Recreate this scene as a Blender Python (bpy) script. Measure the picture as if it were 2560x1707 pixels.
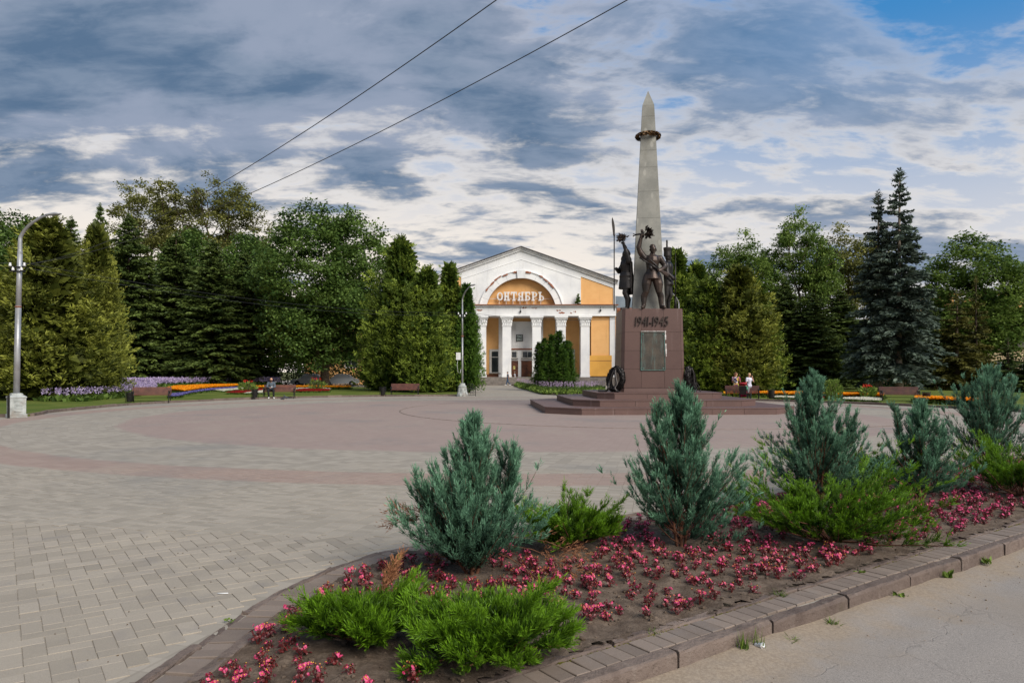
import bpy, bmesh, math, random
import numpy as np
from mathutils import Vector, Matrix

S = bpy.context.scene
for o in list(bpy.data.objects):
    bpy.data.objects.remove(o)
COL = S.collection
R = math.radians

# ------------------------------------------------------------------ camera
F, CX, HZ, EYE = 1800.0, 1280.0, 928.0, 1.75      # focal length, centre column, horizon row of a 2560 px frame; eye height
cd = bpy.data.cameras.new('camera')
cam = bpy.data.objects.new('camera', cd)
COL.objects.link(cam)
cd.sensor_width = 36.0
cd.lens = 36.0 * F / 2560.0
cd.shift_y = (HZ - 853.5) / 2560.0
cd.clip_end = 3000
cd.clip_start = 0.05
cam.location = (0, 0, EYE)
cam.rotation_euler = (R(90), 0, 0)
S.camera = cam

# ------------------------------------------------------------------ sky
SUN_EL, SUN_AZ = R(38), R(140)      # azimuth clockwise from +Y (behind the camera, to its right)
world = bpy.data.worlds.new('World')
S.world = world
world.use_nodes = True
def build_sky():
    nt = world.node_tree
    N, L = nt.nodes, nt.links
    N.clear()
    def nd(t, **k):
        n = N.new(t)
        for a, b in k.items():
            setattr(n, a, b)
        return n
    def val(x):
        return x
    def m(op, a, b=None, c=None, clamp=False):
        n = nd('ShaderNodeMath', operation=op)
        n.use_clamp = clamp
        for i, x in enumerate((a, b, c)):
            if x is None:
                continue
            if isinstance(x, (int, float)):
                n.inputs[i].default_value = x
            else:
                L.new(x, n.inputs[i])
        return n.outputs[0]
    def ss(x, lo, hi):
        n = nd('ShaderNodeMapRange', interpolation_type='SMOOTHSTEP')
        L.new(x, n.inputs[0])
        n.inputs[1].default_value = lo
        n.inputs[2].default_value = hi
        return n.outputs[0]
    def mix(f, a, b):
        n = nd('ShaderNodeMix', data_type='RGBA')
        L.new(f, n.inputs[0]) if not isinstance(f, float) else setattr(n.inputs[0], 'default_value', f)
        for i, x in ((6, a), (7, b)):
            if isinstance(x, tuple):
                n.inputs[i].default_value = (*x, 1)
            else:
                L.new(x, n.inputs[i])
        return n.outputs[2]
    tc = nd('ShaderNodeTexCoord')
    nrm = nd('ShaderNodeVectorMath', operation='NORMALIZE')
    L.new(tc.outputs['Generated'], nrm.inputs[0])
    sp = nd('ShaderNodeSeparateXYZ')
    L.new(nrm.outputs[0], sp.inputs[0])
    x, y, z = sp.outputs
    za = m('MAXIMUM', z, 0.0)
    den = m('ADD', za, 0.24)
    u = m('DIVIDE', x, den)
    v = m('DIVIDE', y, den)
    def vec(a, b, c=0.0):
        n = nd('ShaderNodeCombineXYZ')
        for i, q in enumerate((a, b, c)):
            if isinstance(q, (int, float)):
                n.inputs[i].default_value = q
            else:
                L.new(q, n.inputs[i])
        return n.outputs[0]
    def noise(vv, sc, det, ro, dist=0.0):
        n = nd('ShaderNodeTexNoise')
        L.new(vv, n.inputs['Vector'])
        n.inputs['Scale'].default_value = sc
        n.inputs['Detail'].default_value = det
        n.inputs['Roughness'].default_value = ro
        n.inputs['Distortion'].default_value = dist
        return n.outputs[0]
    # a broken cloud sheet at one height, so its cells shrink towards the horizon
    ur = m('ADD', m('MULTIPLY', u, 0.80), m('MULTIPLY', v, 0.10))
    vr = m('SUBTRACT', m('MULTIPLY', v, 1.15), m('MULTIPLY', u, 0.06))
    p1 = vec(ur, vr, SKY_SEED)
    n1 = noise(p1, 2.7, 10.0, 0.58, 0.3)
    n2 = noise(vec(ur, vr, SKY_SEED + 7.0), 0.8, 3.0, 0.5, 0.0)
    n3 = noise(vec(m('MULTIPLY', ur, 0.9), m('MULTIPLY', vr, 1.3), SKY_SEED + 3.0), 8.5, 9.0, 0.6, 0.3)
    # the cloud front: closed to the west, broken to the east and in a rift low over the town
    front = ss(m('SUBTRACT', x, m('MULTIPLY', za, 0.05)), -0.05, 0.50)
    low = ss(za, 0.17, 0.36)
    west = ss(x, 0.15, -0.35)
    bias = m('ADD', m('MULTIPLY', low, 0.088), -0.004)
    bias = m('ADD', bias, m('MULTIPLY', ss(x, 0.05, 0.35), 0.035))
    bias = m('ADD', bias, m('MULTIPLY', m('MULTIPLY', west, low), 0.075))
    bias = m('SUBTRACT', bias, m('MULTIPLY', m('MULTIPLY', front, ss(za, 0.22, 0.42)), 0.150))
    d = m('ADD', m('ADD', m('MULTIPLY', n1, 0.52), m('MULTIPLY', n2, 0.18)), m('MULTIPLY', n3, 0.30))
    d = m('ADD', d, bias)
    cover = ss(d, 0.448, 0.545)
    thick = ss(d, 0.470, 0.590)
    # behind the clouds: clear-sky model, paling to warm haze at the horizon
    sky = nd('ShaderNodeTexSky', sky_type='NISHITA')
    sky.sun_disc = False
    sky.sun_elevation = SUN_EL
    sky.sun_rotation = SUN_AZ
    sky.air_density = 1.0
    sky.dust_density = 1.2
    sky.ozone_density = 2.0
    K = 1.0 / SKY_STRENGTH
    def col(r, g, b):
        f = lambda c: (c / 12.92 if c <= 0.04045 else ((c + 0.055) / 1.055) ** 2.4)
        return tuple(f(q / 255.0) * K for q in (r, g, b))
    clear = mix(0.85, sky.outputs[0], col(52, 138, 204))
    haze = m('POWER', m('SUBTRACT', 1.0, ss(za, 0.12, 0.44)), 1.2)
    haze = m('MULTIPLY', haze, m('SUBTRACT', 1.0, m('MULTIPLY', front, 0.35)))
    clear = mix(haze, clear, col(252, 241, 228))
    body = mix(ss(n3, 0.3, 0.7), col(112, 134, 160), col(156, 168, 188))
    body = mix(ss(n1, 0.42, 0.66), col(150, 162, 184), body)
    dark = mix(ss(n3, 0.34, 0.68), col(90, 116, 146), col(126, 144, 168))
    body = mix(m('MULTIPLY', ss(n1, 0.40, 0.62), m('SUBTRACT', 1.0, m('MULTIPLY', front, 0.65))), body, dark)
    rim = mix(ss(za, 0.24, 0.48), col(248, 240, 230), col(188, 194, 210))
    cl = mix(thick, rim, body)
    # thinner sheet to the east: blue shows through it
    cover = m('MULTIPLY', cover, m('SUBTRACT', 1.0, m('MULTIPLY', m('MULTIPLY', front, ss(za, 0.20, 0.40)), 0.48)))
    out = mix(cover, clear, cl)
    bg = nd('ShaderNodeBackground')
    L.new(out, bg.inputs[0])
    bg.inputs[1].default_value = SKY_STRENGTH
    wo = nd('ShaderNodeOutputWorld')
    L.new(bg.outputs[0], wo.inputs[0])
SKY_SEED, SKY_STRENGTH = 14.8, 0.12
build_sky()

# ------------------------------------------------------------------ sun (soft, behind thin cloud)
sl = bpy.data.lights.new('sun', 'SUN')
sl.energy = 4.5
sl.angle = R(40)
sl.color = (1.0, 0.925, 0.83)
sun = bpy.data.objects.new('sun', sl)
COL.objects.link(sun)
sd = Vector((math.sin(SUN_AZ) * math.cos(SUN_EL), math.cos(SUN_AZ) * math.cos(SUN_EL), math.sin(SUN_EL)))
sun.rotation_euler = (-sd).to_track_quat('-Z', 'Y').to_euler()

S.view_settings.view_transform = 'Standard'
S.view_settings.look = 'None'
S.view_settings.exposure = 0.0
S.view_settings.gamma = 1.0
S.view_settings.use_curve_mapping = False
S.render.engine = 'CYCLES'
S.cycles.use_denoising = True
S.cycles.max_bounces = 6
S.cycles.diffuse_bounces = 3
S.cycles.glossy_bounces = 2
S.cycles.transmission_bounces = 3
S.cycles.transparent_max_bounces = 4
S.cycles.use_adaptive_sampling = False

# ------------------------------------------------------------------ placing things
def at(px, py, Y):
    """the point seen at (px, py) of the 2560 px photograph at depth Y"""
    return Vector(((px - CX) / F * Y, Y, EYE - (py - HZ) / F * Y))
def ground(px, py, z=0.0):
    Y = F * (EYE - z) / (py - HZ)
    return Vector(((px - CX) / F * Y, Y, z))
def zat(py, Y):
    return EYE - (py - HZ) / F * Y
def xat(px, Y):
    return (px - CX) / F * Y

# ------------------------------------------------------------------ materials
MATS = {}
def srgb(r, g, b):
    f = lambda c: (c / 12.92 if c <= 0.04045 else ((c + 0.055) / 1.055) ** 2.4)
    return tuple(f(q / 255.0) for q in (r, g, b))
class NT:
    def __init__(s, name):
        s.m = bpy.data.materials.new(name)
        s.m.use_nodes = True
        s.t = s.m.node_tree
        s.b = s.t.nodes['Principled BSDF']
        s.tc = None
    def n(s, t, **k):
        q = s.t.nodes.new(t)
        for a, b in k.items():
            setattr(q, a, b)
        return q
    def l(s, a, b):
        s.t.links.new(a, b)
    def put(s, i, x):
        if isinstance(x, tuple):
            i.default_value = (*x, 1) if len(i.default_value) == 4 else x
        elif isinstance(x, (int, float)):
            i.default_value = x
        else:
            s.l(x, i)
    def co(s, kind='Object'):
        if s.tc is None:
            s.tc = s.n('ShaderNodeTexCoord')
        return s.tc.outputs[kind]
    def math(s, op, a, b=None, c=None, clamp=False):
        q = s.n('ShaderNodeMath', operation=op)
        q.use_clamp = clamp
        for i, x in enumerate((a, b, c)):
            if x is not None:
                s.put(q.inputs[i], x)
        return q.outputs[0]
    def mapping(s, v, sc):
        q = s.n('ShaderNodeMapping')
        s.l(v, q.inputs[0])
        q.inputs['Scale'].default_value = sc
        return q.outputs[0]
    def noise(s, sc, det=4.0, ro=0.55, v=None, dist=0.0):
        q = s.n('ShaderNodeTexNoise')
        s.l(v if v is not None else s.co(), q.inputs['Vector'])
        q.inputs['Scale'].default_value = sc
        q.inputs['Detail'].default_value = det
        q.inputs['Roughness'].default_value = ro
        q.inputs['Distortion'].default_value = dist
        return q.outputs[0]
    def ss(s, x, lo, hi):
        q = s.n('ShaderNodeMapRange', interpolation_type='SMOOTHSTEP')
        s.l(x, q.inputs[0])
        q.inputs[1].default_value = lo
        q.inputs[2].default_value = hi
        return q.outputs[0]
    def mix(s, f, a, b, mode='MIX'):
        q = s.n('ShaderNodeMix', data_type='RGBA', blend_type=mode)
        s.put(q.inputs[0], f)
        s.put(q.inputs[6], a)
        s.put(q.inputs[7], b)
        return q.outputs[2]
    def bump(s, h, strength=0.3, dist=0.01):
        q = s.n('ShaderNodeBump')
        s.l(h, q.inputs['Height'])
        q.inputs['Strength'].default_value = strength
        q.inputs['Distance'].default_value = dist
        s.l(q.outputs[0], s.b.inputs['Normal'])
    def done(s, col, rough=0.7, metal=0.0, spec=0.4):
        s.put(s.b.inputs['Base Color'], col)
        s.put(s.b.inputs['Roughness'], rough)
        s.b.inputs['Metallic'].default_value = metal
        s.b.inputs['Specular IOR Level'].default_value = spec
        return s.m
def pm(name, c1, c2, sc=3.0, rough=0.75, bump=0.2, bsc=40.0, metal=0.0, spec=0.35, lo=0.35, hi=0.65, dist=0.004, c3=None, sc3=0.7, amt3=0.5):
    """two colours mixed by noise, a third in larger stains, fine relief"""
    if name in MATS:
        return MATS[name]
    q = NT(name)
    c = q.mix(q.ss(q.noise(sc, 6), lo, hi), c1, c2)
    if c3:
        c = q.mix(q.math('MULTIPLY', q.ss(q.noise(sc3, 5, 0.6), 0.48, 0.68), amt3), c, c3)
    if bump:
        q.bump(q.noise(bsc, 4), bump, dist)
    MATS[name] = q.done(c, rough, metal, spec)
    return MATS[name]
def leafmat(name, dark, light, trans=0.25, rough=0.6, spec=0.25):
    """leaf colour from the mesh's own tint attribute; thin leaves let some light through"""
    q = NT(name)
    a = q.n('ShaderNodeAttribute', attribute_name='tint')
    c = q.mix(a.outputs['Fac'], dark, light)
    q.done(c, rough, 0.0, spec)
    tr = q.n('ShaderNodeBsdfTranslucent')
    q.l(c, tr.inputs[0])
    ms = q.n('ShaderNodeMixShader')
    ms.inputs[0].default_value = trans
    q.l(q.b.outputs[0], ms.inputs[1])
    q.l(tr.outputs[0], ms.inputs[2])
    out = [x for x in q.t.nodes if x.type == 'OUTPUT_MATERIAL'][0]
    q.l(ms.outputs[0], out.inputs[0])
    MATS[name] = q.m
    return q.m

# ------------------------------------------------------------------ mesh collector
class MB:
    def __init__(s):
        s.v, s.f = [], []
    def add(s, vs, fs):
        o = len(s.v)
        s.v.extend(tuple(p) for p in vs)
        s.f.extend(tuple(i + o for i in q) for q in fs)
        return s
    def box(s, x0, x1, y0, y1, z0, z1):
        return s.add([(x0, y0, z0), (x1, y0, z0), (x1, y1, z0), (x0, y1, z0), (x0, y0, z1), (x1, y0, z1), (x1, y1, z1), (x0, y1, z1)],
                     [(3, 2, 1, 0), (4, 5, 6, 7), (0, 1, 5, 4), (1, 2, 6, 5), (2, 3, 7, 6), (3, 0, 4, 7)])
    def cbox(s, x0, x1, y0, y1, z0, z1, c, M=None):
        """box whose upper edges are chamfered by c"""
        vs = [(x0, y0, z0), (x1, y0, z0), (x1, y1, z0), (x0, y1, z0),
              (x0, y0, z1 - c), (x1, y0, z1 - c), (x1, y1, z1 - c), (x0, y1, z1 - c),
              (x0 + c, y0 + c, z1), (x1 - c, y0 + c, z1), (x1 - c, y1 - c, z1), (x0 + c, y1 - c, z1)]
        if M is not None:
            vs = [M @ Vector(p) for p in vs]
        fs = [(0, 1, 5, 4), (1, 2, 6, 5), (2, 3, 7, 6), (3, 0, 4, 7), (4, 5, 9, 8), (5, 6, 10, 9), (6, 7, 11, 10), (7, 4, 8, 11), (8, 9, 10, 11), (3, 2, 1, 0)]
        return s.add(vs, fs)
    def prism(s, pts, z0, z1, top=None):
        n = len(pts)
        t = top or pts
        vs = [(p[0], p[1], z0) for p in pts] + [(p[0], p[1], z1) for p in t]
        fs = [tuple(range(n - 1, -1, -1)), tuple(range(n, 2 * n))] + [(i, (i + 1) % n, n + (i + 1) % n, n + i) for i in range(n)]
        return s.add(vs, fs)
    def xz(s, pts, y0, y1):
        """a polygon in the XZ plane (counter-clockwise seen from -Y), extruded from y0 to y1"""
        n = len(pts)
        vs = [(p[0], y0, p[1]) for p in pts] + [(p[0], y1, p[1]) for p in pts]
        fs = [tuple(range(n)), tuple(range(2 * n - 1, n - 1, -1))] + [((i + 1) % n, i, n + i, n + (i + 1) % n) for i in range(n)]
        return s.add(vs, fs)
    def tube(s, pts, rad, n=7, cap=True, flat=None):
        P = [Vector(p) for p in pts]
        if isinstance(rad, (int, float)):
            rad = [rad] * len(P)
        vs, fs = [], []
        up = None
        for i, p in enumerate(P):
            d = (P[min(i + 1, len(P) - 1)] - P[max(i - 1, 0)])
            if d.length < 1e-9:
                d = Vector((0, 0, 1))
            d.normalize()
            if up is None:
                up = Vector((1, 0, 0)) if abs(d.x) < 0.8 else Vector((0, 1, 0))
            a = d.cross(up)
            if a.length < 1e-6:
                a = d.cross(Vector((0, 0, 1)))
            a.normalize()
            b = a.cross(d).normalized()
            up = b
            for k in range(n):
                t = 2 * math.pi * k / n
                q = p + (a * math.cos(t) + b * math.sin(t) * (flat or 1.0)) * rad[i]
                vs.append(tuple(q))
        for i in range(len(P) - 1):
            for k in range(n):
                k2 = (k + 1) % n
                fs.append((i * n + k, i * n + k2, (i + 1) * n + k2, (i + 1) * n + k))
        if cap:
            fs.append(tuple(range(n - 1, -1, -1)))
            fs.append(tuple(range((len(P) - 1) * n, len(P) * n)))
        return s.add(vs, fs)
    def lathe(s, prof, n=16, c=(0, 0, 0), a0=0.0, sq=None):
        vs, fs = [], []
        for r, z in prof:
            for k in range(n):
                t = a0 + 2 * math.pi * k / n
                vs.append((c[0] + r * math.cos(t), c[1] + r * math.sin(t), c[2] + z))
        for i in range(len(prof) - 1):
            for k in range(n):
                k2 = (k + 1) % n
                fs.append((i * n + k, i * n + k2, (i + 1) * n + k2, (i + 1) * n + k))
        fs.append(tuple(range(n - 1, -1, -1)))
        fs.append(tuple(range((len(prof) - 1) * n, len(prof) * n)))
        return s.add(vs, fs)
    def ball(s, c, r, nu=12, nv=8, M=None):
        if isinstance(r, (int, float)):
            r = (r, r, r)
        vs, fs = [], []
        for j in range(1, nv):
            ph = math.pi * j / nv
            for i in range(nu):
                t = 2 * math.pi * i / nu
                vs.append(Vector((r[0] * math.sin(ph) * math.cos(t), r[1] * math.sin(ph) * math.sin(t), r[2] * math.cos(ph))))
        vs.append(Vector((0, 0, r[2])))
        vs.append(Vector((0, 0, -r[2])))
        if M is not None:
            vs = [M @ p for p in vs]
        vs = [p + Vector(c) for p in vs]
        for j in range(nv - 2):
            for i in range(nu):
                i2 = (i + 1) % nu
                fs.append((j * nu + i, (j + 1) * nu + i, (j + 1) * nu + i2, j * nu + i2))
        T, B = len(vs) - 2, len(vs) - 1
        for i in range(nu):
            i2 = (i + 1) % nu
            fs.append((T, i, i2))
            fs.append((B, (nv - 2) * nu + i2, (nv - 2) * nu + i))
        return s.add(vs, fs)
    def mesh(s, name, smooth=False, off=None):
        me = bpy.data.meshes.new(name)
        v = s.v if off is None else [(p[0] - off[0], p[1] - off[1], p[2] - off[2]) for p in s.v]
        me.from_pydata(v, [], s.f)
        if smooth:
            me.polygons.foreach_set('use_smooth', [True] * len(me.polygons))
        me.update()
        return me
    def build(s, name, mat, parent=None, smooth=False, loc=None, world=False):
        """world=True: the vertices are scene coordinates; they are stored relative to the (unrotated) parent's position"""
        off = None
        if world and parent is not None:
            off = parent.location
        me = s.mesh(name, smooth, off)
        return obj(name, me, mat, parent, loc)
def obj(name, me, mat, parent=None, loc=None):
    if mat is not None and not me.materials:
        me.materials.append(mat)
    o = bpy.data.objects.new(name, me)
    COL.objects.link(o)
    if parent is not None:
        o.parent = parent
    if loc is not None:
        o.location = loc
    return o
def thing(name, label, cat, loc=(0, 0, 0), rz=0.0, group=None):
    o = bpy.data.objects.new(name, None)
    o.empty_display_size = 0.2
    COL.objects.link(o)
    o.location = loc
    o.rotation_euler = (0, 0, rz)
    return tag(o, label, cat, group)
def tag(o, label=None, cat=None, group=None, kind=None):
    for k, x in (('label', label), ('category', cat), ('group', group), ('kind', kind)):
        if x:
            o[k] = x
    return o
def copy_tree(o, parent=None):
    c = o.copy()
    COL.objects.link(c)
    if parent is not None:
        c.parent = parent
    for ch in o.children:
        copy_tree(ch, c)
    return c
def npmesh(name, V, Q, tint=None, smooth=False):
    """fast mesh from arrays: V (n,3), Q (m,k) faces of k corners"""
    me = bpy.data.meshes.new(name)
    V = np.ascontiguousarray(V, dtype=np.float32)
    Q = np.ascontiguousarray(Q, dtype=np.int32)
    m, k = Q.shape
    me.vertices.add(len(V))
    me.vertices.foreach_set('co', V.ravel())
    me.loops.add(m * k)
    me.loops.foreach_set('vertex_index', Q.ravel())
    me.polygons.add(m)
    me.polygons.foreach_set('loop_start', np.arange(0, m * k, k, dtype=np.int32))
    me.polygons.foreach_set('loop_total', np.full(m, k, dtype=np.int32))
    if smooth:
        me.polygons.foreach_set('use_smooth', np.ones(m, dtype=bool))
    if tint is not None:
        a = me.attributes.new('tint', 'FLOAT', 'POINT')
        a.data.foreach_set('value', np.ascontiguousarray(tint, dtype=np.float32))
    me.update(calc_edges=True)
    me.validate()
    return me
def unit(a):
    return a / np.maximum(np.linalg.norm(a, axis=-1, keepdims=True), 1e-9)
def leaves(P, D, Ln, W, rng, tint, fold=0.12, side=None, wpos=0.45):
    """one four-cornered leaf per row: base P, direction D, length Ln, width W"""
    n = len(P)
    if side is None:
        side = unit(np.cross(D, rng.normal(size=(n, 3))))
    nr = np.cross(D, side)
    Ln = np.broadcast_to(Ln, (n,))[:, None]
    W = np.broadcast_to(W, (n,))[:, None]
    mid = P + D * Ln * wpos
    V = np.stack([P, mid + side * W * 0.5 + nr * W * fold, P + D * Ln, mid - side * W * 0.5 + nr * W * fold], 1).reshape(-1, 3)
    Q = np.arange(4 * n).reshape(n, 4)
    return V, Q, np.repeat(np.clip(tint, 0, 1), 4)
def needles(P, D, Ln, W, rng, tint):
    """one narrow three-cornered sprig per row"""
    n = len(P)
    side = unit(np.cross(D, rng.normal(size=(n, 3))))
    Ln = np.broadcast_to(Ln, (n,))[:, None]
    W = np.broadcast_to(W, (n,))[:, None]
    V = np.stack([P - side * W * 0.5, P + side * W * 0.5, P + D * Ln], 1).reshape(-1, 3)
    return V, np.arange(3 * n).reshape(n, 3), np.repeat(np.clip(tint, 0, 1), 3)
def join(parts):
    Vs, Qs, Ts, o = [], [], [], 0
    for V, Q, T in parts:
        Vs.append(V)
        Qs.append(Q + o)
        Ts.append(T)
        o += len(V)
    return np.concatenate(Vs), np.concatenate(Qs), np.concatenate(Ts)
def blob(name, caps, ells=(), voxel=0.03, smooth=3, mat=None, parent=None, extra=None):
    """one continuous skin over tapered limbs (p0, r0, p1, r1) and ellipsoids (c, r, M)"""
    mb = MB()
    for p0, r0, p1, r1 in caps:
        a, b = Vector(p0), Vector(p1)
        d = (b - a)
        L = max(d.length, 1e-4)
        d.normalize()
        pts, rr = [], []
        for k in range(1, 4):
            t = math.pi / 2 * (1 - k / 3.0)
            pts.append(a - d * r0 * math.sin(t))
            rr.append(max(r0 * math.cos(t), r0 * 0.35))
        for k in range(0, 3):
            t = math.pi / 2 * (k / 3.0)
            pts.append(b + d * r1 * math.sin(t))
            rr.append(max(r1 * math.cos(t), r1 * 0.35))
        mb.tube(pts, rr, 10)
    for e in ells:
        mb.ball(e[0], e[1], 14, 10, e[2] if len(e) > 2 else None)
    if extra:
        extra(mb)
    me = mb.mesh(name)
    tmp = bpy.data.objects.new('tmp', me)
    COL.objects.link(tmp)
    r = tmp.modifiers.new('r', 'REMESH')
    r.mode = 'VOXEL'
    r.voxel_size = voxel
    r.use_smooth_shade = True
    sm = tmp.modifiers.new('s', 'SMOOTH')
    sm.factor = 0.5
    sm.iterations = smooth
    dg = bpy.context.evaluated_depsgraph_get()
    out = bpy.data.meshes.new_from_object(tmp.evaluated_get(dg))
    out.name = name
    bpy.data.objects.remove(tmp)
    bpy.data.meshes.remove(me)
    out.polygons.foreach_set('use_smooth', [True] * len(out.polygons))
    out.materials.clear()
    return obj(name, out, mat, parent)
rnd = random.Random(11)
# ================================================================== the ground
P0 = Vector((0.673, 4.213, 0))                    # a point on the road kerb's outer edge
U = Vector((0.8146, 0.5801, 0))                   # along the road
NN = Vector((-0.5801, 0.8146, 0))                 # from the road into the square
PC = (0.0, 30.0)                                  # centre of the round square
PR = 22.4
MC = (6.5, 34.4)                                 # the monument
MROT = R(-2)
RING = (6.6, 33.4, 11.7)
ROAD_Z = -0.125
def along(s, t, z=0.0):
    p = P0 + U * s + NN * t
    return (p.x, p.y, z)

def grass_mat():
    q = NT('lawn_grass')
    big = q.noise(0.35, 5, 0.6)
    fine = q.noise(24.0, 3, 0.7)
    c = q.mix(q.ss(big, 0.35, 0.68), srgb(92, 108, 46), srgb(122, 128, 62))
    c = q.mix(q.math('MULTIPLY', fine, 0.55), c, srgb(50, 66, 22))
    q.bump(fine, 0.8, 0.05)
    MATS['lawn'] = q.done(c, 0.9, 0, 0.1)
grass_mat()
def paver_colour(q, seedv):
    """concrete block colour: warm grey, a different shade block by block"""
    wn = q.n('ShaderNodeTexWhiteNoise')
    q.l(seedv, wn.inputs['Vector'])
    c = q.mix(wn.outputs['Value'], srgb(147, 139, 126), srgb(167, 158, 144))
    return c
def plaza_mat():
    """blocks in rings round the monument, with pink bands; joints as fine relief where single blocks can no longer be told apart"""
    q = NT('plaza_paving')
    geo = q.n('ShaderNodeNewGeometry')
    sp = q.n('ShaderNodeSeparateXYZ')
    q.l(geo.outputs['Position'], sp.inputs[0])
    def polar(c):
        dx = q.math('SUBTRACT', sp.outputs[0], c[0])
        dy = q.math('SUBTRACT', sp.outputs[1], c[1])
        r = q.math('SQRT', q.math('ADD', q.math('MULTIPLY', dx, dx), q.math('MULTIPLY', dy, dy)))
        return r, q.math('ARCTAN2', dy, dx)
    r, th = polar(MC)
    rr = q.math('DIVIDE', r, 0.2)
    cnt = 560.0
    tt = q.math('MULTIPLY', th, cnt / (2 * math.pi))
    fr, ft = q.math('FRACT', rr), q.math('FRACT', tt)
    j = q.math('MAXIMUM', q.math('LESS_THAN', fr, 0.05), q.math('LESS_THAN', ft, 0.06))
    cv = q.n('ShaderNodeCombineXYZ')
    q.l(q.math('FLOOR', rr), cv.inputs[0])
    q.l(q.math('FLOOR', tt), cv.inputs[1])
    c = paver_colour(q, cv.outputs[0])
    r2, _ = polar(PC)
    wob = q.math('MULTIPLY', q.math('SUBTRACT', q.noise(0.5, 3, 0.6, geo.outputs['Position']), 0.5), 0.5)
    r2w = q.math('ADD', r2, wob)
    inner = q.ss(r2w, 14.6, 14.2)
    band = q.math('MULTIPLY', q.ss(r2w, 17.6, 17.8), q.ss(r2w, 19.1, 18.9))
    c = q.mix(q.math('MULTIPLY', inner, 0.68), c, srgb(154, 130, 123))
    c = q.mix(q.math('MULTIPLY', band, 0.55), c, srgb(154, 122, 112))
    # weathering: pale worn and grey damp patches
    st = q.noise(0.22, 6, 0.62, geo.outputs['Position'])
    c = q.mix(q.math('MULTIPLY', q.ss(st, 0.5, 0.72), 0.6), c, srgb(120, 120, 118))
    st2 = q.noise(0.6, 5, 0.6, q.mapping(geo.outputs['Position'], (1, 0.45, 1)))
    c = q.mix(q.math('MULTIPLY', q.ss(st2, 0.5, 0.7), 0.3), c, srgb(166, 155, 139))
    c = q.mix(q.math('MULTIPLY', j, 0.22), c, srgb(110, 100, 90))
    fine = q.noise(60, 3, 0.7, geo.outputs['Position'])
    c = q.mix(q.math('MULTIPLY', fine, 0.28), c, srgb(106, 98, 90))
    q.bump(q.math('SUBTRACT', q.math('MULTIPLY', fine, 0.25), j), 0.35, 0.006)
    MATS['plaza'] = q.done(c, 0.8, 0, 0.3)
plaza_mat()
def block_mat(name, a, b, stain):
    """single blocks: shade by block (from the object or the loose piece), grit, worn pale patches"""
    q = NT(name)
    geo = q.n('ShaderNodeNewGeometry')
    oi = q.n('ShaderNodeObjectInfo')
    k = q.math('FRACT', q.math('ADD', oi.outputs['Random'], geo.outputs['Random Per Island']))
    c = q.mix(k, a, b)
    st = q.noise(1.1, 6, 0.65, geo.outputs['Position'])
    c = q.mix(q.math('MULTIPLY', q.ss(st, 0.47, 0.7), 0.6), c, stain)
    st3 = q.noise(2.6, 5, 0.6, geo.outputs['Position'])
    c = q.mix(q.math('MULTIPLY', q.ss(st3, 0.52, 0.75), 0.4), c, srgb(128, 124, 122))
    grit = q.noise(170, 3, 0.75, geo.outputs['Position'])
    c = q.mix(q.math('MULTIPLY', q.ss(grit, 0.35, 0.75), 0.55), c, srgb(116, 106, 94))
    pit = q.noise(420, 2, 0.6, geo.outputs['Position'])
    c = q.mix(q.math('MULTIPLY', q.ss(pit, 0.62, 0.72), 0.4), c, srgb(206, 196, 180))
    q.bump(q.math('ADD', grit, q.math('MULTIPLY', q.noise(30, 4, 0.6, geo.outputs['Position']), 1.5)), 0.5, 0.004)
    MATS[name] = q.done(c, 0.82, 0, 0.3)
block_mat('paver', srgb(148, 139, 125), srgb(168, 158, 143), srgb(176, 165, 147))
block_mat('edge_paver', srgb(112, 99, 90), srgb(136, 121, 110), srgb(142, 127, 114))
def kerb_mat():
    q = NT('kerb_stone')
    geo = q.n('ShaderNodeNewGeometry')
    pos = geo.outputs['Position']
    oi = q.n('ShaderNodeObjectInfo')
    c = q.mix(oi.outputs['Random'], srgb(112, 98, 90), srgb(134, 119, 109))
    c = q.mix(q.math('MULTIPLY', q.ss(q.noise(3.0, 6, 0.65, pos), 0.45, 0.7), 0.7), c, srgb(82, 69, 63))
    run = q.noise(9, 4, 0.6, q.mapping(pos, (1, 1, 0.25)))
    c = q.mix(q.math('MULTIPLY', q.ss(run, 0.56, 0.72), 0.45), c, srgb(150, 138, 128))
    c = q.mix(q.math('MULTIPLY', q.ss(q.noise(1.7, 5, 0.6, pos), 0.55, 0.72), 0.45), c, srgb(78, 74, 52))
    grit = q.noise(140, 3, 0.7, pos)
    c = q.mix(q.math('MULTIPLY', grit, 0.45), c, srgb(74, 63, 57))
    c = q.mix(q.math('MULTIPLY', q.ss(q.noise(22, 5, 0.7, pos), 0.56, 0.72), 0.55), c, srgb(64, 54, 48))
    c = q.mix(q.math('MULTIPLY', q.ss(q.noise(75, 3, 0.7, pos), 0.62, 0.74), 0.5), c, srgb(158, 146, 136))
    q.bump(q.math('ADD', grit, q.math('MULTIPLY', q.noise(16, 5, 0.65, pos), 4.0)), 0.8, 0.008)
    MATS['kerb'] = q.done(c, 0.85, 0, 0.25)
kerb_mat()
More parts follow.
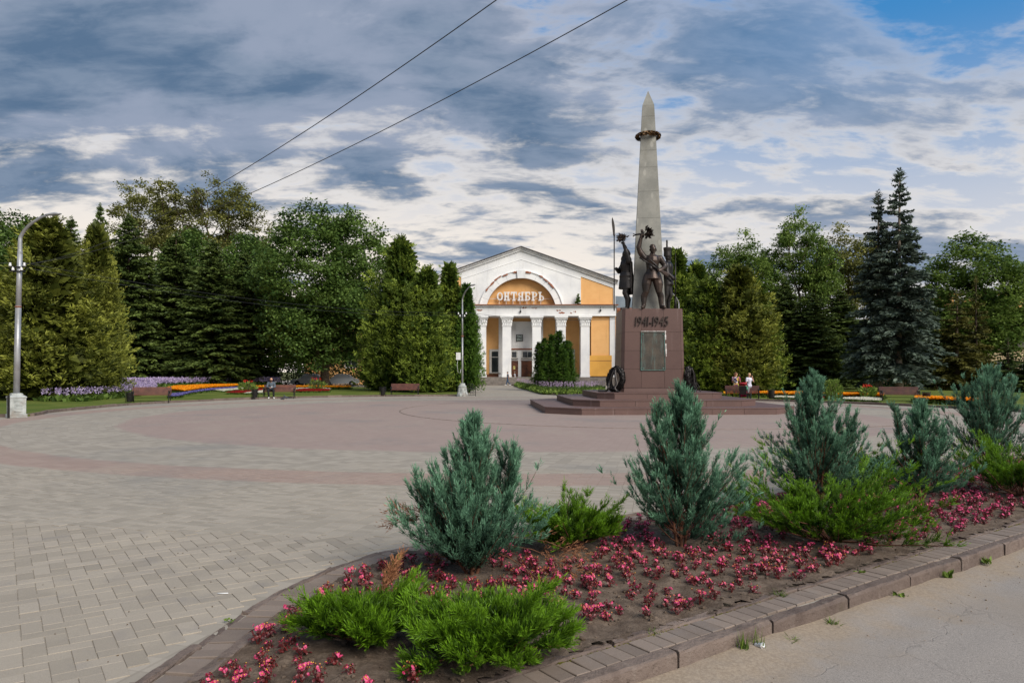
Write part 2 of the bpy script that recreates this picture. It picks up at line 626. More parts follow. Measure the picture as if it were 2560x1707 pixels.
def road_mat():
    q = NT('road_asphalt')
    geo = q.n('ShaderNodeNewGeometry')
    pos = geo.outputs['Position']
    sp = q.n('ShaderNodeSeparateXYZ')
    q.l(pos, sp.inputs[0])
    t = q.math('ADD', q.math('MULTIPLY', q.math('SUBTRACT', sp.outputs[0], P0.x), NN.x), q.math('MULTIPLY', q.math('SUBTRACT', sp.outputs[1], P0.y), NN.y))
    ag = q.noise(130, 4, 0.8, pos)
    c = q.mix(q.ss(ag, 0.3, 0.7), srgb(120, 113, 107), srgb(164, 156, 147))
    sv = q.n('ShaderNodeTexVoronoi')
    q.l(pos, sv.inputs['Vector'])
    sv.inputs['Scale'].default_value = 95
    c = q.mix(q.math('MULTIPLY', q.ss(sv.outputs['Distance'], 0.30, 0.12), 0.55), c, srgb(176, 170, 162))
    dk = q.noise(60, 3, 0.7, pos)
    c = q.mix(q.math('MULTIPLY', q.ss(dk, 0.55, 0.72), 0.6), c, srgb(84, 80, 78))
    c = q.mix(q.math('MULTIPLY', q.ss(q.noise(0.8, 6, 0.6, pos), 0.42, 0.7), 0.5), c, srgb(140, 128, 114))
    # sand washed along the kerb, thinning out into the road
    n = q.noise(2.2, 7, 0.62, pos)
    d = q.math('ADD', q.math('MULTIPLY', t, -1.0), q.math('MULTIPLY', q.math('SUBTRACT', n, 0.5), 1.6))
    sand = q.ss(d, 0.62, -0.05)
    sc = q.mix(q.ss(q.noise(45, 4, 0.7, pos), 0.35, 0.7), srgb(136, 120, 101), srgb(162, 146, 125))
    c = q.mix(q.math('MULTIPLY', sand, 0.85), c, sc)
    # cracks
    vo = q.n('ShaderNodeTexVoronoi', feature='DISTANCE_TO_EDGE')
    wv = q.n('ShaderNodeVectorMath', operation='ADD')
    nz = q.n('ShaderNodeTexNoise')
    q.l(pos, nz.inputs['Vector'])
    nz.inputs['Scale'].default_value = 2.5
    nz.inputs['Detail'].default_value = 5
    vs = q.n('ShaderNodeVectorMath', operation='SCALE')
    q.l(nz.outputs['Color'], vs.inputs[0])
    vs.inputs['Scale'].default_value = 0.5
    q.l(pos, wv.inputs[0])
    q.l(vs.outputs[0], wv.inputs[1])
    q.l(wv.outputs[0], vo.inputs['Vector'])
    vo.inputs['Scale'].default_value = 0.55
    crack = q.math('MULTIPLY', q.ss(vo.outputs['Distance'], 0.005, 0.001), q.math('SUBTRACT', 1.0, sand))
    c = q.mix(q.math('MULTIPLY', crack, 0.22), c, srgb(84, 78, 72))
    q.bump(q.math('SUBTRACT', ag, q.math('MULTIPLY', crack, 0.7)), 0.5, 0.006)
    MATS['road'] = q.done(c, 0.85, 0, 0.25)
road_mat()
def soil_mat():
    q = NT('bed_soil')
    c = q.mix(q.ss(q.noise(7, 6, 0.65), 0.35, 0.68), srgb(92, 79, 68), srgb(124, 109, 95))
    c = q.mix(q.math('MULTIPLY', q.ss(q.noise(40, 4, 0.7), 0.4, 0.7), 0.5), c, srgb(70, 58, 48))
    q.bump(q.noise(55, 5, 0.7), 0.9, 0.015)
    MATS['soil'] = q.done(c, 0.95, 0, 0.1)
soil_mat()
MATS['earth'] = pm('far_earth', srgb(70, 78, 40), srgb(92, 92, 58), 0.08, 0.95, 0, spec=0.1)

def build_ground():
    MB().add([(-900, -200, -0.30), (900, -200, -0.30), (900, 1800, -0.30), (-900, 1800, -0.30)], [(0, 1, 2, 3)]).build('ground', MATS['earth'])['kind'] = 'structure'
    # the paved square: everything on the far side of the road kerb
    pts = [along(-120, 0.05), along(160, 0.05), along(160, 110), along(-120, 170)]
    mb = MB().prism([(p[0], p[1]) for p in pts], -0.29, -0.0065)
    sq = mb.build('paved_square', MATS['plaza'])
    tag(sq, 'round paved square of grey and pink concrete blocks', None, kind='structure')
    pts = [along(-120, -40), along(160, -40), along(160, 0.03), along(-120, 0.03)]
    g = MB()
    # the road: a fine sheet near the kerb, sand heaped against the stones
    rng = np.random.default_rng(3)
    ss_ = np.concatenate([[-120, -40, -12], np.arange(-4, 14.01, 0.12), [20, 40, 160]])
    tt_ = np.concatenate([[-40, -15, -7], np.arange(-4.0, 0.031, 0.10)])
    V = []
    for s_ in ss_:
        for t_ in tt_:
            w = math.sin(s_ * 2.3) * 0.5 + math.sin(s_ * 5.1 + 1.7) * 0.3 + math.sin(s_ * 0.8) * 0.4
            heap = 0.035 * math.exp(-((t_ + 0.02) / (0.20 + 0.06 * w)) ** 2) * (0.8 + 0.4 * w)
            bumpz = 0.006 * math.sin(s_ * 1.1 + t_ * 0.7) + 0.003 * rng.normal()
            V.append(along(s_, t_, ROAD_Z + max(heap, 0) + (bumpz if -4 < s_ < 14 and t_ > -4.1 else 0)))
    nt_ = len(tt_)
    Q = [(i * nt_ + j, (i + 1) * nt_ + j, (i + 1) * nt_ + j + 1, i * nt_ + j + 1) for i in range(len(ss_) - 1) for j in range(nt_ - 1)]
    me = npmesh('road', np.array(V), np.array(Q), smooth=True)
    tag(obj('road', me, MATS['road']), 'sandy cracked asphalt road beside the flower bed kerb', None, kind='structure')
build_ground()

# ------------------------------------------------------------------ paving blocks near the camera
def circle_inside(x, y):
    return (x - PC[0]) ** 2 + (y - PC[1]) ** 2 < PR * PR
LEFT = [(-2.75, 1.6), (-2.45, 2.6), (-2.10, 4.04), (-2.0, 4.976), (-1.822, 5.826), (-1.479, 6.674), (-1.10, 7.16), (-0.45, 7.66), (1.25, 8.62), (3.7, 10.3), (8.62, 13.7), (16.0, 18.8)]
def smooth_line(pts, n=6):
    out = []
    P = [Vector((p[0], p[1], 0)) for p in pts]
    for i in range(len(P) - 1):
        a, b, c, d = P[max(i - 1, 0)], P[i], P[i + 1], P[min(i + 2, len(P) - 1)]
        for k in range(n):
            t = k / n
            out.append(0.5 * ((2 * b) + (c - a) * t + (2 * a - 5 * b + 4 * c - d) * t * t + (3 * b - a - 3 * c + d) * t ** 3))
    out.append(P[-1])
    return out
def resample(line, step):
    out, acc = [], 0.0
    L = [0.0]
    for a, b in zip(line, line[1:]):
        L.append(L[-1] + (b - a).length)
    n = max(1, int(round(L[-1] / step)))
    k = 0
    for i in range(n + 1):
        s_ = L[-1] * i / n
        while k < len(L) - 2 and L[k + 1] < s_:
            k += 1
        t = (s_ - L[k]) / max(L[k + 1] - L[k], 1e-9)
        out.append(line[k].lerp(line[k + 1], t))
    return out
def offset(line, d):
    out = []
    for i, p in enumerate(line):
        t = (line[min(i + 1, len(line) - 1)] - line[max(i - 1, 0)]).normalized()
        out.append(p + Vector((t.y, -t.x, 0)) * d)      # to the right of the walking direction: into the bed
    return out
LLINE = smooth_line(LEFT)
def left_of_bed(x, y, margin=0.0):
    """True outside the bed's plaza-side edge"""
    best, side = 1e9, 0
    p = Vector((x, y, 0))
    for a, b in zip(LLINE, LLINE[1:]):
        d = b - a
        t = max(0, min(1, (p - a).dot(d) / d.length_squared))
        q = a + d * t
        e = (p - q).length
        if e < best:
            best = e
            side = d.x * (y - a.y) - d.y * (x - a.x)
    return side > 0 and best > margin

def build_pavers():
    root = tag(bpy.data.objects.new('paving', None), 'worn warm grey paving blocks laid in a herringbone in the corner of the square', None, kind='structure')
    COL.objects.link(root)
    rng = random.Random(5)
    b = 0.125
    cells = []
    ox, oy = P0.x, P0.y
    for i in range(-80, 45):
        for j in range(-10, 85):
            mth = (i - j) % 4
            if mth not in (0, 3):
                continue
            w, h = (2, 1) if mth == 0 else (1, 2)
            cx, cy = (i + w / 2) * b, (j + h / 2) * b
            x, y = P0.x + U.x * cx + NN.x * cy, P0.y + U.y * cx + NN.y * cy
            if y < 3.6 or x / y < -0.80 or circle_inside(x, y) or not left_of_bed(x, y, 0.10):
                continue
            if x > 1:
                continue
            cells.append((y, x, y, w * b, h * b))
    cells.sort()
    # two block shapes with shared meshes for the nearest, one joined part for the rest
    def meshes(w, h):
        out = []
        for k in range(3):
            mb = MB()
            g = 0.0012 + 0.0009 * k
            mb.cbox(-w / 2 + g, w / 2 - g, -h / 2 + g, h / 2 - g, -0.06, 0.0, 0.002)
            out.append(mb.mesh('paver'))
            out[-1].materials.append(MATS['paver'])
        return out
    prot = {True: meshes(2 * b, b), False: meshes(b, 2 * b)}
    rz = math.atan2(U.y, U.x)
    rest = MB()
    for n, (_, x, y, w, h) in enumerate(cells):
        z = rng.gauss(0, 0.0009)
        tx, ty = rng.gauss(0, 0.0035), rng.gauss(0, 0.0035)
        if n < 300:
            me = prot[w > h][rng.randrange(3)]
            o = bpy.data.objects.new('paver', me)
            COL.objects.link(o)
            o.parent = root
            o.location = (x, y, z)
            o.rotation_euler = (tx, ty, rz + rng.gauss(0, 0.008))
        else:
            M = Matrix.Translation((x, y, z)) @ Matrix.Rotation(rz + rng.gauss(0, 0.008), 4, 'Z') @ Matrix.Rotation(tx, 4, 'X')
            g = rng.choice((0.0012, 0.0021, 0.003))
            rest.cbox(-w / 2 + g, w / 2 - g, -h / 2 + g, h / 2 - g, -0.06, 0.0, 0.002, M)
    o = rest.build('pavers', MATS['paver'], root)
    o['kind'] = 'stuff'
    # ring courses inside the circle
    ring = MB()
    rows = []
    rad = 0.2
    r = 16.0
    while r < 32:
        nn = int(2 * math.pi * r / 0.2 / 8) * 8
        nn = 760
        for k in range(nn):
            th = -math.pi + 2 * math.pi * k / nn
            x, y = MC[0] + (r + 0.05) * math.cos(th), MC[1] + (r + 0.05) * math.sin(th)
            if y < 3 or y > 13.0 or not circle_inside(x, y) or x / y < -0.78 or x / y > 0.40:
                continue
            if not left_of_bed(x, y, 0.10):
                continue
            w = 2 * math.pi * r / nn
            M = Matrix.Translation((x, y, rng.gauss(0, 0.0012))) @ Matrix.Rotation(th, 4, 'Z') @ Matrix.Rotation(rng.gauss(0, 0.005), 4, 'X')
            g = rng.choice((0.001, 0.0015, 0.0024))
            ring.cbox(-0.05 + g, 0.05 - g, -w / 2 + g, w / 2 - g, -0.05, -0.0005, 0.002, M)
        r += 0.1
    o = ring.build('ring_pavers', MATS['ring_paver'], root)
    o['kind'] = 'stuff'
def ring_paver_mat():
    q = NT('ring_paver')
    geo = q.n('ShaderNodeNewGeometry')
    pos = geo.outputs['Position']
    sp = q.n('ShaderNodeSeparateXYZ')
    q.l(pos, sp.inputs[0])
    dx = q.math('SUBTRACT', sp.outputs[0], PC[0])
    dy = q.math('SUBTRACT', sp.outputs[1], PC[1])
    r2 = q.math('SQRT', q.math('ADD', q.math('MULTIPLY', dx, dx), q.math('MULTIPLY', dy, dy)))
    k = geo.outputs['Random Per Island']
    c = q.mix(k, srgb(147, 139, 126), srgb(167, 158, 144))
    inner = q.ss(r2, 14.6, 14.2)
    band = q.math('MULTIPLY', q.ss(r2, 17.6, 17.8), q.ss(r2, 19.1, 18.9))
    c = q.mix(q.math('MULTIPLY', inner, 0.68), c, srgb(154, 130, 123))
    c = q.mix(q.math('MULTIPLY', band, 0.55), c, srgb(154, 122, 112))
    st = q.noise(0.22, 6, 0.62, pos)
    c = q.mix(q.math('MULTIPLY', q.ss(st, 0.5, 0.72), 0.6), c, srgb(120, 120, 118))
    st2 = q.noise(0.6, 5, 0.6, q.mapping(pos, (1, 0.45, 1)))
    c = q.mix(q.math('MULTIPLY', q.ss(st2, 0.5, 0.7), 0.3), c, srgb(166, 155, 139))
    grit = q.noise(150, 3, 0.75, pos)
    c = q.mix(q.math('MULTIPLY', q.ss(grit, 0.35, 0.75), 0.5), c, srgb(116, 106, 94))
    q.bump(grit, 0.4, 0.004)
    MATS['ring_paver'] = q.done(c, 0.82, 0, 0.3)
ring_paver_mat()
build_pavers()

# ------------------------------------------------------------------ kerbs and edging of the flower bed
def stone_mesh(L, w, h, c, seed, name='kerb_stone'):
    """a worn cast stone: rounded arrises, chipped ends"""
    rng = random.Random(seed)
    nx = 9
    prof = [(0, -h), (0, -c * 1.2), (c * 0.35, -c * 0.35), (c * 1.2, 0), (w - c * 1.2, 0), (w - c * 0.35, -c * 0.35), (w, -c * 1.2), (w, -h)]
    vs, fs = [], []
    m = len(prof)
    for i in range(nx + 1):
        x = L * i / nx
        end = 0.004 if i in (0, nx) else 0.0
        for k, (y, z) in enumerate(prof):
            j = 0.0055
            inset = end * (1 if 0 < k < m - 1 else 0)
            vs.append((x + (inset if i == 0 else -inset if i == nx else 0) + (rng.uniform(-j, j) if 0 < i < nx else rng.uniform(-0.003, 0.003)),
                       y + rng.uniform(-j, j), z + (rng.uniform(-j, j) if k not in (0, m - 1) else 0)))
    for i in range(nx):
        for k in range(m - 1):
            a = i * m + k
            fs.append((a, a + 1, a + m + 1, a + m))
    fs.append(tuple(range(m - 1, -1, -1)))
    fs.append(tuple(range(nx * m, nx * m + m)))
    me = bpy.data.meshes.new(name)
    me.from_pydata(vs, [], fs)
    me.update()
    me.materials.append(MATS['kerb'])
    bm = bmesh.new()
    bm.from_mesh(me)
    bmesh.ops.recalc_face_normals(bm, faces=bm.faces)
    bm.to_mesh(me)
    bm.free()
    return me
def build_edging():
    rng = random.Random(8)
    rz = math.atan2(U.y, U.x)
    root = tag(bpy.data.objects.new('road_kerb', None), 'weathered grey kerb between the road and the flower bed', None, kind='structure')
    COL.objects.link(root)
    root.location = along(0, 0)
    ms = [stone_mesh(0.952, 0.105, 0.33, 0.016, k) for k in range(5)]
    for k in range(-4, 17):
        o = bpy.data.objects.new('kerb_stone', rng.choice(ms))
        COL.objects.link(o)
        o.parent = root
        p = Vector(along(k * 0.97 + 0.45, 0.0)) - root.location
        o.location = (p.x, p.y, rng.uniform(0.000, 0.010))
        o.rotation_euler = (rng.gauss(0, 0.02), rng.gauss(0, 0.005), rz + rng.gauss(0, 0.005))
    er = tag(bpy.data.objects.new('edging_path', None), 'narrow row of paving blocks edging the flower bed along the road', None, kind='structure')
    COL.objects.link(er)
    er.location = along(0, 0)
    pm_ = []
    for k in range(3):
        g = 0.003 + 0.0012 * k
        me = MB().cbox(-0.06 + g, 0.06 - g, -0.097, 0.097, -0.06, 0.0, 0.004).mesh('edging_paver')
        me.materials.append(MATS['edge_paver'])
        pm_.append(me)
    for k in range(-30, 130):
        s_ = k * 0.12
        p = Vector(along(s_, 0.205)) - er.location
        o = bpy.data.objects.new('edging_paver', rng.choice(pm_))
        COL.objects.link(o)
        o.parent = er
        o.location = (p.x, p.y, 0.007 + rng.gauss(0, 0.0018))
        o.rotation_euler = (rng.gauss(0, 0.012), rng.gauss(0, 0.012), rz + rng.gauss(0, 0.012))
    ir = tag(bpy.data.objects.new('bed_kerb', None), 'low narrow kerb holding the flower bed soil on the road side', None, kind='structure')
    COL.objects.link(ir)
    ir.location = along(0, 0)
    ms2 = [stone_mesh(0.985, 0.075, 0.16, 0.008, 20 + k) for k in range(5)]
    for k in range(-4, 16):
        o = bpy.data.objects.new('kerb_stone', rng.choice(ms2))
        COL.objects.link(o)
        o.parent = ir
        p = Vector(along(k * 1.0 + 0.2, 0.312)) - ir.location
        o.location = (p.x, p.y, 0.018 + rng.uniform(-0.006, 0.006))
        o.rotation_euler = (rng.gauss(0, 0.03), rng.gauss(0, 0.006), rz + rng.gauss(0, 0.006))
    # moss and grit in the joint
    mo = MB()
    for k in range(900):
        s_ = rng.uniform(-3, 14)
        if math.sin(s_ * 1.7) + math.sin(s_ * 4.1 + 1) < -0.6:
            continue
        p = along(s_, 0.306 + rng.gauss(0, 0.007), 0.0)
        mo.ball((p[0], p[1], -0.002), (rng.uniform(0.008, 0.022), rng.uniform(0.006, 0.012), rng.uniform(0.005, 0.012)), 6, 4, Matrix.Rotation(rng.uniform(0, 3), 3, 'Z'))
    o = mo.build('moss', pm('moss', srgb(74, 72, 26), srgb(106, 100, 44), 30, 0.95, 0.6, 90, spec=0.1), None, True)
    tag(o, 'green moss growing in the joint along the flower bed kerb', 'moss', kind='stuff')
    # the plaza side: thin outer kerb, a row of blocks, inner kerb
    pr = tag(bpy.data.objects.new('bed_border', None), 'curved border of the flower bed on the square, worn stones and blocks', None, kind='structure')
    COL.objects.link(pr)
    def run(off_, step, w, h, c, zt, nm, seed, jit):
        line = resample(offset(LLINE, off_), step)
        for i in range(len(line) - 1):
            a, b2 = line[i], line[i + 1]
            if a.y > 17:
                break
            L = (b2 - a).length
            me = stone_mesh(L - 0.006, w, h, c, seed + i, nm)
            o = obj(nm, me, None, pr)
            o.location = (a.x, a.y, zt + rng.gauss(0, jit))
            d = b2 - a
            # the stone's width runs into the bed
            o.rotation_euler = (rng.gauss(0, 0.03), rng.gauss(0, 0.008), math.atan2(d.y, d.x) + rng.gauss(0, 0.012))
    run(0.07, 0.62, 0.065, 0.14, 0.010, 0.012, 'kerb_stone', 100, 0.010)
    run(0.365, 0.86, 0.085, 0.16, 0.010, 0.020, 'kerb_stone', 200, 0.006)
    line = resample(offset(LLINE, 0.175), 0.122)
    for i in range(len(line) - 1):
        a, b2 = line[i], line[i + 1]
        if a.y > 14:
            break
        d = (b2 - a)
        L = d.length
        k = 0.0025 + 0.002 * rng.random()
        me = MB().cbox(-L / 2 + k, L / 2 - k, -0.097, 0.097, -0.06, 0.0, 0.004).mesh('edging_paver')
        me.materials.append(MATS['edge_paver'])
        o = obj('edging_paver', me, None, pr)
        mid = (a + b2) / 2
        o.location = (mid.x, mid.y, 0.011 + rng.gauss(0, 0.003))
        o.rotation_euler = (rng.gauss(0, 0.015), rng.gauss(0, 0.015), math.atan2(d.y, d.x) + 0.10 + rng.gauss(0, 0.03))
build_edging()

# ------------------------------------------------------------------ soil
INNER = offset(LLINE, 0.33)
def in_bed(x, y, m=0.0):
    t = (x - P0.x) * NN.x + (y - P0.y) * NN.y
    if t < 0.37 + m:
        return False
    if left_of_bed(x, y):
        return False
    best = 1e9
    p = Vector((x, y, 0))
    for a, b in zip(LLINE, LLINE[1:]):
        d = b - a
        q = a + d * max(0, min(1, (p - a).dot(d) / d.length_squared))
        best = min(best, (p - q).length)
    return best > 0.36 + m
def soil_h(x, y):
    return (0.028 + 0.012 * math.sin(x * 3.1 + 1.3) * math.sin(y * 2.7) + 0.010 * math.sin(x * 7.3 + y * 5.1) + 0.006 * math.sin(x * 17 - y * 13) + 0.005 * math.sin(x * 31 + y * 23 + 1))
def build_soil():
    rng = random.Random(4)
    step = 0.05
    idx, V, Q = {}, [], []
    def vid(i, j):
        if (i, j) not in idx:
            x, y = -3 + i * step, 2.4 + j * step
            idx[(i, j)] = len(V)
            V.append((x, y, soil_h(x, y) + rng.gauss(0, 0.005)))
        return idx[(i, j)]
    for i in range(0, 330):
        x = -3 + i * step
        for j in range(0, 300):
            y = 2.4 + j * step
            t = (x - P0.x) * NN.x + (y - P0.y) * NN.y
            if t < 0.34 or t > 3.2 or y / max(x, 0.01) < 0.9 or y > 16:
                continue
            if in_bed(x + step / 2, y + step / 2, -0.035):
                Q.append((vid(i, j), vid(i + 1, j), vid(i + 1, j + 1), vid(i, j + 1)))
    me = npmesh('soil', np.array(V), np.array(Q), smooth=True)
    tag(obj('flower_bed_soil', me, MATS['soil']), 'bare crumbly brown earth of the flower bed', 'soil', kind='structure')
    cl = MB()
    n = 0
    while n < 1900:
        s_, t_ = rng.uniform(-2.8, 12), rng.uniform(0.38, 2.95)
        if rng.random() > math.exp(-max(s_, 0) * 0.12):
            continue
        x, y, _ = along(s_, t_)
        if y < 3.4 or not in_bed(x, y, 0.02):
            continue
        r = rng.choice((0.006, 0.008, 0.010, 0.014, 0.02))
        cl.ball((x, y, soil_h(x, y) + r * 0.2), (r * rng.uniform(.8, 1.4), r * rng.uniform(.7, 1.1), r * rng.uniform(.5, .9)), 5, 3,
                Matrix.Rotation(rng.uniform(0, 6), 3, 'Z') @ Matrix.Rotation(rng.uniform(-.5, .5), 3, 'X'))
        n += 1
    o = cl.build('soil_clods', MATS['soil'])
    tag(o, 'small clods of dry earth scattered over the flower bed', 'clods', kind='stuff')
build_soil()

# ------------------------------------------------------------------ lawns round the square
LAWN_Z = 0.075
LEFT_EDGE = [(-60, 26.2), (-30, 26.6), (-19.6, 27.6), (-19.7, 30.5), (-19.9, 34.5), (-19.9, 37.5), (-19.2, 39.8), (-17.9, 42.6), (-16.4, 45.2), (-13.9, 47.6), (-10.5, 49.6), (-6.4, 50.7), (-3.9, 51.0)]
RIGHT_EDGE = [(9.0, 48.5), (12, 45.6), (14.9, 42.9), (17.6, 40.0), (19.5, 37.4), (20.9, 34.4), (21.9, 31.4), (22.4, 28.2), (26, 26.5), (60, 25)]
def lawn(name, edge, back, label):
    line = smooth_line(edge, 4)
    root = tag(bpy.data.objects.new(name, None), label, None, kind='structure')
    COL.objects.link(root)
    pts = [(p.x, p.y) for p in line]
    MB().prism(pts + back, -0.2, LAWN_Z).build('turf', MATS['lawn'], root)
    rng = random.Random(len(edge))
    kl = resample(offset(line, 0.13), 1.0)
    for i in range(len(kl) - 1):
        a, b2 = kl[i], kl[i + 1]
        if abs(a.x) > 30:
            continue
        d = b2 - a
        o = obj('kerb_stone', stone_mesh(d.length - 0.01, 0.12, 0.3, 0.015, 400 + i), None, root)
        o.location = (a.x, a.y, 0.115 + rng.gauss(0, 0.01))
        o.rotation_euler = (rng.gauss(0, 0.02), rng.gauss(0, 0.004), math.atan2(d.y, d.x) + rng.gauss(0, 0.006))
    return root
lawn('lawn', LEFT_EDGE, [(-4.3, 60.0), (-7.2, 71.0), (-14, 76), (-30, 84), (-60, 110), (-160, 110), (-160, 26)], 'mown lawn with flower beds along the curved edge of the square behind the benches')
lawn('lawn', RIGHT_EDGE, [(160, 25), (160, 130), (40, 130), (16, 78), (9.5, 64)], 'mown lawn beyond the monument under the blue spruces')

def ring_kerb():
    """flush stone ring round the monument, a little proud of the blocks"""
    root = tag(bpy.data.objects.new('ring_kerb', None), 'narrow stone ring set in the paving round the monument', None, kind='structure')
    COL.objects.link(root)
    root.location = (RING[0], RING[1], 0)
    n = 74
    L = 2 * math.pi * RING[2] / n
    ms = [stone_mesh(L - 0.006, 0.07, 0.10, 0.004, 900 + k) for k in range(4)]
    for me in ms:
        me.materials[0] = MATS['edge_paver']
    for k in range(n):
        t = 2 * math.pi * k / n
        o = bpy.data.objects.new('kerb_stone', ms[k % 4])
        COL.objects.link(o)
        o.parent = root
        o.location = (RING[2] * math.cos(t), RING[2] * math.sin(t), 0.001)
        o.rotation_euler = (0, 0, t + math.pi / 2 + L / RING[2] / 2)
ring_kerb()
# ================================================================== the monument
def granite(name, a, b, c, rough=0.42, stain=0.6):
    q = NT(name)
    geo = q.n('ShaderNodeNewGeometry')
    pos = geo.outputs['Position']
    oi = q.n('ShaderNodeObjectInfo')
    sp = q.noise(90, 4, 0.85, pos)
    col = q.mix(q.ss(sp, 0.3, 0.7), a, b)
    col = q.mix(q.math('MULTIPLY', oi.outputs['Random'], 0.25), col, c)
    run = q.noise(1.6, 5, 0.6, q.mapping(pos, (2.2, 2.2, 0.12)))
    col = q.mix(q.math('MULTIPLY', q.ss(run, 0.58, 0.75), stain * 0.35), col, srgb(168, 152, 146))
    big = q.noise(0.9, 5, 0.6, pos)
    col = q.mix(q.math('MULTIPLY', q.ss(big, 0.45, 0.7), 0.3), col, c)
    q.bump(q.noise(30, 4, 0.6, pos), 0.06, 0.004)
    return q.done(col, rough, 0, 0.45)
MATS['granite'] = granite('red_granite', srgb(78, 58, 53), srgb(106, 82, 74), srgb(70, 50, 47))
MATS['granite_step'] = granite('red_granite_step', srgb(84, 62, 57), srgb(114, 89, 81), srgb(74, 53, 49), 0.5, 0.9)
MATS['lime'] = pm('lime_mortar', srgb(176, 166, 160), srgb(128, 112, 106), 8, 0.9, 0.4, 50)
def grey_stone():
    q = NT('grey_obelisk_stone')
    geo = q.n('ShaderNodeNewGeometry')
    pos = geo.outputs['Position']
    col = q.mix(q.ss(q.noise(1.2, 6, 0.6, pos), 0.35, 0.7), srgb(126, 126, 120), srgb(148, 147, 139))
    wet = q.noise(0.8, 6, 0.65, q.mapping(pos, (1.6, 1.6, 0.5)))
    col = q.mix(q.math('MULTIPLY', q.ss(wet, 0.52, 0.66), 0.7), col, srgb(120, 118, 108))
    bl = q.n('ShaderNodeTexVoronoi')
    q.l(q.mapping(pos, (3.0, 3.0, 1.3)), bl.inputs['Vector'])
    bl.inputs['Scale'].default_value = 1.0
    col = q.mix(q.math('MULTIPLY', q.ss(bl.outputs['Distance'], 0.28, 0.16), 0.35), col, srgb(186, 184, 174))
    q.bump(q.noise(25, 4, 0.6, pos), 0.12, 0.004)
    return q.done(col, 0.75, 0, 0.3)
MATS['obelisk'] = grey_stone()
def bronze_mat(name, a, b, rough=0.42, edge=None):
    q = NT(name)
    geo = q.n('ShaderNodeNewGeometry')
    pos = geo.outputs['Position']
    c = q.mix(q.ss(q.noise(2.5, 6, 0.6, pos), 0.38, 0.68), a, b)
    if edge:
        pt = q.ss(geo.outputs['Pointiness'], 0.50, 0.56)
        c = q.mix(q.math('MULTIPLY', pt, 0.6), c, edge)
    q.bump(q.noise(18, 5, 0.6, pos), 0.25, 0.01)
    return q.done(c, rough, 0.55, 0.5)
MATS['bronze'] = bronze_mat('dark_bronze', srgb(46, 41, 39), srgb(74, 60, 52), 0.42, srgb(92, 79, 70))
MATS['bronze_dark'] = bronze_mat('black_bronze', srgb(38, 36, 36), srgb(52, 48, 46), 0.45, srgb(66, 61, 58))

MATS['numeral'] = bronze_mat('numeral_bronze', srgb(54, 46, 42), srgb(70, 60, 54), 0.5)

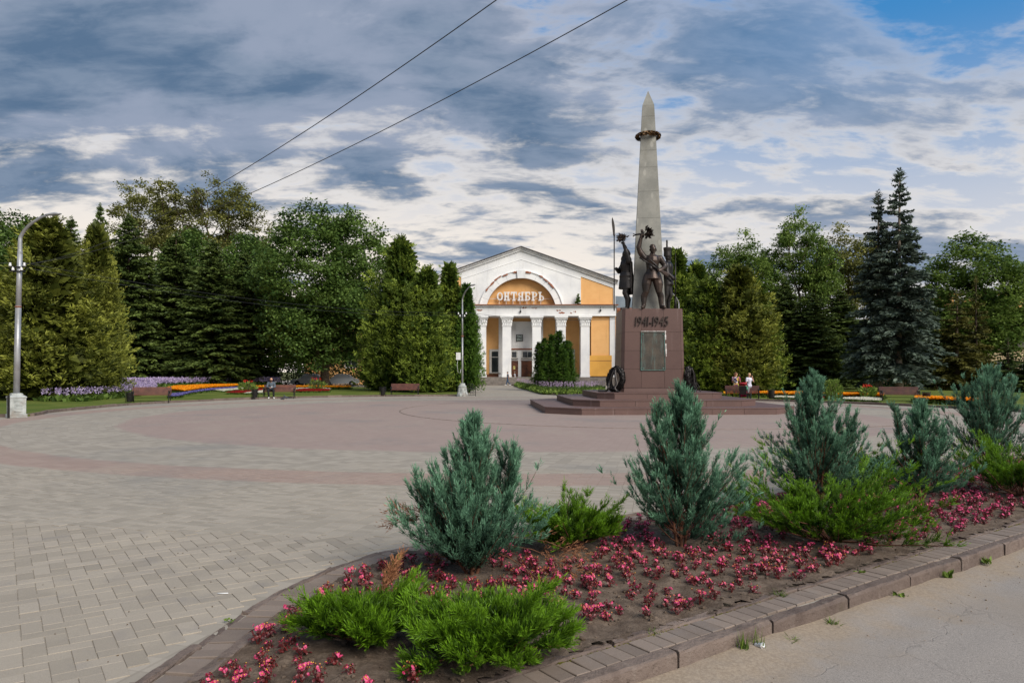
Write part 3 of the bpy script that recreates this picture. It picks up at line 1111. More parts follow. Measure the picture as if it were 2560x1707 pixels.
def monument():
    root = thing('monument', 'tall grey stone obelisk on a brown granite pedestal with dates and a bronze plaque', 'monument', (MC[0], MC[1], 0), MROT)
    def octo(h, c):
        return [(-h + c, -h), (h - c, -h), (h, -h + c), (h, h - c), (h - c, h), (-h + c, h), (-h, h - c), (-h, -h + c)]
    sz = 0.268
    for k, (h, c) in enumerate(((5.35, 1.35), (4.05, 1.0), (2.85, 0.66))):
        z0, z1 = k * sz, (k + 1) * sz
        st = MB().prism(octo(h - 0.05, c), z0 + 0.002, z1 - 0.045).build('step', MATS['lime'], root)
        st.rotation_euler = (0, 0, R(5))
        # cladding: riser slabs and a cap that overhangs a little
        cap = MB().prism(octo(h, c), z1 - 0.044, z1)
        cap.build('cap_slab', MATS['granite_step'], st)
        P = octo(h - 0.02, c)
        for a, b in zip(P, P[1:] + P[:1]):
            A, B = Vector((*a, 0)), Vector((*b, 0))
            L = (B - A).length
            n = max(1, int(round(L / 1.35)))
            d = (B - A).normalized()
            nr = Vector((d.y, -d.x, 0))
            for i in range(n):
                p, q = A + d * (L * i / n + 0.006), A + d * (L * (i + 1) / n - 0.006)
                m = MB().prism([(p.x, p.y), (q.x, q.y), (q.x - nr.x * 0.03, q.y - nr.y * 0.03), (p.x - nr.x * 0.03, p.y - nr.y * 0.03)][::1], z0 - 0.01, z1 - 0.047)
                m.build('slab', MATS['granite_step'], st)
    zb, zt = 3 * sz, zat(772, 33.0)
    hb, ht, cb, ct = 1.47, 1.38, 0.14, 0.13
    ped = MB().prism(octo(hb - 0.04, cb), zb, zt - 0.01, octo(ht - 0.04, ct)).build('pedestal', MATS['lime'], root)
    MB().prism(octo(hb - 0.012, cb), zb + 0.001, zb + 0.19, octo(hb - 0.03, cb)).build('plinth_course', MATS['granite_step'], ped)
    z0 = zb + 0.197
    rows = [0, 0.235, 0.47, 0.705, 1.0]
    Pb, Pt = octo(hb, cb), octo(ht, ct)
    def lerp(t):
        return [(a[0] + (b[0] - a[0]) * t, a[1] + (b[1] - a[1]) * t) for a, b in zip(Pb, Pt)]
    def tz(z):
        return (z - zb) / (zt - zb)
    for r_ in range(4):
        za, zc = z0 + (zt - z0) * rows[r_] + 0.005, z0 + (zt - z0) * rows[r_ + 1] - 0.005
        A, C = lerp(tz(za)), lerp(tz(zc))
        for e in range(8):
            cuts = [0, 0.30, 0.70, 1.0] if e % 2 == 0 else [0, 1.0]
            if e == 0 and r_ == 3:
                cuts = [0, 0.30, 0.70, 1.0]
            for u0, u1 in zip(cuts, cuts[1:]):
                def pt(Pl, u, inn):
                    a, b = Vector(Pl[e]), Vector(Pl[(e + 1) % 8])
                    p = a.lerp(b, u)
                    d = (b - a).normalized()
                    return (p.x - d.y * inn, p.y + d.x * inn)
                L = (Vector(A[e]) - Vector(A[(e + 1) % 8])).length
                g = 0.005 / L
                ua, ub = u0 + (g if u0 > 0 else 0.003), u1 - (g if u1 < 1 else 0.003)
                bot = [pt(A, ua, 0), pt(A, ub, 0), pt(A, ub, 0.035), pt(A, ua, 0.035)]
                top = [pt(C, ua, 0), pt(C, ub, 0), pt(C, ub, 0.035), pt(C, ua, 0.035)]
                MB().prism(bot, za, zc, top).build('slab', MATS['granite'], ped)
    MB().prism(octo(ht - 0.01, ct), zt - 0.004, zt + 0.012).build('top_slab', MATS['granite_step'], ped)
    # front frame of the pedestal: leaning plane at y = -(hb..ht)
    slope = (hb - ht) / (zt - zb)
    def front(x, z, out=0.0):
        return Vector((x, -(hb - slope * (z - zb)) - out, z))
    tilt = math.atan(slope)
    # bronze plaque with a moulded edge
    zc0, zc1, hw = zat(925, 33), zat(830, 33), 0.55
    q = NT('plaque_bronze')
    co = q.co()
    sp = q.n('ShaderNodeSeparateXYZ')
    q.l(co, sp.inputs[0])
    rowf = q.math('FRACT', q.math('MULTIPLY', sp.outputs[2], 17.0))
    letters = q.math('MULTIPLY', q.math('GREATER_THAN', rowf, 0.42), q.math('GREATER_THAN', q.noise(38, 2, 0.5, q.mapping(co, (1.6, 1, 0.2))), 0.47))
    base = q.mix(q.ss(q.noise(2.0, 5), 0.35, 0.65), srgb(92, 84, 74), srgb(72, 70, 64))
    base = q.mix(q.math('MULTIPLY', letters, 0.35), base, srgb(60, 54, 48))
    verd = q.ss(q.noise(2.2, 5, 0.6, q.mapping(co, (2.5, 1, 0.35))), 0.52, 0.72)
    base = q.mix(q.math('MULTIPLY', verd, 0.6), base, srgb(104, 128, 122))
    q.bump(letters, 0.5, 0.01)
    MATS['plaque'] = q.done(base, 0.45, 0.5, 0.5)
    MATS['verdigris'] = pm('verdigris', srgb(62, 92, 86), srgb(86, 128, 120), 6, 0.6, 0.3, 40, metal=0.2)
    pl = MB()
    pl.xz([(-hw, zc0), (hw, zc0), (hw - 0.03, zc1), (-hw + 0.03, zc1)], -0.03, 0.02)
    po = pl.build('plaque', MATS['plaque'], root)
    mid = (zc0 + zc1) / 2
    for p in po.data.vertices:
        y = -(hb - slope * (p.co.z - zb)) + p.co.y
        p.co.y = y
    def rail(x0, z0_, x1, z1_, w, mat, nm):
        m = MB()
        d = Vector((x1 - x0, 0, z1_ - z0_)).normalized()
        s = Vector((d.z, 0, -d.x)) * w / 2
        c = [Vector((x0, 0, z0_)) - s, Vector((x0, 0, z0_)) + s, Vector((x1, 0, z1_)) + s, Vector((x1, 0, z1_)) - s]
        vs = [front(p.x, p.z, 0.052) for p in c] + [front(p.x, p.z, 0.0) for p in c]
        m.add(vs, [(0, 1, 2, 3), (4, 7, 6, 5), (0, 4, 5, 1), (1, 5, 6, 2), (2, 6, 7, 3), (3, 7, 4, 0)])
        return m.build(nm, mat, po)
    rail(-hw, zc0, -hw + 0.03, zc1, 0.022, MATS['verdigris'], 'frame_rail')
    rail(hw, zc0, hw - 0.03, zc1, 0.020, MATS['verdigris'], 'frame_rail')
    rail(-hw, zc0, hw, zc0, 0.024, MATS['verdigris'], 'frame_rail')
    rail(-hw, zc1, hw, zc1, 0.03, MATS['plaque'], 'frame_rail')
    for sx in (-1, 1):
        for zz in (zc0 + 0.08, zc1 - 0.1):
            m = MB()
            m.ball(front(sx * (hw - 0.09), zz, 0.035), (0.035, 0.012, 0.035), 8, 5)
            m.build('bolt', MATS['verdigris'], po, True)
    # lime bled out of the joint beside the plaque
    m = MB()
    rg = random.Random(2)
    for k in range(26):
        z = zc1 + 0.03 - k * 0.045
        if 8 < k < 13:
            continue
        m.ball(front(hw + 0.02 + 0.004 * k * 0.4, z, 0.001), (rg.uniform(0.015, 0.04), 0.006, 0.035), 6, 4)
    for k in range(20):
        m.ball(front(-0.5 + k * 0.052, zc1 + 0.035, 0.001), (0.03, 0.006, rg.uniform(0.008, 0.02)), 6, 4)
    o = m.build('mortar_smear', pm('white_mortar', srgb(214, 210, 206), srgb(184, 176, 172), 9, 0.9, 0.4, 40), ped)
    o['kind'] = 'stuff'
    # the dates, raised numerals
    zn0, zn1 = zat(815, 33), zat(791, 33)
    def numeral(ch, x):
        cu = bpy.data.curves.new('numeral', 'FONT')
        cu.body = ch
        cu.size = (zn1 - zn0) / 0.70
        cu.extrude = 0.035
        cu.offset = 0.0
        cu.shear = 0.10
        ob = bpy.data.objects.new('numeral', cu)
        COL.objects.link(ob)
        dg = bpy.context.evaluated_depsgraph_get()
        me = bpy.data.meshes.new_from_object(ob.evaluated_get(dg))
        bpy.data.objects.remove(ob)
        w = [v.co.x for v in me.vertices]
        w0, w1 = min(w), max(w)
        sx = 0.66
        M = Matrix.Translation(front(x, zn0, 0.04)) @ Matrix.Rotation(math.pi / 2 - tilt, 4, 'X') @ Matrix.Diagonal((sx, 1, 1, 1)) @ Matrix.Translation((-w0, 0, 0))
        me.transform(M)
        me.materials.clear()
        obj('numeral', me, MATS['numeral'], ped)
        return (w1 - w0) * sx
    x = -0.80
    for ch in '1941-1945':
        x += numeral(ch, x) + (0.030 if ch != '1' else 0.042)
    # obelisk: blocks with open joints, wreath, pointed top
    za, zp, zz = zt + 0.013, zat(272, 34.6), zat(233, 34.6)
    wb, wt = 0.76, 0.275
    ob = MB().prism([(-wb + .02, -wb + .02), (wb - .02, -wb + .02), (wb - .02, wb - .02), (-wb + .02, wb - .02)], za, zp - .01,
                    [(-wt + .02, -wt + .02), (wt - .02, -wt + .02), (wt - .02, wt - .02), (-wt + .02, wt - .02)]).build('obelisk', MATS['obelisk'], root)
    ys = [772, 705, 636, 553, 487, 427, 385, 345, 300, 272]
    zs = [zat(y, 34.6) for y in ys]
    zs[0], zs[-1] = za, zp
    for a, b in zip(zs, zs[1:]):
        ra = wb + (wt - wb) * (a - za) / (zp - za)
        rb = wb + (wt - wb) * (b - za) / (zp - za)
        MB().prism([(-ra, -ra), (ra, -ra), (ra, ra), (-ra, ra)], a + 0.004, b - 0.004, [(-rb, -rb), (rb, -rb), (rb, rb), (-rb, rb)]).build('stone_block', MATS['obelisk'], ob)
    ob.rotation_euler = (0, 0, -MROT - R(8))
    tip = 0.012
    MB().prism([(-wt, -wt), (wt, -wt), (wt, wt), (-wt, wt)], zp, zz, [(-tip, -tip), (tip, -tip), (tip, tip), (-tip, tip)]).build('pyramidion', MATS['obelisk'], ob)
    # gilded oak wreath round the shaft
    zw = zat(345, 34.6)
    MATS['gilt'] = bronze_mat('gilt_bronze', srgb(112, 84, 52), srgb(78, 60, 42), 0.5, srgb(140, 108, 70))
    core = MB()
    cpts = [(0.50 * math.cos(t), 0.50 * math.sin(t), zw) for t in np.linspace(0, 2 * math.pi, 25)]
    core.tube(cpts, 0.052, 8, False)
    w_ = core.build('wreath', MATS['bronze_dark'], root, True)
    rng = np.random.default_rng(9)
    n = 620
    t = rng.uniform(0, 2 * math.pi, n)
    ph = rng.uniform(-1.7, 1.7, n)
    er = np.stack([np.cos(t), np.sin(t), 0 * t], 1)
    et = np.stack([-np.sin(t), np.cos(t), 0 * t], 1)
    nrm = er * np.cos(ph)[:, None] + np.array([0, 0, 1]) * np.sin(ph)[:, None]
    P = er * 0.50 + nrm * 0.05 + np.array([0, 0, zw])
    D = unit(et * rng.choice([-1, 1], n)[:, None] * 0.8 + nrm * 0.55)
    V, Q, T = leaves(P, D, rng.uniform(.09, .15, n), rng.uniform(.045, .07, n), rng, rng.uniform(0, 1, n), 0.3)
    o = obj('oak_leaves', npmesh('oak_leaves', V, Q, T), MATS['gilt'], w_)
    o['kind'] = 'stuff'
    return root, zt
MON, PTOP = monument()
def mon(x, y, z):
    """a point given in the monument's own frame"""
    c, s = math.cos(MROT), math.sin(MROT)
    return (MC[0] + c * x - s * y, MC[1] + s * x + c * y, z)

# ------------------------------------------------------------------ bronze figures on the pedestal
def head_parts(c, s, f, up=Vector((0, 0, 1))):
    """skull, jaw, nose, brow, ears for a head centred at c, scale s (half height), facing f"""
    f = Vector(f).normalized()
    c = Vector(c)
    sd_ = f.cross(up).normalized()
    e = [(c + up * s * 0.12, (s * 0.74, s * 0.80, s * 0.80)), (c + f * s * 0.16 - up * s * 0.42, (s * 0.54, s * 0.56, s * 0.5)),
         (c + f * s * 0.86 - up * s * 0.12, (s * 0.13, s * 0.13, s * 0.22)), (c + f * s * 0.70 + up * s * 0.20, (s * 0.42, s * 0.2, s * 0.12)),
         (c + f * s * 0.62 - up * s * 0.78, (s * 0.22, s * 0.2, s * 0.16)),
         (c + sd_ * s * 0.76 - up * s * 0.05, (s * 0.12, s * 0.16, s * 0.24)), (c - sd_ * s * 0.76 - up * s * 0.05, (s * 0.12, s * 0.16, s * 0.24)),
         (c + f * s * 0.74 - up * s * 0.46, (s * 0.26, s * 0.12, s * 0.06))]
    return e
def fingers(base, d, curl, s, n=4, spread=None):
    """four fingers and a thumb as short chains leaving the palm's end, bent towards curl"""
    d, curl = Vector(d).normalized(), Vector(curl).normalized()
    sd_ = d.cross(curl).normalized()
    out = []
    for k in range(4):
        L = s * (0.85, 1.0, 0.95, 0.75)[k]
        p = Vector(base) + sd_ * s * (k - 1.5) * 0.42
        a = p + (d * 0.7 + curl * 0.35) * L * 0.55
        b = a + (d * 0.1 + curl * 0.9) * L * 0.5
        out += [(p, s * .2, a, s * .18), (a, s * .18, b, s * .15)]
    p = Vector(base) - d * s * 0.9 - sd_ * s * 0.8
    a = p + (d * 0.6 - sd_ * 0.5 + curl * 0.3) * s * 0.6
    out += [(p, s * .22, a, s * .2), (a, s * .2, a + (d * 0.5 + curl * 0.7) * s * 0.45, s * .16)]
    return out
def soldier():
    s = (zat(614, 33.3) - PTOP) / 1.80
    px = (1627.5 - CX) / F * 33.3
    root = thing('soldier_statue', 'bronze soldier raising a bouquet, submachine gun across his belt, in front of the obelisk', 'statue', mon(0.02, -1.15, PTOP + 0.013), MROT, 'bronze statues on the pedestal')
    V_ = lambda x, y, z: Vector((x * s * 1.08, y * s, z * s))
    c = []
    def cap(a, ra, b, rb):
        c.append((V_(*a), ra * s * 1.13, V_(*b), rb * s * 1.13))
    # legs: weight even, feet apart; wide breeches, tall boots
    for sx, fx in ((-1, -0.225), (1, 0.235)):
        hip, knee, ank = (sx * 0.105, 0.0, 0.92), (sx * 0.165 + (0.0), -0.035, 0.50), (fx, 0.0, 0.10)
        cap(hip, 0.125, (sx * 0.155, -0.01, 0.70), 0.125)
        cap((sx * 0.155, -0.01, 0.70), 0.125, knee, 0.085)
        cap(knee, 0.080, (fx * 0.95, 0.015, 0.36), 0.082)
        cap((fx * 0.95, 0.015, 0.36), 0.080, ank, 0.058)
        cap((fx, 0.02, 0.05), 0.052, (fx + sx * 0.055, -0.17, 0.04), 0.045)
    # trunk
    cap((0, 0, 0.98), 0.15, (0, 0, 1.12), 0.145)
    cap((0, 0, 1.12), 0.145, (0, -0.02, 1.36), 0.175)
    cap((-0.12, 0, 1.42), 0.09, (0.12, 0, 1.42), 0.09)
    cap((0, 0, 1.46), 0.07, (0, -0.01, 1.56), 0.06)
    # right arm (seen on the left) raised, hand closed on the bouquet's stalk
    cap((-0.20, 0, 1.43), 0.082, (-0.315, -0.03, 1.60), 0.075)
    cap((-0.315, -0.03, 1.60), 0.072, (-0.36, -0.05, 1.73), 0.062)
    cap((-0.36, -0.05, 1.73), 0.066, (-0.30, -0.07, 2.00), 0.045)
    cap((-0.30, -0.07, 2.00), 0.045, (-0.285, -0.08, 2.07), 0.045)
    # left arm bent, hand on the gun
    cap((0.20, 0, 1.42), 0.085, (0.345, 0.02, 1.20), 0.066)
    cap((0.345, 0.02, 1.20), 0.064, (0.20, -0.15, 1.08), 0.048)
    cap((0.20, -0.15, 1.08), 0.045, (0.15, -0.18, 1.06), 0.045)
    c += fingers(V_(-0.285, -0.11, 2.09), (0.2, -0.3, 0.9), (0.3, 0.9, 0.1), 0.055 * s)
    c += fingers(V_(0.14, -0.20, 1.06), (-0.9, -0.1, -0.1), (-0.1, 0.4, -0.9), 0.055 * s)
    e = head_parts(V_(0.015, -0.03, 1.665), 0.128 * s, (0.12, -1, 0.05))
    def extra(mb):
        # flared tunic skirt, belt line, side cap
        mb.lathe([(0.165 * s, 1.10 * s), (0.185 * s, 1.0 * s), (0.225 * s, 0.84 * s), (0.228 * s, 0.825 * s), (0.10 * s, 0.86 * s)], 20)
        mb.lathe([(0.168 * s, 1.085 * s), (0.178 * s, 1.075 * s), (0.178 * s, 1.035 * s), (0.168 * s, 1.025 * s)], 20)
        M = Matrix.Rotation(R(14), 3, 'Y')
        mb.ball(V_(0.01, 0.0, 1.765), (0.085 * s, 0.115 * s, 0.062 * s), 14, 8, M)
        mb.ball(V_(0.005, -0.01, 1.735), (0.098 * s, 0.125 * s, 0.03 * s), 14, 8, M)
    body = blob('body', c, e, 0.027, 1, MATS['bronze'], root, extra)
    # folds, collar and strap
    m = MB()
    m.tube([V_(-0.155, -0.135, 1.44), V_(-0.05, -0.19, 1.33), V_(0.06, -0.20, 1.22), V_(0.15, -0.165, 1.10)], 0.014 * s, 6, flat=1.6)
    m.build('strap', MATS['bronze_dark'], root, True)
    m = MB()
    m.lathe([(0.072 * s, 0), (0.078 * s, 0.03 * s), (0.07 * s, 0.055 * s)], 14, V_(0, -0.005, 1.515))
    m.build('collar', MATS['bronze'], root, True)
    # submachine gun: jacket, receiver, drum, stock
    g = MB()
    a, b = V_(-0.36, -0.20, 1.42), V_(0.40, -0.20, 0.90)
    d = (b - a)
    g.tube([a, a + d * 0.35], 0.022 * s, 8)
    g.tube([a + d * 0.33, a + d * 0.62], 0.032 * s, 8)
    go = g.build('gun_barrel', MATS['bronze_dark'], root, True)
    g = MB()
    p = [a + d * 0.60, a + d * 0.72, a + d * 0.98]
    g.tube(p, [0.03 * s, 0.038 * s, 0.075 * s], 6, flat=0.45)
    g.build('gun_stock', MATS['bronze'], root)
    g = MB()
    pos = a + d * 0.42 + V_(-0.03, 0, -0.075)
    g.lathe([(0.07 * s, -0.03 * s), (0.075 * s, 0), (0.07 * s, 0.03 * s)], 14)
    mm = g.mesh('gun_drum', True)
    mm.transform(Matrix.Translation(pos) @ Matrix.Rotation(R(60), 4, 'Y'))
    obj('gun_drum', mm, MATS['bronze_dark'], root)
    bouquet(root, V_(-0.285, -0.10, 2.10), Vector((1, -0.1, 0.12)), s)
    return root
def bouquet(root, p, d, s):
    d = d.normalized()
    m = MB()
    m.tube([p - d * 0.20 * s, p + d * 0.06 * s], [0.022 * s, 0.03 * s], 6)
    for k in range(5):
        t = k * 1.3
        o = Vector((0, math.cos(t), math.sin(t))) * 0.03 * s
        m.tube([p - d * 0.17 * s + o * 0.4, p - d * 0.25 * s + o * 1.6], 0.008 * s, 5)
    m.build('bouquet_stalks', MATS['bronze_dark'], root, True)
    rng = np.random.default_rng(5)
    n = 90
    dd = np.array(d)
    D = unit(rng.normal(size=(n, 3)) + dd * 1.1)
    P = np.array(p + d * 0.13 * s) + D * 0.05 * s + rng.normal(size=(n, 3)) * 0.03 * s
    V, Q, T = leaves(P, D, rng.uniform(.10, .17, n) * s, rng.uniform(.05, .09, n) * s, rng, rng.uniform(0, 1, n), 0.35)
    o = obj('bouquet_leaves', npmesh('bouquet_leaves', V, Q, T), MATS['bronze'], root)
    m = MB()
    for k in range(9):
        q = rng.normal(size=3)
        q = q / np.linalg.norm(q)
        m.ball(p + d * 0.15 * s + Vector(q) * 0.07 * s, 0.042 * s, 7, 5)
    m.build('bouquet_flowers', MATS['bronze'], root, True)
def warrior():
    s = (zat(628, 34.4) - PTOP) / 1.80
    root = thing('warrior_statue', 'bronze medieval warrior in a pointed helmet with a long glaive beside the obelisk', 'statue', mon(-1.06, -0.25, PTOP + 0.013), MROT + R(-78), 'bronze statues on the pedestal')
    V_ = lambda x, y, z: Vector((x * s, y * s, z * s))
    c = []
    def cap(a, ra, b, rb):
        c.append((V_(*a), ra * s, V_(*b), rb * s))
    for sx, fy in ((-1, 0.06), (1, -0.06)):
        cap((sx * 0.10, 0.02, 0.90), 0.12, (sx * 0.13, -0.03 + fy, 0.52), 0.085)
        cap((sx * 0.13, -0.03 + fy, 0.52), 0.082, (sx * 0.14, 0.05 + fy, 0.34), 0.082)
        cap((sx * 0.14, 0.05 + fy, 0.34), 0.08, (sx * 0.15, 0.03 + fy, 0.09), 0.055)
        cap((sx * 0.15, 0.04 + fy, 0.05), 0.052, (sx * 0.17, -0.15 + fy, 0.04), 0.042)
    cap((0, 0, 0.95), 0.16, (0, 0, 1.12), 0.155)
    cap((0, 0, 1.12), 0.155, (0, -0.01, 1.36), 0.19)
    cap((-0.13, 0, 1.42), 0.10, (0.13, 0, 1.42), 0.10)
    cap((0, 0, 1.46), 0.08, (0, -0.01, 1.56), 0.07)
    # one forearm forward on the shaft, the other arm raised
    cap((-0.23, 0, 1.41), 0.092, (-0.27, -0.14, 1.20), 0.078)
    cap((-0.27, -0.14, 1.20), 0.07, (-0.14, -0.27, 1.26), 0.052)
    cap((0.23, 0, 1.43), 0.085, (0.22, -0.07, 1.70), 0.068)
    cap((0.22, -0.07, 1.70), 0.066, (0.15, -0.14, 1.95), 0.046)
    c += fingers(V_(-0.11, -0.30, 1.26), (0.5, -0.8, 0.1), (0.8, 0.4, -0.1), 0.055 * s)
    c += fingers(V_(0.14, -0.16, 1.99), (0.0, -0.4, 0.9), (-0.7, 0.4, 0.1), 0.055 * s)
    e = head_parts(V_(0, -0.02, 1.62), 0.118 * s, (0, -1, 0))
    e.append((V_(0, -0.11, 1.53), (0.07 * s, 0.06 * s, 0.10 * s)))
    def extra(mb):
        mb.lathe([(0.19 * s, 1.12 * s), (0.205 * s, 0.98 * s), (0.235 * s, 0.66 * s), (0.238 * s, 0.64 * s), (0.10 * s, 0.68 * s)], 20)
        mb.lathe([(0.195 * s, 1.06 * s), (0.212 * s, 1.05 * s), (0.212 * s, 1.0 * s), (0.198 * s, 0.99 * s)], 20)
        mb.lathe([(0.128 * s, 0.0), (0.125 * s, 0.06 * s), (0.085 * s, 0.14 * s), (0.028 * s, 0.20 * s), (0.014 * s, 0.28 * s)], 16, V_(0, 0, 1.65))
        mb.lathe([(0.15 * s, 0.0), (0.135 * s, 0.10 * s), (0.10 * s, 0.17 * s)], 16, V_(0, 0.015, 1.45))
    blob('body', c, e, 0.028, 1, MATS['bronze_dark'], root, extra)
    # cloak down the back
    m = MB()
    prev = None
    vs, fs = [], []
    nz, nx = 10, 14
    for i in range(nz + 1):
        z = 1.44 - 0.95 * i / nz
        for k in range(nx + 1):
            t = -1.25 + 2.5 * k / nx
            r = 0.20 + 0.05 * i / nz + 0.018 * math.sin(k * 2.1 + i * 0.2) * (i / nz)
            vs.append(V_(math.sin(t) * r, math.cos(t) * r * 0.9 + 0.0, z))
    for i in range(nz):
        for k in range(nx):
            a = i * (nx + 1) + k
            fs.append((a, a + 1, a + nx + 2, a + nx + 1))
    m.add(vs, fs)
    o = m.build('cloak', MATS['bronze_dark'], root, True)
    o.modifiers.new('thick', 'SOLIDIFY').thickness = 0.03
    bouquet(root, V_(0.15, -0.15, 2.02), Vector((-0.55, -0.1, 0.7)), s * 0.9)
    # scabbard
    m = MB()
    m.tube([V_(-0.20, -0.05, 0.98), V_(-0.27, 0.06, 0.60), V_(-0.29, 0.14, 0.34)], [0.028 * s, 0.026 * s, 0.016 * s], 6, flat=0.5)
    m.build('scabbard', MATS['bronze_dark'], root)
    # glaive
    m = MB()
    top = zat(543, 34.2) - PTOP
    bz = zat(588, 34.2) - PTOP
    x0, y0 = -0.10 * s, -0.345 * s
    m.tube([(x0, y0, 0), (x0, y0, bz)], 0.028, 7)
    m.ball((x0, y0, bz), (0.05, 0.05, 0.07), 8, 6)
    m.build('glaive_shaft', MATS['bronze_dark'], root, True)
    m = MB()
    n = 9
    vs = []
    for i in range(n + 1):
        t = i / n
        z = bz + (top - bz) * t
        w = 0.075 * (0.75 + 0.5 * math.sin(t * 2.2)) * (1 - t ** 5)
        bend = -0.10 * t ** 2.2
        for q in ((y0 + bend - w, 0), (y0 + bend, 0.014), (y0 + bend + w * 0.55, 0), (y0 + bend, -0.014)):
            vs.append((x0 + q[1], q[0], z))
    fs = [(i * 4 + k, i * 4 + (k + 1) % 4, i * 4 + 4 + (k + 1) % 4, i * 4 + 4 + k) for i in range(n) for k in range(4)]
    m.add(vs, fs)
    m.build('glaive_blade', MATS['bronze_dark'], root)
def grenadier():
    s = (zat(630, 35.0) - PTOP) / 1.85
    root = thing('grenadier_statue', 'bronze grenadier in a tall cap with a musket, mostly hidden behind the obelisk', 'statue', mon(0.98, 0.35, PTOP + 0.013), MROT + R(72), 'bronze statues on the pedestal')
    V_ = lambda x, y, z: Vector((x * s, y * s, z * s))
    c = []
    def cap(a, ra, b, rb):
        c.append((V_(*a), ra * s, V_(*b), rb * s))
    for sx, fy in ((-1, 0.04), (1, -0.05)):
        cap((sx * 0.09, 0, 0.92), 0.11, (sx * 0.11, -0.03 + fy, 0.50), 0.078)
        cap((sx * 0.11, -0.03 + fy, 0.50), 0.074, (sx * 0.12, 0.04 + fy, 0.33), 0.075)
        cap((sx * 0.12, 0.04 + fy, 0.33), 0.072, (sx * 0.12, 0.03 + fy, 0.09), 0.052)
        cap((sx * 0.12, 0.04 + fy, 0.05), 0.05, (sx * 0.15, -0.15 + fy, 0.04), 0.042)
    cap((0, 0, 0.98), 0.14, (0, -0.01, 1.36), 0.17)
    cap((-0.13, 0, 1.41), 0.085, (0.13, 0, 1.41), 0.085)
    cap((0, 0, 1.45), 0.07, (0, -0.01, 1.55), 0.06)
    cap((-0.21, 0, 1.40), 0.085, (-0.27, -0.03, 1.14), 0.068)
    cap((-0.27, -0.03, 1.14), 0.066, (-0.20, -0.20, 0.98), 0.046)
    cap((0.21, 0, 1.40), 0.085, (0.27, -0.04, 1.14), 0.068)
    cap((0.27, -0.04, 1.14), 0.066, (0.20, -0.20, 1.02), 0.046)
    c += fingers(V_(-0.18, -0.22, 0.95), (0.4, -0.6, -0.4), (0.8, 0.3, 0.1), 0.055 * s)
    c += fingers(V_(0.18, -0.22, 1.0), (-0.4, -0.6, -0.4), (-0.8, 0.3, 0.1), 0.055 * s)
    e = head_parts(V_(0, -0.02, 1.62), 0.115 * s, (0, -1, 0))
    def extra(mb):
        mb.lathe([(0.15 * s, 1.10 * s), (0.17 * s, 0.98 * s), (0.20 * s, 0.80 * s), (0.10 * s, 0.82 * s)], 18)
        mb.lathe([(0.115 * s, 0.0), (0.11 * s, 0.16 * s), (0.13 * s, 0.26 * s), (0.125 * s, 0.28 * s)], 16, V_(0, 0, 1.67))
    blob('body', c, e, 0.034, 1, MATS['bronze_dark'], root, extra)
    m = MB()
    x0, y0 = -0.16 * s, -0.26 * s
    top = zat(630, 34.9) - PTOP
    m.tube([(x0, y0, 0.02), (x0, y0, 0.42 * s)], [0.075, 0.04], 6, flat=0.5)
    m.tube([(x0, y0, 0.40 * s), (x0, y0, top - 0.62)], 0.03, 6)
    m.build('musket', MATS['bronze_dark'], root, True)
    m = MB()
    m.tube([(x0, y0, top - 0.66), (x0 + 0.04, y0, top - 0.60), (x0 + 0.045, y0, top)], [0.02, 0.022, 0.006], 4)
    m.build('bayonet', MATS['bronze_dark'], root)
    m = MB()
    for k in range(12):
        m.ball(V_(0.05 + 0.01 * math.sin(k), 0.02, 1.96 + 0.018 * k), (0.03 * s, 0.03 * s, 0.03 * s), 6, 5)
    m.build('plume', MATS['bronze_dark'], root, True)
soldier()
warrior()
grenadier()

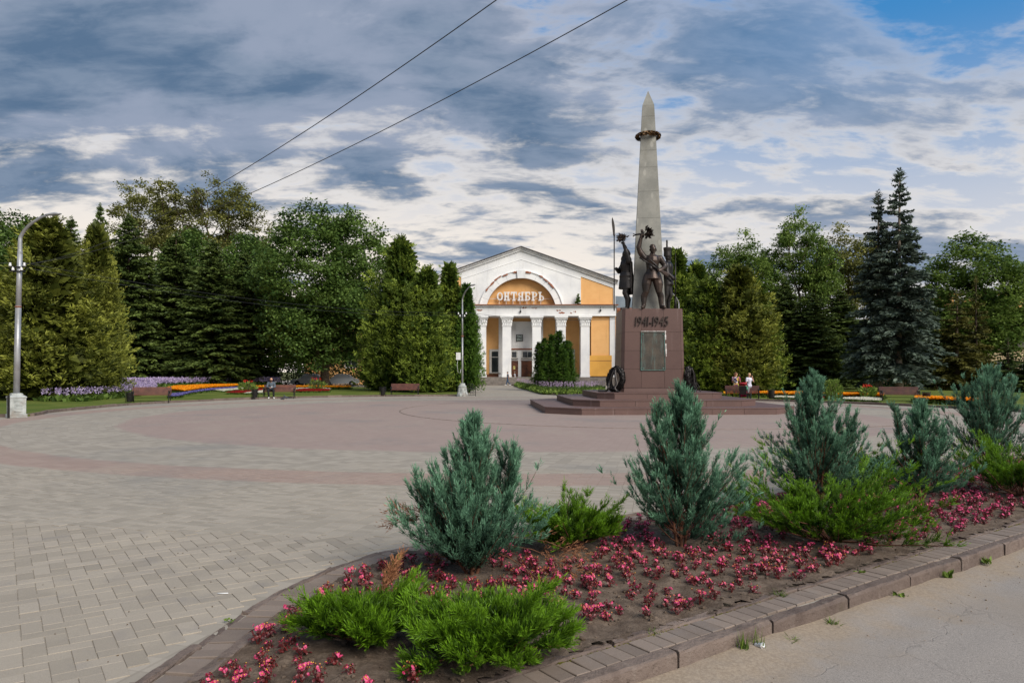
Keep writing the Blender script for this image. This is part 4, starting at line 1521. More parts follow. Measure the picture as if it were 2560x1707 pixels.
def bronze_wreath(loc, rz, lean, label, seed):
    root = thing('bronze_wreath', label, 'wreath', loc, rz, 'bronze wreaths leaning on the pedestal')
    A, B, tr = 0.36, 0.47, 0.135
    m = MB()
    M = Matrix.Rotation(-lean, 4, 'X')
    pts = []
    for t in np.linspace(0, 2 * math.pi, 33):
        pts.append(M @ Vector((A * math.sin(t), 0, B + tr * 0.9 - B * math.cos(t))))
    m.tube(pts, tr * 0.85, 10, False)
    ring = m.build('ring', MATS['bronze_dark'], root, True)
    rng = np.random.default_rng(seed)
    n = 1500
    t = rng.uniform(0, 2 * math.pi, n)
    ph = rng.uniform(0, 2 * math.pi, n)
    c = np.stack([A * np.sin(t), 0 * t, B + tr * .9 - B * np.cos(t)], 1)
    tang = unit(np.stack([A * np.cos(t), 0 * t, B * np.sin(t)], 1))
    rad = unit(np.stack([np.sin(t), 0 * t, -np.cos(t)], 1))
    nr = rad * np.cos(ph)[:, None] + np.array([0, -1, 0]) * np.sin(ph)[:, None]
    P = c + nr * tr * 0.8
    D = unit(tang * np.sign(np.sin(t))[:, None] + nr * 0.5)
    V, Q, T = leaves(P, D, rng.uniform(.07, .11, n), rng.uniform(.03, .045, n), rng, rng.uniform(0, 1, n), 0.3)
    V = V @ np.array(M.to_3x3()).T
    o = obj('laurel_leaves', npmesh('laurel_leaves', V, Q, T), MATS['bronze_dark'], ring)
    o['kind'] = 'stuff'
    for sx in (-1, 1):
        m = MB()
        pts = [Vector((sx * 0.02, -0.14, 1.02)), Vector((sx * 0.07, -0.20, 0.82)), Vector((sx * 0.15, -0.19, 0.55)), Vector((sx * 0.22, -0.20, 0.34)), Vector((sx * 0.17, -0.24, 0.20)),
               Vector((sx * 0.28, -0.22, 0.06)), Vector((sx * (0.55 if sx < 0 else 0.34), -0.24, 0.03)), Vector((sx * (0.72 if sx < 0 else 0.40), -0.26, 0.05))]
        pts = [M @ p if p.z > 0.3 else p for p in pts]
        vs, fs = [], []
        sm = smooth_line3(pts, 5)
        for i, p in enumerate(sm):
            d = (sm[min(i + 1, len(sm) - 1)] - sm[max(i - 1, 0)]).normalized()
            w = Vector((0.3, -0.5, 0.2)).cross(d).normalized() * 0.045
            vs += [p - w, p + w]
        for i in range(len(sm) - 1):
            fs.append((2 * i, 2 * i + 1, 2 * i + 3, 2 * i + 2))
        m.add(vs, fs)
        o = m.build('ribbon', MATS['bronze_dark'], root, True)
        o.modifiers.new('thick', 'SOLIDIFY').thickness = 0.018
    m = MB()
    m.ball(M @ Vector((0, -0.16, 1.05)), (0.07, 0.04, 0.05), 8, 6)
    m.build('ribbon_knot', MATS['bronze_dark'], root, True)
def smooth_line3(P, n):
    out = []
    for i in range(len(P) - 1):
        a, b, c, d = P[max(i - 1, 0)], P[i], P[i + 1], P[min(i + 2, len(P) - 1)]
        for k in range(n):
            t = k / n
            out.append(0.5 * ((2 * b) + (c - a) * t + (2 * a - 5 * b + 4 * c - d) * t * t + (3 * b - a - 3 * c + d) * t ** 3))
    out.append(P[-1])
    return out
bronze_wreath(mon(-1.78, -1.72, 0.806), MROT + R(-40), R(10), 'bronze laurel wreath with trailing ribbons at the pedestal corner nearer the cinema', 21)
bronze_wreath(mon(1.86, -1.2, 0.806), MROT + R(62), R(10), 'bronze laurel wreath seen edge-on at the pedestal corner nearer the spruces', 22)
# ================================================================== the cinema
def plaster(name, a, b, stain, amt=0.5, sc=0.5):
    q = NT(name)
    geo = q.n('ShaderNodeNewGeometry')
    pos = geo.outputs['Position']
    c = q.mix(q.ss(q.noise(sc, 6, 0.6, pos), 0.35, 0.68), a, b)
    run = q.noise(0.9, 6, 0.65, q.mapping(pos, (2.0, 2.0, 0.25)))
    c = q.mix(q.math('MULTIPLY', q.ss(run, 0.54, 0.76), amt), c, stain)
    chip = q.noise(3.2, 6, 0.75, pos)
    c = q.mix(q.math('MULTIPLY', q.ss(chip, 0.73, 0.76), 0.8), c, srgb(150, 104, 80))
    q.bump(q.noise(9, 6, 0.65, pos), 0.18, 0.02)
    return q.done(c, 0.85, 0, 0.25)
MATS['white'] = plaster('white_plaster', srgb(230, 230, 228), srgb(214, 215, 216), srgb(170, 166, 160), 0.35)
MATS['orange'] = plaster('orange_plaster', srgb(228, 178, 118), srgb(218, 166, 106), srgb(188, 138, 88), 0.35)
MATS['yellow'] = plaster('yellow_board', srgb(228, 172, 84), srgb(214, 160, 78), srgb(190, 140, 70), 0.3)
MATS['plinth'] = plaster('brown_plinth', srgb(140, 96, 74), srgb(120, 82, 66), srgb(90, 70, 60), 0.5)
MATS['stair'] = plaster('grey_stair', srgb(128, 120, 112), srgb(104, 98, 92), srgb(80, 76, 70), 0.6, 2.0)
MATS['roofing'] = pm('dark_roofing', srgb(62, 58, 58), srgb(84, 76, 72), 1.2, 0.7, 0.2, 6)
MATS['rust'] = pm('rusty_cornice', srgb(120, 76, 56), srgb(150, 100, 76), 1.5, 0.85, 0.3, 10)
MATS['peel'] = pm('bare_brickwork', srgb(160, 104, 78), srgb(130, 84, 66), 5, 0.95, 0.5, 20)
MATS['timber'] = pm('brown_door_timber', srgb(104, 62, 42), srgb(78, 46, 34), 2.5, 0.6, 0.2, 14)
MATS['frame'] = pm('white_window_frame', srgb(206, 204, 198), srgb(186, 184, 178), 4, 0.6, 0.1)
MATS['letter'] = pm('white_letter_paint', srgb(226, 226, 224), srgb(206, 206, 204), 3, 0.5, 0.05)
MATS['iron'] = pm('black_iron', srgb(34, 34, 35), srgb(50, 48, 46), 8, 0.5, 0.2, 40, metal=0.4)
def glass_mat(name, tintc, rough=0.06):
    q = NT(name)
    c = q.mix(q.ss(q.noise(0.9, 3), 0.35, 0.7), tintc, tuple(x * 0.55 for x in tintc))
    return q.done(c, rough, 0.0, 0.6)
MATS['glass'] = glass_mat('dark_window_glass', srgb(48, 54, 58))
MATS['glass_pale'] = glass_mat('curtained_window_glass', srgb(150, 160, 150), 0.2)

YB = 94.0
KX = YB / F
def bx(zx):
    return (zx / 3.92 - 180) * KX
def bz(zy):
    return EYE - (600 + zy / 3.92 - HZ) * KX
def cinema():
    bc = bx(795)
    root = thing('cinema', 'orange and white classical cinema with a gable, arch and square columns', 'building', (bc, YB, 0))
    def part(mb, name, mat, parent=None, smooth=False):
        o = mb.build(name, mat, None, smooth)
        o.data.transform(Matrix.Translation((-bc, -YB, 0)))
        o.parent = parent or root
        return o
    zg, ze, zcor, zpk = bz(1343), bz(745), bz(632), bz(66)
    xr, xl = bx(1722), 2 * bc - bx(1722)
    zer = bz(392)
    D = 42.0
    # podium with steps
    pod = None
    nst = 5
    for k in range(nst):
        z1 = zg * (k + 1) / nst
        y0 = YB - 1.1 - (nst - 1 - k) * 0.42 - 0.9
        o = part(MB().cbox(xl - 1.5, xr + 1.5 + 12, y0, YB + 6, z1 - zg / nst + 0.002, z1, 0.02), 'stair_step', MATS['stair'], pod)
        if pod is None:
            pod = o
    # body behind the portico
    yw = YB + 3.2
    body = part(MB().box(xl + 0.02, xr - 0.02, yw, YB + D, zg, zcor), 'wall', MATS['orange'])
    part(MB().box(xl - 0.03, xr + 0.03, yw - 0.05, yw + 0.3, zg, zg + 0.35), 'wall_plinth', MATS['plinth'], body)
    # end walls of the portico
    for x0, x1 in ((xl, bx(165) - 0.55), (bx(1482) + 0.03, xr)):
        w = part(MB().box(x0 + 0.02, x1 - 0.02, YB + 0.5, yw - 0.05, zg, ze), 'wing_wall', MATS['orange'])
        part(MB().box(x0 - 0.01, x1, YB + 0.45, YB + 0.6, zg, zg + 0.3), 'wall_plinth', MATS['plinth'], w)
    part(MB().box(bx(1668), xr + 0.02, YB + 0.38, YB + 0.9, zg, ze), 'corner_pilaster', MATS['white'])
    part(MB().box(2 * bc - xr - 0.02, 2 * bc - bx(1668), YB + 0.38, YB + 0.9, zg, ze), 'corner_pilaster', MATS['white'])
    yb = part(MB().box(bx(1470), bx(1686), YB + 0.28, YB + 0.44, bz(1335) + 0.02, bz(1130)), 'yellow_board', MATS['yellow'])
    part(MB().box(bx(1470), bx(1686), YB + 0.265, YB + 0.279, bz(1184), bz(1180)), 'board_joint', MATS['plinth'], yb)
    # entablature
    ent = part(MB().box(xl - 0.05, xr + 0.05, YB + 0.1, yw + 0.5, ze, zcor - 0.28), 'entablature', MATS['white'])
    part(MB().box(xl - 0.20, xr + 0.22, YB - 0.15, yw + 0.5, zcor - 0.28, zcor - 0.10), 'cornice', MATS['white'], ent)
    part(MB().box(xl - 0.30, xr + 0.32, YB - 0.35, yw + 0.5, zcor - 0.10, zcor), 'cornice_cap', MATS['rust'], ent)
    den = MB()
    n = 74
    for k in range(n):
        x = xl + (xr - xl) * (k + 0.5) / n
        den.box(x - 0.06, x + 0.06, YB - 0.02, YB + 0.1, zcor - 0.40, zcor - 0.285)
    part(den, 'dentils', MATS['white'], ent)['kind'] = 'stuff'
    part(MB().box(xl - 0.08, xr + 0.08, YB + 0.04, YB + 0.1, ze + 0.02, ze + 0.12), 'architrave_fillet', MATS['white'], ent)
    # gable wall: white centre, orange ends
    xw = bx(1385)
    xwl = 2 * bc - xw
    slope = (zpk - zer) / (xr - bc)
    zr = lambda x: zpk - slope * abs(x - bc)
    yg = YB + 0.6
    ra, rb_ = 350 * KX / 3.92, 412 * KX / 3.92
    zc0 = bz(716)
    def arch_pts(r, n=40):
        a0 = math.asin((zcor - zc0) / r)
        return [(bc + r * math.cos(a), zc0 + r * math.sin(a)) for a in np.linspace(a0, math.pi - a0, n)]
    inner = arch_pts(ra)
    # gable in strips so the arch stays open
    gm = MB()
    m = len(inner)
    for (xa, za), (xb, zb_) in zip(inner, inner[1:]):
        gm.xz([(xb, zb_), (xa, za), (xa, zr(xa) - 0.3), (xb, zr(xb) - 0.3)], yg, yg + 0.7)
    gm.xz([(inner[0][0], zcor), (xw, zcor), (xw, zr(xw) - 0.3), (inner[0][0], zr(inner[0][0]) - 0.3)], yg, yg + 0.7)
    gm.xz([(xwl, zcor), (inner[-1][0], zcor), (inner[-1][0], zr(inner[-1][0]) - 0.3), (xwl, zr(xwl) - 0.3)], yg, yg + 0.7)
    gab = part(gm, 'gable_wall', MATS['white'])
    for sx in (1, -1):
        x0, x1 = (xw, xr) if sx > 0 else (xl, xwl)
        part(MB().xz([(x0, zcor), (x1, zcor), (x1, zr(x1) - 0.3), (x0, zr(x0) - 0.3)], yg + 0.12, yg + 0.7), 'gable_panel', MATS['orange'], gab)
        part(MB().xz([(x0, zr(x0) - 1.05), (x1, zr(x1) - 1.05), (x1, zr(x1) - 0.25), (x0, zr(x0) - 0.25)], yg + 0.03, yg + 0.119), 'gable_frieze', MATS['white'], gab)
    part(MB().box(xr - 0.22, xr + 0.04, yg + 0.02, yg + 0.6, zcor, zr(xr) - 0.3), 'corner_strip', MATS['white'], gab)
    part(MB().box(xl - 0.04, xl + 0.22, yg + 0.02, yg + 0.6, zcor, zr(xl) - 0.3), 'corner_strip', MATS['white'], gab)
    # a thin raised line following the gable
    for sx in (1, -1):
        p = [(bc, zpk - 1.55), (bc + sx * (xw - bc), zr(xw) - 1.35)]
        if sx < 0:
            p = p[::-1]
        part(MB().xz([(p[0][0], p[0][1] - 0.05), (p[1][0], p[1][1] - 0.05), (p[1][0], p[1][1] + 0.05), (p[0][0], p[0][1] + 0.05)], yg - 0.04, yg - 0.001), 'gable_moulding', MATS['white'], gab)
    # raking cornice and roof
    for sx in (1, -1):
        e = bc + sx * (xr - bc + 0.35)
        def rake(o0, o1, y0, y1, mat, nm):
            q = [(bc, zpk + o0), (e, zr(e) + o0), (e, zr(e) + o1), (bc, zpk + o1)]
            if sx < 0:
                q = [(x_, z_) for x_, z_ in q][::-1]
            return part(MB().xz(q, y0, y1), nm, mat, gab if nm != 'roof' else None)
        rake(-0.42, -0.16, yg - 0.22, yg + 0.3, MATS['white'], 'rake_cornice')
        rake(-0.16, 0.0, yg - 0.45, yg + 0.3, MATS['white'], 'rake_cornice')
        rf = rake(0.002, 0.10, yg - 0.62, YB + D, MATS['roofing'], 'roof')
    # niche behind the arch, archivolt of separate stones
    nb = MB().xz([(inner[0][0], zcor)] + inner + [(inner[-1][0], zcor)], yg + 0.9, yg + 1.0)
    niche = part(MB().xz([(p[0], p[1]) for p in inner], yg + 0.9, yg + 1.0), 'arch_niche', MATS['orange'])
    part(MB().box(bc - 6.2, bc + 6.2, yg + 1.01, yg + 1.2, zcor, bz(330)), 'gable_backing', MATS['orange'], niche)
    for (xa, za), (xb, zb_) in zip(inner, inner[1:]):
        pass
    arc_in = arch_pts(ra + 0.0, 16)
    ka = math.asin((zcor - zc0) / ra)
    angs = np.linspace(ka * 0.55, math.pi - ka * 0.55, 12)
    arch = None
    vo = MB()
    def seg(a0, a1, r0, r1, y0, y1, n=5):
        pts = [(bc + r0 * math.cos(a), zc0 + r0 * math.sin(a)) for a in np.linspace(a1, a0, n)] + [(bc + r1 * math.cos(a), zc0 + r1 * math.sin(a)) for a in np.linspace(a0, a1, n)]
        pts = [(x_, max(z_, zcor)) for x_, z_ in pts]
        return MB().xz(pts[::-1], y0, y1)
    for i in range(len(angs) - 1):
        g = 0.002
        o = part(seg(angs[i] + g, angs[i + 1] - g, ra - 0.02, rb_, yg - 0.16, yg - 0.001), 'arch_stone', MATS['white'], arch)
        if arch is None:
            arch = o
        part(seg(angs[i] + g, angs[i + 1] - g, rb_ + 0.001, rb_ + 0.10, yg - 0.28, yg - 0.001), 'arch_moulding', MATS['white'], arch)
    kc = math.pi / 2
    part(seg(kc - 0.10, kc + 0.10, ra - 0.06, rb_ + 0.14, yg - 0.34, yg - 0.29), 'keystone', MATS['white'], arch)
    rg = random.Random(14)
    for a in (0.72, 0.80, 0.95, 1.06, 1.72, 1.95, 2.1, 2.22, 2.36, 2.5, 1.40):
        m_ = MB()
        r_ = rb_ + rg.uniform(-0.10, 0.06)
        for k in range(6):
            aa = a + rg.uniform(-0.05, 0.05)
            m_.ball((bc + r_ * math.cos(aa), yg - 0.285, zc0 + r_ * math.sin(aa)), (rg.uniform(.08, .3), 0.02, rg.uniform(.05, .14)), 7, 4, Matrix.Rotation(math.pi / 2 - aa, 3, 'Y'))
        part(m_, 'peeled_patch', MATS['peel'], arch)['kind'] = 'stuff'
    for zx, zy, w, h in ((395, 688, 0.42, 0.10), (1165, 690, 0.28, 0.10), (1195, 712, 0.45, 0.13), (1320, 700, 0.15, 0.12), (1285, 715, 0.12, 0.1), (825, 662, 0.3, 0.1), (925, 668, 0.35, 0.06)):
        m_ = MB()
        for k in range(7):
            m_.ball((bx(zx) + rg.uniform(-w, w), YB + 0.1, bz(zy) + rg.uniform(-h, h) * 0.6), (w * 0.35, 0.02, h * 0.7), 7, 4)
        part(m_, 'peeled_patch', MATS['peel'], ent)['kind'] = 'stuff'
    # columns
    def column(zx):
        cx = bx(zx)
        w = 0.575
        col = part(MB().box(cx - w, cx + w, YB + 0.2, YB + 0.2 + 2 * w, zg + 0.002, ze - 1.32), 'column', MATS['white'])
        part(MB().box(cx - w - 0.05, cx + w + 0.05, YB + 0.15, YB + 0.25 + 2 * w, zg + 0.003, zg + 0.30), 'column_base', MATS['white'], col)
        y0, y1 = YB + 0.2, YB + 0.2 + 2 * w
        def sq(e, z):
            return [(cx - w - e, y0 - e, z), (cx + w + e, y0 - e, z), (cx + w + e, y1 + e, z), (cx - w - e, y1 + e, z)]
        lev = [(0.05, -1.318), (0.09, -1.26), (0.05, -1.20), (0.02, -1.18), (0.05, -0.8), (0.12, -0.5), (0.22, -0.30), (0.20, -0.22), (0.30, -0.20), (0.30, -0.002)]
        vs = []
        for e, dz in lev:
            vs += sq(e, ze + dz)
        fs = [(i * 4 + k, i * 4 + (k + 1) % 4, i * 4 + 4 + (k + 1) % 4, i * 4 + 4 + k) for i in range(len(lev) - 1) for k in range(4)]
        fs += [(3, 2, 1, 0), tuple(range(4 * len(lev) - 4, 4 * len(lev)))]
        cap = part(MB().add(vs, fs), 'capital', MATS['white'], col)
        # acanthus relief: leaves, corner volutes and a palmette
        rl = MB()
        for side in range(2):
            for k in range(5):
                u = -w + (k + 0.5) * 2 * w / 5
                for r_ in range(2):
                    z = ze - 1.0 + r_ * 0.34
                    if side == 0:
                        rl.ball((cx + u + (0.11 if r_ else 0), y0 - 0.05 - 0.05 * r_, z), (0.10, 0.05, 0.18), 7, 5)
                        rl.ball((cx + u + (0.11 if r_ else 0), y0 - 0.09 - 0.05 * r_, z + 0.15), (0.085, 0.05, 0.04), 6, 4)
                    else:
                        sgn = -1 if cx > 0 else 1
                        rl.ball((cx + sgn * (w + 0.05 + 0.05 * r_), y0 + w + u, z), (0.05, 0.10, 0.18), 7, 5)
            for sx in (-1, 1):
                rl.ball((cx + sx * (w + 0.10), y0 - 0.14, ze - 0.38), (0.14, 0.10, 0.15), 8, 6)
                rl.ball((cx + sx * 0.22, y0 - 0.14, ze - 0.42), (0.11, 0.06, 0.11), 8, 6)
            rl.ball((cx, y0 - 0.14, ze - 0.55), (0.10, 0.06, 0.14), 8, 6)
        part(rl, 'leaf_relief', MATS['white'], col)['kind'] = 'stuff'
        return col
    for zx in (165, 407, 655, 948, 1190, 1425):
        column(zx)
    # pilasters on the back wall (they line up behind the columns)
    def ux(zx):       # a point on the back wall seen through column-plane coordinate zx
        return bx(zx) * yw / YB
    def uz(zy):
        return EYE + (bz(zy) - EYE) * yw / YB
    for zx0, zx1 in ((575, 690), (905, 1010)):
        part(MB().box(ux(zx0), ux(zx1), yw - 0.22, yw - 0.001, zg + 0.003, ze), 'pilaster', MATS['white'], body)
    for zx0, zx1 in ((1130, 1160), (1368, 1392)):
        part(MB().box(ux(zx0), ux(zx1) + 0.5, yw - 0.2, yw - 0.001, zg + 0.003, ze), 'pilaster', MATS['white'], body)
    # central bay
    x0, x1 = ux(690) + 0.002, ux(905) - 0.002
    bay = part(MB().box(x0, x1, yw - 0.12, yw - 0.001, zg + 0.003, uz(800)), 'portal', MATS['white'])
    part(MB().box(x0 + 0.25, x1 - 0.25, yw - 0.155, yw - 0.121, uz(1040), uz(880)), 'portal_panel', MATS['white'], bay)
    part(MB().box(x0, x1, yw - 0.26, yw - 0.121, uz(1075), uz(1062)), 'portal_ledge', MATS['rust'], bay)
    part(MB().box(x0, x1, yw - 0.30, yw - 0.121, uz(818), uz(800)), 'portal_cornice', MATS['white'], bay)
    def window(zx0, zx1, zy0, zy1, mull, gl, nm='window', parent=None):
        xa, xb, za, zb_ = ux(zx0), ux(zx1), uz(zy1), uz(zy0)
        ys = yw - 0.125 if parent is bay else yw - 0.002
        w = part(MB().box(xa - 0.12, xb + 0.12, ys - 0.10, ys, za - 0.12, zb_ + 0.12), nm, MATS['frame'], parent)
        n = len(mull) + 1
        ed = [xa] + [ux(q) for q in mull] + [xb]
        for a, b in zip(ed, ed[1:]):
            part(MB().box(a + 0.03, b - 0.03, ys - 0.115, ys - 0.101, za, zb_), 'pane', gl, w)
        part(MB().box(xa - 0.2, xb + 0.2, ys - 0.22, ys - 0.101, za - 0.22, za - 0.122), 'sill', MATS['stair'], w)
        return w
    window(703, 752, 1095, 1150, [], MATS['glass'], parent=bay)
    window(808, 902, 1095, 1150, [858], MATS['glass'], parent=bay)
    def tall(zx0, zx1, zy0, zy1, gl, full=True):
        xa, xb, za, zb_ = ux(zx0), ux(zx1), uz(zy1), uz(zy0)
        w = part(MB().box(xa - 0.3, xb + 0.3, yw - 0.14, yw - 0.002, za - 0.1, zb_ + 0.3), 'window', MATS['frame'])
        zt = zb_ - (zb_ - za) * 0.27
        part(MB().box(xa, xb, yw - 0.155, yw - 0.141, zt + 0.05, zb_), 'pane', gl, w)
        part(MB().box(xa, xb, yw - 0.155, yw - 0.141, za, zt - 0.05), 'pane', gl, w)
        part(MB().box(xa - 0.35, xb + 0.35, yw - 0.28, yw - 0.141, za - 0.2, za - 0.101), 'sill', MATS['stair'], w)
        return w
    tall(507, 570, 1092, 1295, MATS['glass'])
    tall(262, 325, 1118, 1300, MATS['glass_pale'])
    tall(1255, 1300, 1092, 1295, MATS['glass'])
    def door(zx0, zx1, leaves_):
        xa, xb, za, zb_ = ux(zx0), ux(zx1), zg + 0.05, uz(1187)
        f = part(MB().box(xa - 0.08, xb + 0.08, yw - 0.16, yw - 0.121, za, zb_ + 0.08), 'door', MATS['timber'], bay)
        for k in range(leaves_):
            a = xa + (xb - xa) * k / leaves_ + 0.015
            b = xa + (xb - xa) * (k + 1) / leaves_ - 0.015
            part(MB().box(a, b, yw - 0.20, yw - 0.161, za, zb_), 'door_leaf', MATS['timber'], f)
            part(MB().box(a + 0.12, b - 0.12, yw - 0.215, yw - 0.201, za + 0.35, za + 1.0), 'door_panel', MATS['timber'], f)
            part(MB().box(a + 0.12, b - 0.12, yw - 0.215, yw - 0.201, za + 1.25, zb_ - 0.15), 'door_panel', MATS['timber'], f)
            part(MB().tube([(b - 0.07, yw - 0.25, za + 0.95), (b - 0.07, yw - 0.25, za + 1.25)], 0.02, 6), 'door_handle', MATS['iron'], f)
        return f
    d1 = door(700, 760, 1)
    door(802, 903, 2)
    q = NT('notice_print')
    gx = q.ss(q.noise(9, 2), 0.5, 0.56)
    MATS['notice'] = q.done(q.mix(gx, srgb(226, 208, 130), srgb(120, 130, 70)), 0.8)
    part(MB().box(ux(718), ux(738), yw - 0.225, yw - 0.216, uz(1265), uz(1235)), 'notice', MATS['notice'], d1)
    # security lamps under the cornice
    for zx, zy in ((790, 700), (1573, 690)):
        l_ = part(MB().box(bx(zx) - 0.09, bx(zx) + 0.09, YB - 0.15, YB + 0.099, bz(zy) - 0.12, bz(zy) + 0.12), 'flood_lamp', MATS['iron'])
        part(MB().tube([(bx(zx), YB - 0.02, bz(zy) + 0.1), (bx(zx), YB - 0.02, bz(zy) + 0.55)], 0.02, 5), 'lamp_bracket', MATS['iron'], l_)
    part(MB().tube([(xr + 0.12, YB + 0.25, zcor - 0.3), (xr + 0.12, YB + 0.25, zg)], 0.07, 7), 'downpipe', MATS['stair'])
    # side wings, set back
    for sx in (1, -1):
        xa, xb = (xr + 0.03, xr + 17) if sx > 0 else (xl - 17, xl - 0.03)
        wg = part(MB().box(xa, xb, YB + 3.6, YB + 22, 0, zcor - 0.55), 'side_wing', MATS['orange'])
        part(MB().box(xa - (0.2 if sx < 0 else 0), xb + (0.2 if sx > 0 else 0), YB + 3.2, YB + 22.3, zcor - 0.55, zcor - 0.15), 'wing_cornice', MATS['rust'], wg)
        part(MB().xz([(xa, zcor - 0.15), (xb, zcor - 0.15), (xb, zcor + 0.2), (xa, zcor + 1.5)] if sx > 0 else [(xa, zcor - 0.15), (xb, zcor - 0.15), (xb, zcor + 1.5), (xa, zcor + 0.2)], YB + 3.4, YB + 22), 'wing_roof',
             pm('blue_grey_roof', srgb(112, 126, 138), srgb(134, 146, 156), 0.8, 0.5, 0.1, metal=0.3), wg)
        for k in range(4):
            xm = xa + (k + 0.6) * 4.0
            w = part(MB().box(xm - 0.9, xm + 0.9, YB + 3.52, YB + 3.6, 2.2, 6.2), 'window', MATS['frame'], wg)
            for a, b in ((-0.8, -0.04), (0.04, 0.8)):
                part(MB().box(xm + a, xm + b, YB + 3.505, YB + 3.519, 2.35, 6.05), 'pane', MATS['glass'], wg)
    return root, yw, zcor, yg, bc, uz, ux
CIN, YW, ZCOR, YG, BC, UZ, UX = cinema()

def cinema_sign():
    root = thing('cinema_sign', 'white slab-serif letters on rods under the arch of the cinema', 'sign', (BC, YG + 0.45, ZCOR))
    zb_, zt = bz(589) - ZCOR, bz(500) - ZCOR
    H = zt - zb_
    # strokes of each letter on a unit square: boxes (x0,x1,z0,z1) and bowls (cx,cz,rx,rz,a0,a1,width)
    S_ = 0.24
    L = {
        'O': ([], [(.5, .5, .38, .40, 0, 360, .25)], 1.0),
        'K': ([(.10, .36, 0, 1), (.0, .46, 0, .13), (.0, .46, .87, 1), (.30, .62, .42, .58), (.58, .84, 0, .50), (.60, .82, .5, 1), (.52, 1.0, 0, .13), (.54, .98, .87, 1)], [], 1.0),
        'T': ([(.38, .64, 0, 1), (.24, .78, 0, .13), (.0, 1.0, .84, 1), (.0, .14, .66, .9), (.88, 1.0, .66, .9)], [], 1.0),
        'Ya': ([(.62, .88, 0, 1), (.52, 1.0, 0, .13), (.60, 1.0, .87, 1), (.40, .7, .40, .55), (.12, .38, .05, .44), (.0, .46, 0, .13)], [(.46, .70, .26, .21, 90, 270, .22)], 1.0),
        'Be': ([(.12, .38, 0, 1), (.0, .5, 0, .13), (.0, .90, .86, 1), (.78, .90, .66, .9), (.3, .56, .46, .60)], [(.54, .30, .26, .22, -90, 90, .22)], 0.95),
        'R': ([(.12, .38, 0, 1), (.0, .52, 0, .13), (.0, .5, .87, 1), (.3, .56, .38, .52)], [(.54, .69, .26, .22, -90, 90, .22)], 0.95),
        'soft': ([(.12, .38, 0, 1), (.0, .5, 0, .13), (.0, .5, .87, 1), (.3, .56, .46, .60)], [(.54, .29, .26, .22, -90, 90, .22)], 0.92)}
    x = bx(556) - BC
    total = bx(1028) - bx(556)
    order = ['O', 'K', 'T', 'Ya', 'Be', 'R', 'soft']
    gap = 0.11
    W = (total - gap * 6) / 7
    for ch in order:
        bxs, bowls, _ = L[ch]
        m = MB()
        for k, (a, b, c, d) in enumerate(bxs):
            m.box(x + a * W, x + b * W, -0.10 + 0.0015 * k, 0.06 - 0.0015 * k, zb_ + c * H, zb_ + d * H)
        for (cx, cz, rx, rz, a0, a1, w) in bowls:
            n = 20 if a1 - a0 > 300 else 11
            an = np.radians(np.linspace(a0, a1, n))
            vs, fs = [], []
            for t in an:
                for e in (1, -1):
                    px, pz = x + (cx + (rx + e * w / 2) * math.cos(t)) * W, zb_ + (cz + (rz + e * w * 0.22) * math.sin(t)) * H
                    vs += [(px, -0.115, pz), (px, 0.05, pz)]
            for i in range(n - 1):
                a = i * 4
                fs += [(a, a + 4, a + 6, a + 2), (a + 1, a + 3, a + 7, a + 5), (a, a + 1, a + 5, a + 4), (a + 2, a + 6, a + 7, a + 3)]
            m.add(vs, fs)
        o = m.build('letter', MATS['letter'], root)
        xm = x + W * 0.5
        MB().tube([(xm - 0.1, 0.0, 0.0), (xm - 0.1, 0.0, zb_ + 0.02)], 0.03, 5).build('support_rod', MATS['letter'], root)
        x += W + gap
    for zz in (0.35, 0.72):
        MB().tube([(bx(470) - BC, 0.12, zb_ + H * 0.25), (bx(1125) - BC, 0.12, zb_ + H * 0.25)], 0.035, 5).build('rail', MATS['frame'], root)
        break
cinema_sign()
def clock():
    x0, x1, z0, z1 = UX(745), UX(812), UZ(995), UZ(925)
    cx, cz, w = (x0 + x1) / 2, (z0 + z1) / 2, (x1 - x0) / 2
    root = thing('wall_clock', 'square wall clock in a dark frame above the cinema doors', 'clock', (cx, YW - 0.17, cz))
    MB().box(-w, w, -0.10, 0, -w, w).build('frame', MATS['iron'], root)
    MB().box(-w + .09, w - .09, -0.115, -0.101, -w + .09, w - .09).build('face', pm('clock_face', srgb(150, 160, 156), srgb(134, 146, 142), 4, 0.4, 0), root)
    for k in range(12):
        t = k * math.pi / 6
        r0 = w * 0.68
        m = MB()
        m.box(-0.025, 0.025, -0.124, -0.116, -0.06, 0.06)
        me = m.mesh('hour_mark')
        me.transform(Matrix.Translation((r0 * math.sin(t), 0, r0 * math.cos(t))) @ Matrix.Rotation(t, 4, 'Y'))
        obj('hour_mark', me, MATS['iron'], root)
    for L, wd, ang in ((0.62, 0.035, R(-74)), (0.42, 0.05, R(113))):
        me = MB().box(-wd, wd, -0.135 - wd * 0.2, -0.126 - wd * 0.1, -0.12, w * L * 1.25).mesh('hand')
        me.transform(Matrix.Rotation(ang, 4, 'Y'))
        obj('hand', me, MATS['iron'], root)
clock()

